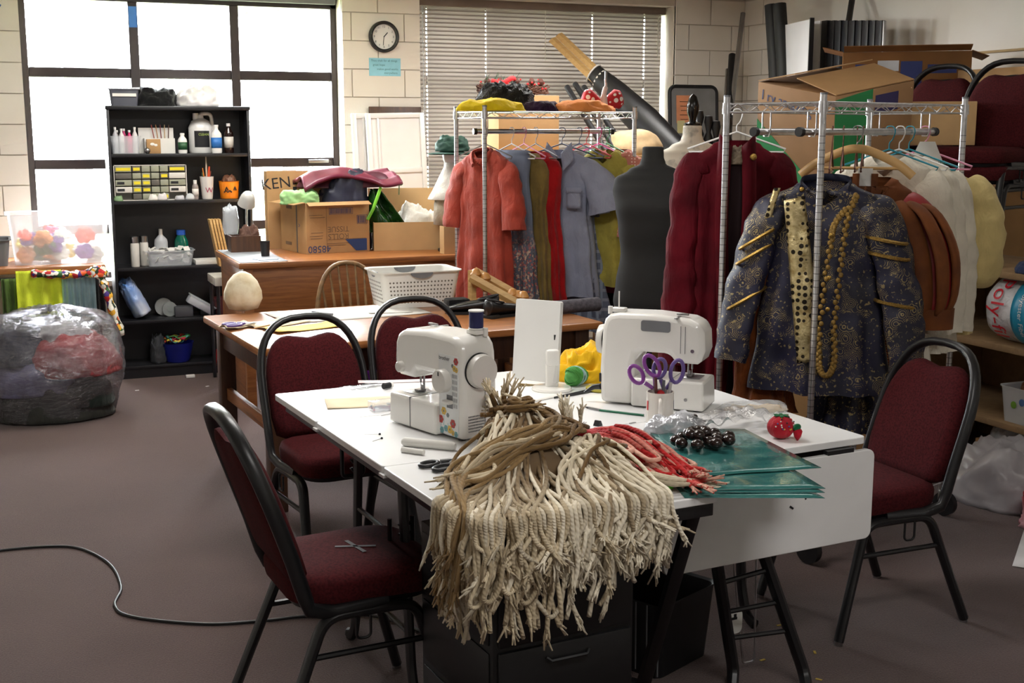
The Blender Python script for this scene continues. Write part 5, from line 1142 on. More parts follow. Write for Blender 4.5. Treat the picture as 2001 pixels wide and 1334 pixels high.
# white shirts, cream blouse, pale yellow blouse
ivory = cloth('ivory', (238, 230, 212), .08); cream = cloth('pale_yellow', (226, 204, 140), .1)
shx = [(.58, .11, 'ivory shirt nearest behind the rust doublet', 'teal hanger of the nearest ivory shirt', 'teal'), (.65, .11, 'ivory shirt with gathered shoulder behind the first one', 'white hanger between two teal ones', 'white'), (.72, .11, 'third ivory shirt with long narrow sleeve', 'second teal hanger near the middle of the rod', 'teal')]
for i, (tt, rr, lb, lb2, hc) in enumerate(shx):
    q = onrod(tt, .1); hanger(lb2, q, R(-58), hm[hc])
    garment('ivory_shirt', lb, q+V((0, 0, -.02)), R(-58+2*i), ivory, .95 if i == 0 else .8, .2, .22, .07, sl=.62, slr=(.075, .07, .05), seed=51+i, grp='ivory shirts', slout=.05)
q = onrod(.83, .1); hanger('pink hanger with printed paper at the right end of the near rack', q, R(-58), hm['pink'])
g = garment('yellow_blouse', 'pale yellow blouse with puffed sleeve at the right end of the near rack', q+V((.02, 0, -.06)), R(-58), cream, .7, .19, .22, .07, seed=61, slout=.05)
for s in (-1, 1): obj('puff_sleeve', sleeve_mb([(s*.16, 0, -.15), (s*.2, -.01, -.2), (s*.24, -.02, -.36), (s*.24, -.02, -.52), (s*.235, -.02, -.57)], (.05, .085, .1, .085, .035), 7+s, .8, wr=.012), cream, g, smooth=180)
tg_ = thing('paper_sign', 'white and pink paper tag with printed name on the pink hanger', 'tag', q+V((-.01, -.03, -.1)), R(-40))
obj('sheet', MB().prism([(-.085, -.07), (.085, -.07), (.03, .06), (-.03, .06)], .002, MX.Rotation(pi/2, 4, 'X')), MT['paper'], tg_); text('print', 'BROWN', .03, mk('green_ink2', (40, 110, 90), .7), tg_, (.02, -.0035, -.04), (MX.Rotation(pi/2, 4, 'X') @ MX.Rotation(R(14), 4, 'Z')))
for i, t_ in enumerate((.2, .27, .36, .4)): hanger(['lone copper wire hanger at the left of the rod', 'copper wire hanger beside the wooden hanger', 'third copper wire hanger on the near rod', 'copper wire hanger next to the teal one'][i], onrod(t_, .1)+V((0, 0, 0)), R(50), mk('copper_wire_%d' % i, (110, 70, 56), .4, .6), .12, grp='empty wire hangers')
# ------------------------------------------------------------------ wooden work table and what lies on it
TZ = .75
wt = thing('wooden_table', 'sturdy wooden work table with egg, papers and basket on it', 'table', (.985, 5.165, 0), R(4))
obj('tabletop', MB().span((-.03, -.03, .715), (1.66, 1.03, .75), .008), wood('table_oak', (176, 116, 66), (128, 78, 42), (1, 12, 12), .3), wt)
for x, y in ((.02, .03), (.02, .9), (1.54, .03), (1.54, .9)): obj('leg', MB().span((x, y, 0), (x+.075, y+.075, .715), .004), MT['dark_wood'], wt)
for a, b in (((.095, .045), (1.54, .07)), ((.095, .93), (1.54, .955)), ((.035, .105), (.06, .9)), ((1.57, .105), (1.595, .9))):
    obj('apron', MB().span((a[0], a[1], .6), (b[0], b[1], .715), .002), MT['dark_wood'], wt)
obj('stretcher', MB().span((.045, .105, .34), (.07, .9, .4), .003), MT['oak_y'], wt)
obj('stretcher', MB().span((1.58, .105, .34), (1.605, .9, .4), .003), MT['oak_y'], wt)
def onz(px, py, dz=.0006): return atz(px, py, TZ+dz)
eg = onz(476, 606)
t = NT('egg_papier'); t.set(Base_Color=t.ramp(t.noise(16, 5), [(.3, (208, 190, 152)), (.6, (232, 222, 196))]), Roughness=.8); t.bump(t.noise(26, 4), .5, .006)
obj('papier_mache_egg', MB().lathe([(.03, 0), (.075, .012), (.098, .06), (.095, .1), (.075, .15), (.045, .185), (.015, .2), (.002, .202)], 30), t.m, None, (eg.x, eg.y, eg.z), smooth=180, label='cream papier mache egg shape on the corner of the wooden table', cat='egg')
def sheet(name, label, px, py, w_, d_, rz, mat, dz=.0006, curl=.004, cat='paper', z=TZ, seed=0):
    p = atz(px, py, z+dz)
    return obj(name, MB().grid(lambda u, v: ((u-.5)*w_, (v-.5)*d_, .001+curl*(abs(u-.5)*2)**3*(.5+noise.noise(V((u*3, v*3, seed))))), 8, 8), mat, None, (p.x, p.y, p.z), (0, 0, rz), solid=.0008, smooth=180, label=label, cat=cat)
yel_p = mk('yellow_paper', (232, 204, 96), .8)
sheet('paper', 'large white sheet across the middle of the wooden table', 680, 612, .75, .4, R(6), MT['paper'])
sheet('paper', 'tan paper offcut left of the yellow paper', 535, 632, .3, .2, R(30), MT['manila'], .002, .01)
sheet('paper', 'pale blue white sheet under the purple scissors', 500, 634, .2, .15, R(-20), MT['paper'], .003)
sheet('yellow_paper', 'yellow paper pattern at the front edge of the wooden table', 596, 640, .36, .16, R(16), yel_p, .003, .015)
sheet('paper', 'cream paper strip hanging over the left table corner', 462, 638, .18, .1, R(38), MT['manila'], .005, .02)
sheet('paper', 'white paper near the basket on the wooden table', 760, 606, .22, .2, R(-12), MT['paper'], .004)
def scissors(name, label, loc, rz, hm_, ln=.2, grp=None, rot=None, open_=8):
    s = thing(name, label, 'scissors', loc, rz, grp, rot)
    for k in (-1, 1):
        m = MB(); m.prism([(-.006, 0), (.007, 0), (.004, ln*.5), (.0, ln*.54)], .0018); m.mat(MX.Rotation(R(-k*open_), 4, 'Z'))
        for v in m.bm.verts: v.co.z += .004+.002*k
        obj('blade', m, MT['steel'], s, smooth=0)
        c = V((k*.028, -ln*.3, .006)); rx, ry = (.02, .036) if k > 0 else (.019, .03)
        pts = [c+V((rx*cos(a), ry*sin(a), 0)) for a in [2*pi*j/20 for j in range(20)]]
        h = obj('handle', MB().tube(pts, .0058, 8, closed=True, flat=1.1), hm_, s, smooth=180)
        obj('shank', MB().tube([(k*.018, -ln*.12, .006), (k*.004, .004, .006)], [.007, .006], 8), hm_, h)
    obj('pivot', MB().cyl((0, .002, .002), (0, .002, .012), .004, n=10), MT['steel'], s)
    return s
pur = mk('purple_grip', (92, 62, 140), .45); p = onz(476, 634, .012)
scissors('scissors', 'purple handled scissors lying on the wooden table', p, R(-75), pur)
def pen(name, label, a, b, r, mat, z, cap=None, cat='pen', tip=None):
    A, B = atz(*a, z+r), atz(*b, z+r); t_ = thing(name, label, cat, A); d = B-A
    obj('barrel', MB().tube([V((0, 0, 0)), d], r, 10), mat, t_)
    if cap: obj('cap', MB().tube([d*.0-d*.02, d*.32], r*1.15, 10), cap, t_)
    if tip: obj('tip', MB().tube([d, d*1.06, d*1.12], [r*.8, r*.7, r*.2], 8), tip, t_)
    return t_
pen('marker', 'black capped marker on the white sheet of the wooden table', (611, 610), (650, 614), .006, MT['grey_plastic'], TZ+.006, MT['black_plastic'], 'marker')
pen('pencil', 'thin wooden pencil lying by the scissors on the wooden table', (497, 641), (560, 628), .0035, MT['pine'], TZ+.012, None, 'pencil')
# perforated white basket
WB = mk('basket_white', (228, 227, 222), .35, 0, .03)
bk0, bk1 = atz(765, 606, TZ), atz(905, 612, TZ)
bk = thing('plastic_basket', 'white perforated plastic basket with grey grips on the wooden table', 'basket', ((bk0.x+bk1.x)/2+.02, bk0.y+.17, TZ+.0006), R(0))
BWd, BDd, BH = .44, .3, .185
obj('tub', tray_mb(BWd, BDd, BH, .86, .004, .04, .025), WB, bk)
hol = MB()
for r in range(6):
    z = .03+r*.021; f = .86+.14*z/BH
    for c in range(19):
        x = (c-9)*.0195; hol.cyl((x*f, -BDd/2*f-.0008, z), (x*f, -BDd/2*f+.0, z), .0048, n=8)
    for c in range(11):
        y = (c-5)*.022; hol.cyl((-BWd/2*f-.0008, y*f, z), (-BWd/2*f, y*f, z), .0048, n=8); hol.cyl((BWd/2*f-.006, y*f, z), (BWd/2*f-.0045, y*f, z), .0048, n=8)
    for c in range(19):
        x = (c-9)*.0195; hol.cyl((x*f, BDd/2*f-.006, z), (x*f, BDd/2*f-.0045, z), .0048, n=8)
obj('perforation', hol, mk('hole_dark', (110, 104, 96), .8), bk, kind='stuff')
for s in (-1, 1):
    obj('grip', MB().prism([(.06*cos(a), -.03*sin(a)) for a in [pi*k/12 for k in range(13)]], .012, MX.Translation((s*.0, s*BDd/2*.985, BH)) @ MX.Rotation(pi/2, 4, 'X')), MT['grey_plastic'], bk)
    obj('grip', MB().prism([(.05*cos(a), -.03*sin(a)) for a in [pi*k/12 for k in range(13)]], .012, MX.Translation((s*BWd/2*.985, 0, BH)) @ MX.Rotation(pi/2, 4, 'Z') @ MX.Rotation(pi/2, 4, 'X')), MT['grey_plastic'], bk)
# shoes
SL = mk('shoe_leather', (22, 22, 26), .35, 0, .2, bump=.1); SO = mk('shoe_sole', (16, 14, 14), .7)
def shoe(label, loc, rz):
    s = thing('shoe', label, 'shoe', loc, rz, 'pair of black shoes')
    st = [(-.13, .03, .075, .0), (-.12, .036, .082, 0), (-.08, .036, .07, 0), (-.03, .036, .058, 0), (.03, .043, .05, 0), (.08, .046, .04, 0), (.115, .038, .03, 0), (.138, .018, .02, 0), (.143, .004, .012, 0)]
    rings = []
    for x, w_, h, _ in st: rings.append([V((x, w_*math.copysign(abs(cos(a))**.8, cos(a)), .012+h*max(0, (sin(a)*.5+.5))**.8)) for a in [2*pi*j/20 for j in range(20)]])
    obj('upper', MB().loft(rings), SL, s, smooth=180)
    obj('sole', MB().prism([(x, w_*1.05) for x, w_, h, _ in st]+[(x, -w_*1.05) for x, w_, h, _ in st[::-1]], .012), SO, s)
    obj('heel', MB().box((-.1, 0, .006), (.06, .066, .022), bev=.004), SO, s)
    obj('opening', MB().tube([(-.075+.05*cos(a), .028*sin(a), .082+.012*-cos(a)) for a in [2*pi*j/20 for j in range(20)]], .005, 6, closed=True), SO, s)
    return s
p = onz(925, 612); shoe('left black slip on shoe behind the sewing machine', (p.x, p.y, p.z), R(160)); p = onz(990, 617); shoe('right black slip on shoe with toe toward the mirror', (p.x, p.y, p.z), R(20))
obj('black_case', MB().box((0, 0, .035), (.12, .09, .07), bev=.012), MT['black_cloth'], None, tuple(onz(893, 609)), label='small black case beside the white basket', cat='case')
# wooden yarn winder
wy = thing('yarn_winder', 'wooden yarn winder with turned pegs standing on the wooden table', 'yarn winder', tuple(onz(975, 604)), R(-30))
PN = MT['pine']
def bar(nm, a, b, sx_, par, mat=PN): 
    a, b = V(a), V(b); obj(nm, MB().tube([a, b], sx_, 4, flat=.5), mat, par, smooth=0)
bar('base_bar', (-.13, -.05, .02), (.13, -.05, .02), .024, wy); bar('base_bar', (-.13, .06, .02), (.13, .06, .02), .024, wy)
bar('slanted_arm', (-.14, -.05, .17), (.1, -.05, .04), .024, wy); bar('slanted_arm', (-.14, .06, .19), (.1, .06, .06), .024, wy)
for x, y, z in ((-.12, 0, .16), (-.07, .0, .14), (.07, 0, .06), (.1, .0, .05), (.13, -.02, .05)):
    obj('turned_peg', MB().lathe([(.008, -.05), (.018, -.045), (.03, -.02), (.018, 0), (.03, .02), (.018, .045), (.008, .05)], 14, (x, y, z)), mk('peg_wood', (190, 134, 70), .4), wy)
bar('upright', (-.14, 0, .02), (-.14, 0, .2), .022, wy)
obj('fabric_roll', MB().tube([(0, 0, .035), (.36, .02, .035)], [.033, .036], 14), mk('grey_tartan', (96, 92, 100), .9, 0, .3, 60, .3, 200), None, tuple(onz(1050, 617)), (0, 0, R(4)), label='grey rolled fabric at the right end of the wooden table', cat='fabric')
# windsor chair behind, purple cloth under the desk
wc = thing('windsor_chair', 'worn wooden spindle back chair behind the work table', 'chair', (1.78, 6.5, 0), R(180))
WW = mk('worn_wood', (146, 110, 68), .45, 0, .35, 20)
obj('seat', MB().lathe([(.19, .42), (.21, .43), (.21, .445), (.17, .455), (.02, .45)], 28), WW, wc)
hoop = [V((.2*math.copysign(abs(cos(a))**.8, cos(a)), -.19-.1*sin(a), .45+.47*sin(a)**.75)) for a in [pi*k/24 for k in range(25)]]
obj('hoop', MB().tube(hoop, .0135, 8), WW, wc, smooth=180)
for k in range(7):
    x = -.15+k*.05; zt = .45+.47*max(.05, 1-(abs(x)/.2)**2.5)**.4; obj('spindle', MB().tube([(x*.8, -.17, .44), (x*.9, -.21, .44+(zt-.44)*.5), (x, -.19-.1*min(1, (zt-.45)/.47), zt)], [.007, .009, .006], 8), WW, wc)
for x, y in ((-.13, -.13), (.13, -.13), (-.13, .13), (.13, .13)): obj('leg', MB().tube([(x, y, .43), (x*1.15, y*1.15, .2), (x*1.35, y*1.35, 0)], [.014, .02, .012], 10), WW, wc)
for x in (-.15, .15): obj('stretcher', MB().cyl((x, -.15, .18), (x, .15, .18), .009, n=8), WW, wc)
heap('purple_cloth', 'bright purple cloth heaped under the wooden desk', 'cloth', (2.25, 7.55, .001), .35, .24, .42, cloth('purple', (96, 34, 140), .25), 3, wr=.14)
heap('grey_bundle', 'grey clear wrapped bundle under the left end of the desk', 'bundle', (1.72, 7.6, .001), .2, .2, .4, MT['frost'], 4)
# ------------------------------------------------------------------ banquet chairs
make_chair('maroon banquet chair nearest the camera with grey tape cross on its seat', (.83, 3.25, 0), R(-86))
c1 = [o for o in bpy.data.objects if o.get('label', '').startswith('maroon banquet chair nearest')][0]
for a in (8, 68): obj('tape_mark', MB().box((0, .03, .4995), (.115, .012, .001), rot=MX.Rotation(R(a), 4, 'Z')), mk('grey_tape2', (84, 82, 84), .6), c1, smooth=0, label='grey tape on the seat')
make_chair('maroon banquet chair between wooden table and white table, facing the camera', (1.13, 4.46, 0), R(188))
make_chair('banquet chair in deep shade behind the flowered sewing machine', (1.64, 4.78, 0), R(181))
make_chair('banquet chair at the right, drawn up to the folded table leaf', (2.67, 3.33, 0), R(90))
# ------------------------------------------------------------------ two white folding craft tables
O2 = V((.965, 2.53, 0)); TA = R(4.4)
Uv, Vv = V((cos(TA), sin(TA), 0)), V((-sin(TA), cos(TA), 0))
def tp(a, b, z=0): return O2+Uv*a+Vv*b+V((0, 0, z))
ta = thing('craft_table', 'white folding craft table nearest the left chair, mop yarn hanging off its front', 'table', O2, TA)
for a, b in ((0, .628), (.632, 1.218), (1.222, 1.69)):
    m = MB().prism([(x+.335, y+(a+b)/2) for x, y in rrect(.67, b-a, .012, 3)], .022, MX.Translation((0, 0, .728))); obj('top_leaf', m, MT['white_lam'], ta, bev=.003)
for b in (.61, 1.2): obj('hinge_tab', MB().span((-.006, b, .722), (.03, b+.035, .73)), MT['white_lam'], ta)
MT['frame'] = MT['black_metal']
obj('front_rail', MB().span((.02, .015, .69), (.665, .045, .727), .003), MT['frame'], ta)
for x in (.03, .6): obj('side_rail', MB().span((x, .05, .69), (x+.03, 1.66, .727), .003), MT['frame'], ta)
def ladder(par, x, y0, y1, h=.7, spl=.06, n=3, ax='y', r=.014):
    f = (lambda q, z: (x, q, z)) if ax == 'y' else (lambda q, z: (q, x, z))
    for q, s in ((y0, -1), (y1, 1)):
        l = obj('leg', MB().tube(bent([f(q-s*spl*.4, h), f(q+s*spl*.5, .12), f(q+s*spl, .03), f(q+s*(spl+.05), .014)], .03), r, 8, flat=1.5), MT['frame'], par)
    for k in range(n):
        z = .22+.13*k; obj('rung', MB().cyl(f(y0, z), f(y1, z), .008, n=8), MT['frame'], par)
ladder(ta, .1, .72, 1.13); ladder(ta, .58, .72, 1.13)
def bracket(par, x, y, z, ax=0):
    o = obj('notched_bracket', MB().tube(bent([(x, y, z), (x, y, z-.1), (x+.07, y, z-.1), (x+.07, y, z)], .015), .007, 6), MT['frame'], par)
    for k in range(3): obj('notch', MB().tube([(x+.07, y, z-.02-.028*k), (x+.035, y, z-.028-.028*k), (x+.03, y, z-.018-.028*k)], .006, 6), MT['frame'], o)
bracket(ta, .06, 1.15, .68); bracket(ta, .06, .74, .56)
obj('gate_leg', MB().tube(bent([(.62, .04, .7), (.72, .42, .02), (.74, .5, .015)], .03), .017, 8, flat=1.4), MT['frame'], ta)
obj('gate_leg', MB().tube([(.58, .3, .7), (.66, .55, .02)], .012, 8), MT['frame'], ta)
tb = thing('craft_table', 'second white folding craft table, front leaf folded down, sewing machine on it', 'table', O2, TA)
for a, b in ((.287, .75), (.754, 1.69)):
    m = MB().prism([(x+1.055, y+(a+b)/2) for x, y in rrect(.745, b-a, .02, 4)], .022, MX.Translation((0, 0, .728))); obj('top_leaf', m, MT['white_lam'], tb, bev=.003)
m = MB().prism([(x+1.065, z+.575) for x, z in rrect(.755, .28, .025, 5)], .02, MX.Translation((0, .287, 0)) @ MX.Rotation(pi/2, 4, 'X')); obj('folded_leaf', m, MT['white_lam'], tb, bev=.003)
for x in (.85, 1.26): obj('hinge', MB().span((x, .268, .712), (x+.1, .29, .727)), MT['frame'], tb)
for k, (x, z) in enumerate(((1.1, .655), (1.18, .6), (1.13, .575))): obj('scuff', MB().box((x, .266, z), (.006, .001, .016), rot=MX.Rotation(R(25-40*k), 4, 'Y')), MT['ink'], tb, smooth=0)
for y in (.33, 1.6): obj('side_rail', MB().span((.72, y, .69), (1.4, y+.03, .727), .003), MT['frame'], tb)
for name_, foot, top in (('l', (1.037, .382), (.841, .306)), ('r', (1.218, .257), (1.0, .385))):
    f_, t_ = V((foot[0], foot[1], 0)), V((top[0], top[1], .7)); d_ = (f_-t_)
    obj('leg', MB().tube(bent([t_, t_+d_*.93, f_+V((-.035, -.03, .014))], .04), .0165, 8, flat=1.4), MT['frame'], tb)
for z in (.16, .25, .35): 
    a_ = V((1.037, .382, 0)).lerp(V((.841, .306, .7)), z/.7); b_ = V((1.218, .257, 0)).lerp(V((1.0, .385, .7)), z/.7+.03)
    obj('rung', MB().cyl(a_, b_, .008, n=8), MT['frame'], tb)
ladder(tb, 1.35, .8, 1.28, ax='y')
obj('wire_stand', MB().tube(bent([(1.02, .45, .7), (1.115, .45, .02), (1.16, .45, .02), (1.15, .45, .7)], .01), .0035, 6), MT['chrome'], tb)
bkt = thing('mesh_basket', 'black wire mesh basket on the floor beneath the second table', 'basket', tp(.9, .72, 0), TA+R(20))
obj('tub', tray_mb(.3, .4, .24, .9, .004, .03, .01), MT['black_plastic'], bkt)
for s in range(10):
    obj('mesh_wire', MB().cyl((-.15, -.19+s*.042, .02), (-.152, -.19+s*.042, .24), .0025, n=5), MT['grey_plastic'], bkt)
hc = thing('hang_card', 'white hanging card with slot among the table rungs', 'card', tp(1.03, .4, .19), TA)
obj('card', MB().prism(rrect(.075, .075, .018), .002, MX.Rotation(pi/2, 4, 'X')), MT['paper'], hc); obj('slot', MB().box((0, -.0025, .012), (.035, .001, .008)).box((.01, -.0025, .02), (.01, .001, .012)), MT['ink'], hc)
# black drawer chest
DKP = mk('drawer_black', (11, 11, 13), .5, 0, .1)
dc = thing('drawer_chest', 'black plastic drawer chest under the white table behind the hanging yarn', 'chest', tp(.065, .06, 0), TA)
obj('case', MB().span((0, .012, .02), (.4, .46, .62), .006), DKP, dc)
for k in range(3):
    d_ = obj('drawer', MB().span((.012, 0, .045+.19*k), (.388, .014, .222+.19*k), .005), DKP, dc)
    obj('handle', MB().tube([(.14, -.003, .19+.19*k), (.15, -.012, .183+.19*k), (.25, -.012, .183+.19*k), (.26, -.003, .19+.19*k)], .005, 6), DKP, d_)
    obj('side_groove', MB().span((-.004, .03, .045+.19*k), (0, .44, .215+.19*k), .002), MT['black_plastic'], dc)
obj('side_handle', MB().tube([(-.006, .18+.022*cos(a), .2+.05*sin(a)) for a in [2*pi*k/16 for k in range(16)]], .004, 6, closed=True), MT['steel'], dc)
pd = thing('foot_pedal', 'dark grey ridged sewing machine foot pedal on the carpet', 'pedal', tp(-.14, .25, 0), TA+R(-30))
obj('base', MB().box((0, 0, .02), (.11, .17, .04), bev=.01), MT['black_plastic'], pd)
obj('plate', MB().box((0, 0, .05), (.1, .16, .02), rot=MX.Rotation(R(8), 4, 'X'), bev=.004), MT['grey_plastic'], pd)
for k in range(8): obj('ridge', MB().box((0, -.06+.017*k, .062+.0025*k-.005), (.09, .005, .006)), MT['black_plastic'], pd)
# ------------------------------------------------------------------ sewing machines
WP = mk('machine_white', (230, 228, 223), .22, 0, .02, coat=.3); WP2 = mk('machine_grey', (212, 209, 203), .3, 0, .03)
FLW = [mk('flower_red', (186, 62, 60), .5), mk('flower_yellow', (222, 184, 84), .5), mk('flower_teal', (112, 168, 176), .5), mk('flower_grey', (120, 128, 130), .5)]
def machine(label, loc, rz, L=.36, H=.31):
    s = thing('sewing_machine', label, 'sewing machine', loc, rz)
    x0, x1 = -L/2, L/2
    def lobe(pts, y0, y1, bev, name, mat=WP, par=s):
        m = MB().prism(pts, y1-y0, MX.Translation((0, y1, 0)) @ MX.Rotation(pi/2, 4, 'X')); return obj(name, m, mat, par, bev=bev, smooth=50)
    # column, arm and head in one silhouette
    sil = [(x1-.115, .004), (x1, .004), (x1+.004, .12), (x1-.004, H-.05), (x1-.012, H-.022), (x1-.03, H-.004), (x1-.06, H+.002), (0, H+.004), (x0+.06, H-.006), (x0+.025, H-.02), (x0+.01, H-.05), (x0+.006, .2), (x0+.018, .165), (x0+.03, .155), (x0+.095, .155), (x0+.11, .165), (x0+.125, .185), (x1-.14, .185), (x1-.122, .175), (x1-.115, .15)]
    lobe(sil, -.062, .07, .018, 'body')
    lobe([(x0, .004), (x1-.112, .004), (x1-.112, .1), (x0+.004, .1)], -.08, .085, .008, 'bed')
    obj('bed_seam', MB().span((x0+.115, -.0815, .006), (x0+.117, .0865, .1012)), MT['grey_plastic'], s)
    obj('needle_plate', MB().span((x0+.03, -.045, .1), (x0+.1, .03, .1015), .001), MT['steel'], s)
    obj('needle_bar', MB().cyl((x0+.062, -.0, .165), (x0+.062, 0, .128), .0035, n=10), MT['steel'], s); obj('needle', MB().cyl((x0+.062, 0, .128), (x0+.062, 0, .103), .0012, n=6), MT['steel'], s)
    ft = obj('presser_bar', MB().cyl((x0+.074, .004, .165), (x0+.074, .004, .11), .0035, n=10), MT['steel'], s); obj('presser_foot', MB().box((x0+.07, -.008, .106), (.02, .03, .006)).box((x0+.072, .0, .114), (.01, .008, .016)), MT['steel'], ft)
    hw = obj('handwheel', MB().lathe([(.05, 0), (.052, .008), (.048, .024), (.035, .028), (.005, .028)], 36).mat(MX.Translation((x1+.001, .002, H-.1)) @ MX.Rotation(pi/2, 4, 'Y')), WP2, s)
    obj('seat_ring', MB().lathe([(.054, 0), (.054, .003)], 36).mat(MX.Translation((x1-.001, .002, H-.1)) @ MX.Rotation(pi/2, 4, 'Y')), MT['black_plastic'], hw)
    dl = obj('stitch_dial', MB().lathe([(.036, 0), (.036, .02), (.033, .024), (.003, .024)], 32).mat(MX.Translation((x1-.085, -.063, H-.135)) @ MX.Rotation(pi/2, 4, 'X')), WP2, s)
    obj('dial_mark', MB().box((x1-.085, -.0875, H-.112), (.004, .001, .012)), MT['ink'], dl)
    obj('tension_dial', MB().lathe([(.017, 0), (.017, .014), (.014, .017), (.002, .017)], 24).mat(MX.Translation((x0+.05, -.062, .185)) @ MX.Rotation(pi/2, 4, 'X')), WP2, s)
    obj('reverse_lever', MB().box((x1-.06, -.072, .115), (.034, .02, .012), bev=.004), WP2, s); obj('lever_slot', MB().box((x1-.06, -.0632, .115), (.03, .001, .04), bev=.0), MT['grey_plastic'], s)
    # front print: plate, stitch chart, flowers
    obj('front_plate', MB().span((x1-.113, -.0635, .012), (x1-.018, -.062, H-.055), .0), mk('plate_white', (226, 228, 228), .3, 0, .02), s)
    ch = MB()
    for r in range(6):
        for c in range(4): ch.box((x1-.045+.0068*c, -.064, .105+.018*r), (.002, .0004, .012))
    obj('stitch_chart', ch, MT['grey_plastic'], s, kind='stuff', smooth=0)
    text('print', 'brother', .017, MT['ink'], s, (x1-.085, -.0645, H-.067), FACE_N)
    def flower(x, z, r, mat, petals=6):
        m = MB()
        for k in range(petals): m.ball((x+r*.6*cos(k*2*pi/petals), -.0637, z+r*.6*sin(k*2*pi/petals)), r*.48, 8, (1, .06, 1))
        f = obj('flower_print', m, mat, s, smooth=180); obj('flower_centre', MB().ball((x, -.0642, z), r*.28, 8, (1, .06, 1)), FLW[3], f)
    for x, z, r, k in ((.105, .055, .012, 0), (.09, .082, .012, 1), (.045, .05, .013, 0), (.07, .072, .007, 3), (.06, .03, .012, 1), (.08, .03, .01, 2), (.1, .022, .01, 2), (.03, .02, .009, 2), (.045, .022, .008, 1), (.028, H-.07, .011, 0), (.036, H-.092, .009, 1), (.026, H-.095, .008, 1), (.045, H-.085, .006, 3)): flower(x1-x, z, r, FLW[k])
    for x, z in ((.045, .038), (.105, .042), (.09, .065), (.07, .045)): obj('stem_print', MB().box((x1-x, -.0636, z-.012), (.0015, .0004, .03)), FLW[2], s, smooth=0)
    vt = MB()
    for r in range(6):
        for c in range(12): vt.box((x1+.0035, -.04+.0055*c, .03+.009*r), (.0016, .0028, .0035))
    obj('vent', vt, MT['grey_plastic'], s, kind='stuff', smooth=0)
    obj('power_socket', MB().box((x1+.002, .058, .088), (.008, .014, .03), bev=.002), MT['black_plastic'], s); obj('plug', MB().tube([(x1+.002, .055, .055), (x1+.03, .05, .05), (x1+.06, .06, .03)], [.011, .009, .004], 8), MT['black_plastic'], s)
    obj('end_seam', MB().span((x1+.0028, .02, .01), (x1+.0048, .0212, H-.05)), MT['grey_plastic'], s)
    # top: spool pin, thread guide, handle recess
    sp = obj('spool_base', MB().box((x1-.05, .03, H+.008), (.05, .04, .014), bev=.004), WP, s); obj('spool_pin', MB().cyl((x1-.05, .03, H), (x1-.05, .03, H+.07), .0025, n=8), WP, sp)
    obj('winder', MB().cyl((x1-.025, .045, H-.005), (x1-.025, .045, H+.02), .008, n=12), WP, sp)
    tg_ = obj('thread_guide', MB().box((x0+.09, .03, H+.004), (.04, .012, .006), bev=.001).box((x0+.1, .055, H-.004), (.012, .05, .004), bev=.001), MT['steel'], s)
    for xx in (.07, .085): obj('face_groove', MB().tube([(x0+xx, .071, .19), (x0+xx, .071, H-.03)], .0009, 4), MT['grey_plastic'], s)
    hr = MB().prism([(x-.01, z+H-.035) for x, z in rrect(.1, .036, .008)], .004, MX.Translation((0, .0725, 0)) @ MX.Rotation(pi/2, 4, 'X')); obj('handle_recess', hr, MT['grey_plastic'], s)
    obj('screw', MB().cyl((x0+.045, .07, .2), (x0+.045, .0722, .2), .006, n=12), MT['steel'], s); obj('screw', MB().cyl((x0+.06, .085, .04), (x0+.06, .0868, .04), .006, n=12), MT['steel'], s)
    obj('rubber_foot', MB().cyl((x1-.03, -.04, 0), (x1-.03, -.04, .006), .012).cyl((x0+.03, .06, 0), (x0+.03, .06, .006), .012), MT['black_plastic'], s)
    return s
M1 = V((1.215, 3.505, .7505)); M2 = V((2.0, 3.565, .7505))
machine('white sewing machine with flower print, its front and handwheel to the camera', M1, R(-73))
machine('white sewing machine seen from the back behind the scissors mug', M2, R(135))
a = R(-73); q = M1+V((cos(a)*.13-sin(a)*.03, sin(a)*.13+cos(a)*.03, .326))
sp = thing('thread_spool', 'navy blue thread spool upright on top of the flowered machine', 'spool', q)
obj('thread', MB().lathe([(.021, .004), (.0215, .01), (.0215, .05), (.021, .054)], 20), mk('navy_thread', (28, 30, 84), .7, 0, .1, bump=.3, bs=300), sp)
for z in (0, .053): obj('flange', MB().lathe([(.0235, z), (.0235, z+.004), (.008, z+.0045)], 20), MT['white_plastic'], sp)
# ------------------------------------------------------------------ things on the white tables
def ow(px, py, dz=.0006): return atz(px, py, .75+dz)
mr_ = thing('tabletop_mirror', 'white rectangular mirror on a round foot, seen from behind', 'mirror', ow(1078, 762), R(-12))
obj('foot', MB().lathe([(.07, 0), (.072, .006), (.068, .012), (.02, .016)], 32), WP, mr_)
obj('column', MB().box((0, .0, .075), (.045, .03, .13), bev=.008).box((0, -.012, .12), (.05, .03, .06), bev=.012), WP, mr_)
obj('panel', MB().prism(rrect(.18, .29, .008), .02, MX.Translation((-.035, .06, .17)) @ MX.Rotation(R(-40), 4, 'Z') @ MX.Rotation(R(84), 4, 'X')), mk('mirror_back', (220, 219, 216), .35, 0, .02), mr_)
obj('switch', MB().box((.012, .0, .19), (.01, .006, .018)), MT['black_plastic'], mr_)
yc = heap('yellow_cloth', 'crumpled bright yellow cloth at the back of the white tables', 'cloth', ow(1158, 738), .12, .09, .085, cloth('bright_yellow', (246, 192, 20), .12, .8), 9, wr=.34, n=80, m=26, fr=.62)
heap('yellow_cloth', 'small yellow cloth corner left of the white mirror', 'cloth', ow(1032, 722), .05, .05, .05, cloth('bright_yellow2', (246, 192, 20), .12, .8), 5, wr=.2)
gy = thing('yarn_ball', 'green and pale blue yarn skein beside the mirror foot', 'yarn', ow(1124, 752), R(25)); gy.location.z += .034
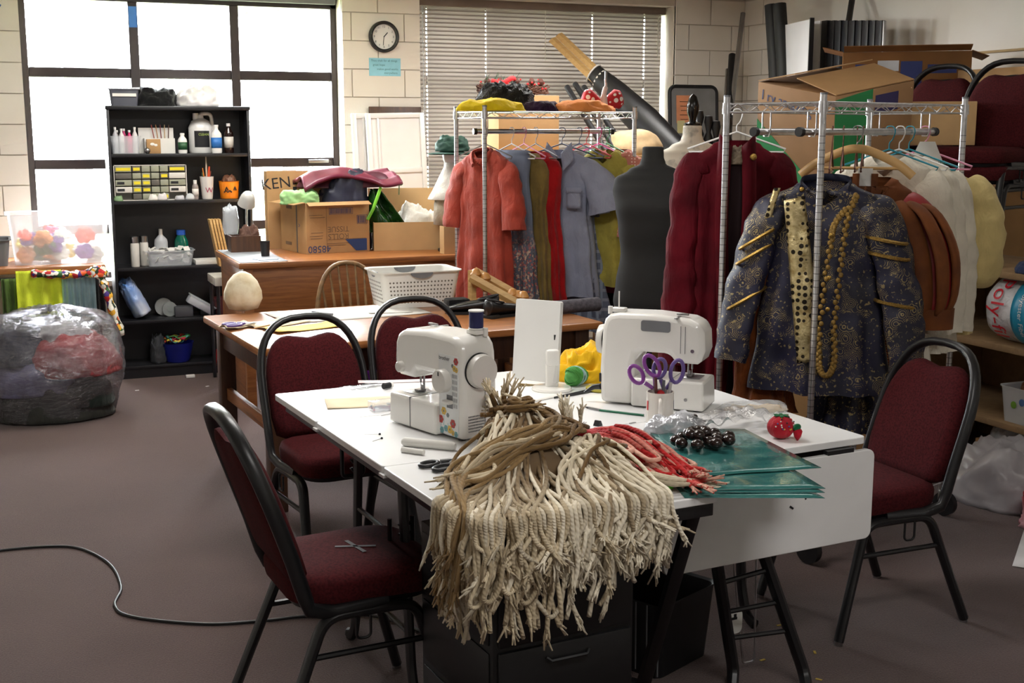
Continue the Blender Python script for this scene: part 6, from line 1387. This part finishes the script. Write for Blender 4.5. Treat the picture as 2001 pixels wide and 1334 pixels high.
obj('core', MB().ball((0, 0, 0), .033, 18, (1.35, 1, 1)), mk('green_yarn', (92, 168, 84), .9, bump=.6, bs=120), gy)
for k in range(22):
    a = rnd(0, 3.1); b_ = rnd(-.03, .03); obj('strand', MB().tube([(b_+.008*sin(2*t+a)+.002, .0345*cos(t)*(1-(b_/.05)**2)**.5, .0345*sin(t)*(1-(b_/.05)**2)**.5) for t in [2*pi*j/16 for j in range(16)]], .0028, 5, closed=True), [mk('yarn_g', (84, 160, 76), .9), mk('yarn_b', (170, 206, 204), .9)][1 if abs(b_-.006) < .009 else 0], gy, smooth=180)
pen('ballpoint_pen', 'tan and black pen lying before the mirror foot', (1083, 757), (1012, 751), .0055, mk('tan_pen', (168, 140, 84), .5), .75, MT['black_plastic'])
pen('red_pencil', 'red pencil near the small yellow cloth', (1010, 728), (1036, 733), .004, MT['red'], .75, None, 'pencil')
A, B = ow(1083, 777, .006), ow(1210, 752, .006); rl = thing('black_snips', 'long black tool lying between the mirror and the plain machine', 'tool', A)
obj('blade', MB().tube([V((0, 0, 0)), (B-A)*.6], [.004, .008], 6, flat=.5), MT['black_metal'], rl); obj('grip', MB().tube([(B-A)*.55, (B-A)*.8, (B-A)], [.008, .013, .011], 8), MT['black_plastic'], rl)
obj('yellow_disc', MB().lathe([(.045, 0), (.05, .004), (.05, .012), (.044, .014)], 28), mk('chartreuse', (196, 182, 70), .5), None, tuple(ow(1172, 762)), label='yellow green round disc under the black tool', cat='disc')
A, B = ow(1142, 795), ow(1258, 810)
br = pen('paintbrush', 'green handled paintbrush lying left of the mug', (1258, 811), (1172, 801), .004, mk('green_handle', (32, 112, 82), .35), .75, None, 'paintbrush')
A2, B2 = atz(1172, 801, .754)-br.location, atz(1143, 795, .754)-br.location
obj('ferrule', MB().tube([A2, A2+(B2-A2)*.75], .0042, 8), MT['steel'], br); obj('bristles', MB().tube([A2+(B2-A2)*.75, B2], [.004, .0015], 8), MT['ink'], br)
# mug with scissors
mg_ = thing('mug', 'white mug holding purple scissors and pens', 'mug', ow(1289, 826), R(-20))
obj('cup', MB().lathe([(.04, 0), (.043, .004), (.043, .1), (.0425, .102), (.0395, .102), (.0395, .008), (.002, .007)], 32), mk('mug_white', (226, 220, 212), .2, 0, .02), mg_)
obj('handle', MB().tube(bent([(-.006, -.04, .085), (-.01, -.072, .083), (-.01, -.072, .026), (-.006, -.04, .022)], .02), .0065, 10), mk('mug_white2', (226, 220, 212), .2, 0, .02), mg_, smooth=180)
for a in (-170, -20): obj('print', MB().grid(lambda u, v, a=a: (.0434*cos(R(a+14*u)), .0434*sin(R(a+14*u)), .045+.03*v), 4, 3), MT['red'] if a < -90 else MT['blue_ink'], mg_, solid=.0004)
mp = mg_.location
vio = mk('violet_grip', (132, 60, 148), .35); vio2 = mk('grey_purple_grip', (104, 84, 148), .35)
scissors('scissors', 'bright violet scissors standing handles up in the mug', mp+V((-.024, .0, .118)), 0, vio, .2, rot=(R(-82), R(0), R(-22)), open_=4)
for o, tl in ((bpy.data.objects[-1], 0),): pass
sc_ = [o for o in bpy.data.objects if o.get('label', '').startswith('bright violet scissors')][0]; sc_.rotation_euler = (MX.Rotation(R(-22), 4, 'Z') @ MX.Rotation(R(-30), 4, 'Y') @ MX.Rotation(R(-94), 4, 'X')).to_euler()
sc2 = scissors('scissors', 'grey lined purple scissors at the right of the mug', mp+V((.022, .008, .11)), 0, vio2, .19, open_=4); sc2.rotation_euler = (MX.Rotation(R(-22), 4, 'Z') @ MX.Rotation(R(10), 4, 'Y') @ MX.Rotation(R(-94), 4, 'X')).to_euler()
for i, (dx, dy, tx, h, c, nm) in enumerate(((-.02, -.012, -.1, .14, (92, 44, 40), 'dark red pencil'), (.0, -.015, .08, .13, (96, 96, 104), 'grey pen'), (.022, -.01, .25, .12, (190, 186, 186), 'silver pen'))):
    obj('pen', MB().cyl((0, 0, 0), (tx*h*.6, 0, h), .005, n=8), mk('mugpen_%d' % i, c, .4), None, mp+V((dx*.7, dy*.7, .009)), label=nm+' standing in the white mug', cat='pen')
obj('red_pincushion', MB().ball((0, 0, 0), .014, 12), MT['red'], None, mp+V((-.006, -.012, .095)), label='small red ball peeking over the mug rim', cat='ball')
# papers, boxes, tube, scissors, pins on table A
sheet('manila_sheet', 'manila card under the clear pin box', 712, 786, .26, .16, R(-10), MT['manila'], .0008, .004, 'card', .75)
sheet('tissue_strip', 'faint pink tissue strip at the back of the left table', 780, 745, .3, .05, R(-14), mk('pink_tissue', (232, 214, 214), .8), .0008, .004, 'tissue', .75)
sheet('paper', 'white paper behind the flowered machine near the mirror', 1010, 775, .3, .2, R(20), MT['paper'], .0008, .006, 'paper', .75)
zb = thing('zip_bag', 'flat clear bag of pins at the back edge of the left table', 'bag', ow(712, 757), R(10)); obj('film', MB().grid(lambda u, v: ((u-.5)*.16, (v-.5)*.09, .003+.004*noise.noise(V((u*6, v*5, 1)))), 14, 8), MT['clear'], zb, smooth=180)
for k in range(5): obj('card', MB().box((-.05+.025*k, .0, .002), (.015, .04, .001), rot=MX.Rotation(R(20*k), 4, 'Z')), MT['steel'], zb)
ts = thing('thread_spool', 'small black thread spool lying on the left table', 'spool', ow(757, 753, .012), R(30))
obj('thread', MB().cyl((-.02, 0, 0), (.012, 0, 0), .0105), MT['ink'], ts); obj('core', MB().cyl((.012, 0, 0), (.022, 0, 0), .011), MT['white_plastic'], ts)
px_ = thing('pin_box', 'clear box of coloured pins beside the flowered machine', 'box', ow(752, 800), R(8))
obj('case', MB().box((0, 0, .016), (.1, .06, .032), bev=.004), MT['clear'], px_)
m = MB()
for k in range(60): m.ball((rnd(-.044, .044), rnd(-.024, .024), rnd(.005, .016)), .004, 5)
obj('pins', m, mk('pin_mix', (214, 150, 160), .5, c2=(150, 196, 206), vs=90), px_, kind='stuff')
tbm = mk('foam_white', (226, 224, 218), .85)
A, B = ow(786, 862, .013), ow(890, 872, .013)
obj('foam_tube', MB().tube([V((0, 0, 0)), (B-A)*.05, (B-A)*.95, B-A], [.008, .0135, .0135, .009], 14), tbm, None, A, label='white foam tube in front of the flowered machine', cat='tube', smooth=60)
A, B = ow(786, 878, .008), ow(828, 884, .008); obj('foam_piece', MB().tube([V((0, 0, 0)), B-A], .0085, 10), tbm, None, A, label='short white foam piece before the foam tube', cat='foam')
scissors('scissors', 'black handled scissors at the left edge of the white table', ow(882, 905, .001), R(-62), MT['black_plastic'], .2, open_=3)
for (a, b, nm) in (((712, 848), (742, 848), 'black headed pin near the left table edge'), ((728, 862), (746, 856), 'second loose pin on the left table'), ((745, 812), (770, 806), 'loose pin before the pin box')):
    A, B = ow(*a, .002), ow(*b, .002); pn_ = thing('sewing_pin', nm, 'pin', A); obj('shaft', MB().cyl((0, 0, 0), B-A, .0008, n=5), MT['steel'], pn_); obj('pin_head', MB().ball(B-A, .004, 8), MT['ink'], pn_)
bc = thing('binder_clip', 'small black binder clip on the table behind the red yarn', 'clip', ow(1163, 830), R(30)); obj('jaw', MB().prism([(-.012, 0), (.012, 0), (.003, .016), (-.003, .016)], .02, MX.Rotation(pi/2, 4, 'X')), MT['black_plastic'], bc)
gs = thing('small_scissors', 'tiny dark scissors behind the yarn heap', 'scissors', ow(1128, 832, .004), R(-50))
for k in (-1, 1): obj('handle', MB().tube([(.014*k+.011*cos(a), .013*sin(a), 0) for a in [2*pi*j/14 for j in range(14)]], .003, 6, closed=True), MT['grey_plastic'], gs); obj('blade', MB().box((.004*k, .035, 0), (.004, .05, .002)), MT['steel'], gs)
obj('needle_sliver', MB().box((0, 0, .002), (.025, .005, .002)), MT['steel'], None, ow(1236, 827), (0, 0, R(10)), label='tiny metal clasp left of the mug foot', cat='clasp')
# teal plastic covered sheets hanging over the front edge
tl = NT('teal_sheet'); tl.set(Base_Color=tl.ramp(tl.noise(5, 5, tl.co('Object', (1, 3, 1))), [(.25, (34, 84, 84)), (.5, (52, 112, 108)), (.75, (108, 148, 142))]), Roughness=.12); tl.b.inputs['Coat Weight'].default_value = .5; tl.bump(tl.noise(26, 4), .3, .006)
quads = [((1262, 838), (1455, 838), (1605, 914), (1368, 930), .012, 'topmost teal plastic covered sheet under the brown beads'), ((1262, 858), (1440, 850), (1613, 954), (1340, 958), .008, 'second teal sheet, its corner beyond the top one'), ((1262, 868), (1430, 860), (1612, 962), (1345, 962), .005, 'third teal sheet, barely showing under the second'), ((1258, 874), (1430, 864), (1612, 973), (1338, 972), .002, 'lowest teal sheet hanging furthest over the table edge')]
for a, b, c, d, dz, nm in quads:
    C4 = [ow(*p, dz) for p in (a, b, c, d)]; o0 = C4[0].copy()
    def fq(u, v):
        p = (C4[0]*(1-u)+C4[1]*u)*(1-v)+(C4[3]*(1-u)+C4[2]*u)*v-o0; p.z += .0015*noise.noise(V((u*4, v*4, dz*99))); return p
    obj('teal_sheet', MB().grid(fq, 14, 14), tl.m, None, o0, solid=.0012, smooth=180, label=nm, cat='sheet', group='teal sheets')
# brown bead garlands in crumpled film, silver film
BD_ = mk('brown_bead', (36, 22, 19), .22, 0, .2, coat=.25)
bgl = thing('bead_bag', 'dark brown wooden beads half inside a crumpled clear bag', 'beads', ow(1368, 872, .014))
for k in range(20):
    a = k*.7; x, y = (.02+.0052*k)*cos(a)*.85, (.016+.0036*k)*sin(a)*.8
    obj('bead', MB().ball((x, y, .021+(.02 if k < 7 else 0)), .0185, 14, (1, 1, .9)), BD_, bgl, smooth=180)
film = NT('crumpled_film'); gl = film.n('ShaderNodeBsdfGlossy'); gl.inputs['Roughness'].default_value = .08; trn = film.n('ShaderNodeBsdfTransparent'); trn.inputs[0].default_value = (.95, .95, .96, 1); mx = film.n('ShaderNodeMixShader'); lw = film.n('ShaderNodeLayerWeight'); lw.inputs[0].default_value = .35
bm2 = film.n('ShaderNodeBump'); bm2.inputs['Strength'].default_value = .8; bm2.inputs['Distance'].default_value = .01; film.l(film.noise(45, 4, None, .6, 1), bm2.inputs['Height']); film.l(bm2.outputs[0], gl.inputs['Normal']); film.l(bm2.outputs[0], lw.inputs['Normal'])
mm = film.math('MULTIPLY_ADD', lw.outputs['Fresnel'], .8); mm.node.inputs[2].default_value = .12; film.l(mm, mx.inputs[0]); film.l(trn.outputs[0], mx.inputs[1]); film.l(gl.outputs[0], mx.inputs[2]); film.l(mx.outputs[0], film.out.inputs[0])
p = ow(1430, 838, .002)
obj('bag_film', MB().grid(lambda u, v: ((u-.5)*.3, (v-.5)*.13, .02+.03*noise.noise(V((u*7, v*5, 4)))+.02*sin(u*3)), 40, 20), film.m, bgl, p-bgl.location+V((0, 0, .01)), (0, 0, R(12)), smooth=180)
heap('silver_film', 'bright crumpled silvery film in front of the mug', 'film', ow(1316, 846), .085, .045, .045, mk('silver_film', (214, 216, 222), .2, .25, .1, bump=.8, bs=60), 6, wr=.3, n=72, m=22)
obj('wood_bead', MB().ball((0, 0, .011), .0115, 12), BD_, None, ow(1357, 822), label='single brown bead beside the plain machine', cat='bead')
bb2 = thing('paper_packet', 'clear packet of beige lace behind the tomato pincushion', 'packet', ow(1478, 801), R(-25)); obj('film', heap_mb(.11, .05, .025, 5, wr=.2), MT['clear'], bb2, smooth=180); obj('lace', heap_mb(.09, .035, .015, 8, wr=.25), mk('lace_beige', (216, 190, 150), .8), bb2, smooth=180)
# tomato pincushion
tm = thing('tomato_pincushion', 'red tomato pincushion with green felt leaf and small strawberry', 'pincushion', ow(1525, 856))
RD = cloth('tomato_red', (190, 22, 44), .15, .7)
m = MB(); rings = []
for i in range(17):
    t = i/16*pi; rings.append([V((.036*sin(t)*(1-.06*abs(cos(4*a))**6)*cos(a), .036*sin(t)*(1-.06*abs(cos(4*a))**6)*sin(a), .031-.031*cos(t))) for a in [2*pi*j/48 for j in range(48)]])
obj('tomato', m.loft(rings), RD, tm, smooth=180)
GF = cloth('felt_green', (22, 104, 62), .15)
m = MB()
for k in range(6): m.ball((.012*cos(k*1.047), .012*sin(k*1.047), .0615), .008, 8, (1.4, .7, .25), MX.Rotation(k*1.047, 4, 'Z'))
obj('felt_leaf', m, GF, tm, smooth=180)
tm.scale = (1.15, 1.15, 1.15)
sb = obj('strawberry', MB().lathe([(.001, -.026), (.009, -.014), (.0125, 0), (.009, .006), (.002, .008)], 14).mat(MX.Translation((.028, -.035, .024))), RD, tm, smooth=180)
obj('strawberry_leaf', MB().ball((.025, -.036, .035), .0125, 8, (1, .5, .8)), GF, sb, smooth=180)
pc = [mk('pinhead_%d' % k, c, .3) for k, c in enumerate(((236, 232, 224), (214, 60, 40), (60, 90, 170), (220, 180, 60), (30, 30, 30)))]
for k in range(34):
    a, e = rnd(-2.6, 1.1), rnd(-.1, 1.2); d = V((cos(a)*cos(e), sin(a)*cos(e), sin(e))); obj('pinhead', MB().ball(V((0, 0, .031))+V((d.x*.037, d.y*.037, d.z*.032)), .0022, 6), pc[k % 5], tm)
# ------------------------------------------------------------------ mop yarn heap and red yarn
def ropemat(name, c_in, c_out, l0, l1):
    t = NT(name); uvn = t.n('ShaderNodeUVMap'); s_ = t.n('ShaderNodeSeparateXYZ'); t.l(uvn.outputs[0], s_.inputs[0])
    tw = t.math('SINE', t.math('MULTIPLY', t.math('ADD', t.math('MULTIPLY', s_.outputs[0], 2), t.math('MULTIPLY', s_.outputs[1], 62)), 6.2832))
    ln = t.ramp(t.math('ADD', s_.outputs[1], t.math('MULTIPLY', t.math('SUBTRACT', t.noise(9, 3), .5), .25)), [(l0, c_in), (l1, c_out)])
    oi = t.n('ShaderNodeObjectInfo'); v = t.ramp(oi.outputs['Random'], [(0, (200, 196, 190)), (1, (255, 255, 255))])
    t.set(Base_Color=t.mix(1, ln, v, 'MULTIPLY'), Roughness=.95, Sheen_Weight=.15); t.b.inputs['Specular IOR Level'].default_value = .1
    h = t.math('ADD', t.math('MULTIPLY', tw, .5), t.math('MULTIPLY', t.noise(420, 2), .5)); t.bump(h, .5, .0018); return t.m
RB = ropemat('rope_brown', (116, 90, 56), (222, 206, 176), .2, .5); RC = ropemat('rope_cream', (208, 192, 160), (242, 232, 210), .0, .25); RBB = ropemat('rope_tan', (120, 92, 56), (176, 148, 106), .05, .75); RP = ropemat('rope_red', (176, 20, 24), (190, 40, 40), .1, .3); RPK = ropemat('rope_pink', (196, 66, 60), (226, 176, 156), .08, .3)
mop = thing('mop_yarn_heap', 'huge heap of cream and brown mop yarn spilling over the front of the white table', 'yarn', (0, 0, 0))
def perim(s):
    """point on the table edge: left edge, corner, then front edge; and its outward direction"""
    if s < .0: a = -s; return tp(-.002, a), -Uv
    return tp(s, -.004), -Vv
def strand(par, pts, r, mat, frayed=True, nseg=4, name='yarn_strand', nside=6):
    P = spline(pts, nseg); m = MB(); m.tube(P, r, nside)
    if frayed:
        d = (P[-1]-P[-2]).normalized()
        for k in range(5):
            o = V((rnd(-1, 1), rnd(-1, 1), rnd(-.3, .3)))*r*.6; e = P[-1]+d*rnd(.022, .05)+V((rnd(-1, 1), rnd(-1, 1), 0))*.014
            m.tube([P[-1]-d*.01+o*.5, P[-1]+d*.012+o*1.6, e], [r*.62, r*.5, r*.35], 5, v0=.6)
    return obj(name, m, mat, par, smooth=180)
def heapz(p, c1, c2):
    """height of the yarn pile over the table"""
    h = 0
    for c, A_, sg in ((c1, .15, .13), (c2, .1, .13)): h = max(h, A_*exp(-((p.x-c.x)**2+(p.y-c.y)**2)/(2*sg*sg)))
    return h
C1, C2 = tp(.30, .40), tp(.43, .24)
def mop_strand(i, lay, thick=(.0054, .0068)):
    s = -.17+.67*((i*.6180339+.13) % 1)
    E, out = perim(s); left = s < .02
    if abs(s) < .06: out = (-Uv*.55-Vv*.85).normalized()
    brown = (s < .2 and rnd(0, 1) < .72) or rnd(0, 1) < .14
    c0 = C1 if (s < .2 or rnd(0, 1) < .3) else C2
    a = rnd(0, 6.28); rr = rnd(.0, .09)
    st = c0+V((rr*cos(a), rr*sin(a)*.8, 0))
    hz = lambda p: .757+heapz(p, C1, C2)*(.5+.5*lay)+.02*lay
    P0 = st+V((rnd(-.06, .06), rnd(-.02, .08), 0)); path = [P0]
    bow = (E-st).cross(V((0, 0, 1))).normalized()*rnd(-.05, .05)
    for t in (0, .25, .5, .75): path.append(st*(1-t)+E*t+bow*sin(t*pi)+V((rnd(-.02, .02), rnd(-.02, .02), rnd(-.004, .012))))
    for p in path: p.z = hz(p)+rnd(-.004, .006)
    path[0].z -= .02
    e = E+out*(.006+.03*lay); e.z = .764+.03*lay; path.append(e)
    if s < -.02: drop = rnd(.06, .22)+(.1 if rnd(0, 1) < .25 else 0)
    elif s < .1: drop = rnd(.1, .27) if rnd(0, 1) < .75 else rnd(.03, .1)
    elif s < .34: drop = rnd(.05, .16) if rnd(0, 1) < .88 else rnd(.2, .3)
    else: drop = rnd(.03, .13) if rnd(0, 1) < .9 else rnd(.15, .2)
    drop *= .95-.45*lay
    sw = Uv*rnd(-.045, .045) if not left else Vv*rnd(-.025, .025)+out*.0
    o1 = E+out*(.012+.036*lay); k = max(2, int(drop/.05)); ph = rnd(0, 9)
    q = o1.copy(); q.z = .738+.02*lay; path.append(q)
    for j in range(1, k+1):
        q = o1+sw*(j/k)+out*.02*noise.noise(V((i*.37, j*.6+ph, 1)))+Uv*.03*noise.noise(V((i*.7, j*.7+ph, 7)))
        q.z = .725+.02*lay-drop*j/k; path.append(q)
    if i % 21 == 7:
        q = path[-1].copy(); path += [q+Uv*.02+V((0, 0, -.012)), q+Uv*.042+V((0, 0, .02)), q+Uv*.05+V((0, 0, .08))]
    return path, rnd(*thick), RB if brown else RC
um = [MB(), MB()]
for i in range(170):
    path, r, mt = mop_strand(i+.5, rnd(0, .25)); m = um[0 if mt is RB else 1]; m.tube(spline(path, 3), r, 5)
for m, mt in zip(um, (RB, RC)): obj('under_yarn', m, mt, mop, smooth=180, kind='stuff')
N = 232
for i in range(N):
    path, r, mt = mop_strand(i, .15+.85*(i/N)); strand(mop, path, r, mt, True, 4)
# crown of coiled brown loops and loose tufts on top
for i in range(34):
    j = (lambda k: rnd(-k, k)); up = rnd(0, .022)
    if i < 15: ctl = [(.45+j(.05), .38+j(.05)), (.4+j(.04), .29+j(.03)), (.31+j(.04), .25+j(.035)), (.2+j(.04), .24+j(.04)), (.11+j(.03), .24+j(.05)), (.04+j(.02), .22+j(.06))]
    elif i < 27: ctl = [(.27+j(.03), .49+j(.03)), (.36+j(.03), .47+j(.03)), (.42+j(.03), .39+j(.03)), (.38+j(.03), .31+j(.03)), (.28+j(.04), .28+j(.03)), (.16+j(.03), .3+j(.04)), (.06+j(.02), .28+j(.05))]
    else: a0 = rnd(0, 6); R0 = rnd(.02, .05); ctl = [(.31+R0*cos(a0+.8*k), .4+R0*.8*sin(a0+.8*k)) for k in range(8)]
    pts = []
    for (u_, v_) in ctl:
        p = tp(u_, v_); p.z = .785+heapz(p, C1, C2)+up+rnd(-.006, .006); pts.append(p)
    if i < 27 and i % 4: e, o_ = perim(-rnd(.03, .15)); e = e+o_*.02; e.z = .785; pts.append(e); f_ = e+o_*.025; f_.z = .77-rnd(.05, .22); pts.append(f_)
    strand(mop, pts, .0062, RBB if i % 4 else RB, True, 4)
for i in range(16):
    b0 = C1+Vv*.1+V((rnd(-.02, .02), rnd(-.02, .02), .16)) if i < 10 else C2+Vv*.13+V((rnd(-.02, .02), rnd(-.02, .02), .1))
    d = V((rnd(-.04, .05), rnd(-.02, .05), rnd(.05, .09))) if i < 10 else V((rnd(.0, .03), rnd(-.01, .04), rnd(.05, .09)))
    b0.z = .755+heapz(b0, C1, C2)
    strand(mop, [b0-d*.6, b0, b0+d*.6+V((rnd(-.01, .01), 0, 0)), b0+d], .0055, RB if i < 10 else RC, True, 4)
for i in range(7):
    b0 = C1+Vv*.09-Uv*.02; b0.z = .87+rnd(-.02, .0); e = ow(930+rnd(-10, 40), 795+rnd(-10, 14), 0); d = (ow(945, 812, .05)-b0)*rnd(.5, 1)
    d.z = rnd(-.03, .01)
    strand(mop, [b0, b0+d*.5+V((0, 0, .02)), b0+d], .0055, RB if i % 2 else RC, True, 4)
# strands trailing to the right along the front edge
for i in range(9):
    a = tp(.45+rnd(-.03, .03), .1+rnd(0, .06), .79); b = tp(.56, .06+rnd(-.03, .03), .775+.004*i*.5); c = tp(.66+rnd(0, .05), .06+rnd(-.03, .03), .758+.002*(i % 4))
    strand(mop, [a, (a+b)/2+V((0, 0, .01)), b, c], .006, RC, True, 4)
core = MB()
mc = heap_mb(.17, .15, .1, 3, wr=.05); obj('yarn_core', mc, mk('rope_core', (120, 98, 72), .95), mop, tuple(tp(.35, .31, .751)), (0, 0, TA), smooth=180)
# red yarn bundle
ry = thing('red_yarn_bundle', 'bundle of red and pink tie dyed yarn beside the mop yarn', 'yarn', (0, 0, 0))
RA, RBp = ow(1158, 856, .03), ow(1345, 938, .02)
ax = (RBp-RA); ax.z = 0; an = V((-ax.y, ax.x, 0)).normalized()
for i in range(64):
    t0 = rnd(-.05, .35); t1 = rnd(.55, 1.02); off = rnd(-.085, .07); lay = rnd(0, 1); pts = []
    for j in range(7):
        t = t0+(t1-t0)*j/6; wd = (1-.45*t)
        p = RA+ax*t+an*(off*wd+.02*noise.noise(V((i*.9, t*4, 2))))
        hh = .06*sin(min(1, max(0, .15+t*.9))*pi)*(1-(off/.1)**2)
        p.z = .757+max(0, hh)*(.35+.85*lay)+.016*lay+.006*noise.noise(V((i, t*6, 5)))+.004; pts.append(p)
    if i % 3 == 0:
        q = pts[-1].copy(); s_ = 1 if i % 2 else -1; pts += [q+an*.018*s_+ax*.03, q+an*.036*s_, q+an*.03*s_-ax*.15+V((0, 0, .006))]
    strand(ry, pts, .0068, RP if i % 5 < 3 else RPK, i % 2 == 0, 4)
for i in range(14):
    t0 = .0; off = -.06+i*.009; p0 = RA+an*off*1.1; pts = [p0-ax*.05+V((0, 0, -.012)), p0+V((0, 0, .02)), p0+ax*.12+an*.02+V((0, 0, .035)), p0+ax*.3+an*.01+V((0, 0, .03))]
    strand(ry, pts, .007, RP, False, 4)
for i in range(12):
    p0 = ow(1330+rnd(0, 20), 925+rnd(-12, 14), .012+rnd(0, .02)); strand(ry, [p0, p0+ax*.08+an*rnd(-.02, .02), p0+ax*.16+an*rnd(-.03, .03)+V((0, 0, rnd(-.005, .015)))], .0068, RPK, True, 4)
obj('green_tab', MB().box((0, 0, .006), (.035, .02, .01), bev=.003), mk('lime_plastic', (110, 220, 50), .4), None, ow(1302, 954, .002), (0, 0, R(-25)), label='bright green tab between red and cream yarn', cat='tab')
# ------------------------------------------------------------------ cable and scraps on the carpet
cp = [(-.42, 5.1), (-.103, 5.124), (.089, 5.098), (.201, 5.019), (.291, 4.791), (.309, 4.521), (.273, 4.349), (.321, 4.214), (.541, 4.056), (.74, 4.008), (.878, 3.99), (1.1, 3.9), (1.25, 3.6)]
obj('power_cable', MB().tube(spline([(x, y, .006) for x, y in cp], 8), .0055, 8), MT['black_plastic'], None, label='black cable looping over the carpet on the left', cat='cable', smooth=180)
for i, (px, py) in enumerate(((1523, 1222), (1592, 1275), (1600, 1328), (1490, 1290))):
    obj('yellow_scrap', MB().box((0, 0, .002), (.02, .008, .002)), mk('scrap_y_%d' % i, (190, 160, 70), .8), None, atz(px, py, .0), (0, 0, i*1.1), smooth=0, label=['yellow thread scrap right of the wire stand', 'yellow scrap near the right chair leg', 'yellow scrap at the bottom edge', 'tiny yellow scrap by the table foot'][i], cat='scrap')
for i, (px, py) in enumerate(((268, 763), (405, 755))): obj('white_scrap', MB().box((0, 0, .002), (.025, .012, .003)), MT['paper'], None, atz(px, py, 0), (0, 0, .6*i), smooth=0, label=['white scrap on the carpet before the bookcase', 'white scrap near the wooden table leg'][i], cat='scrap')
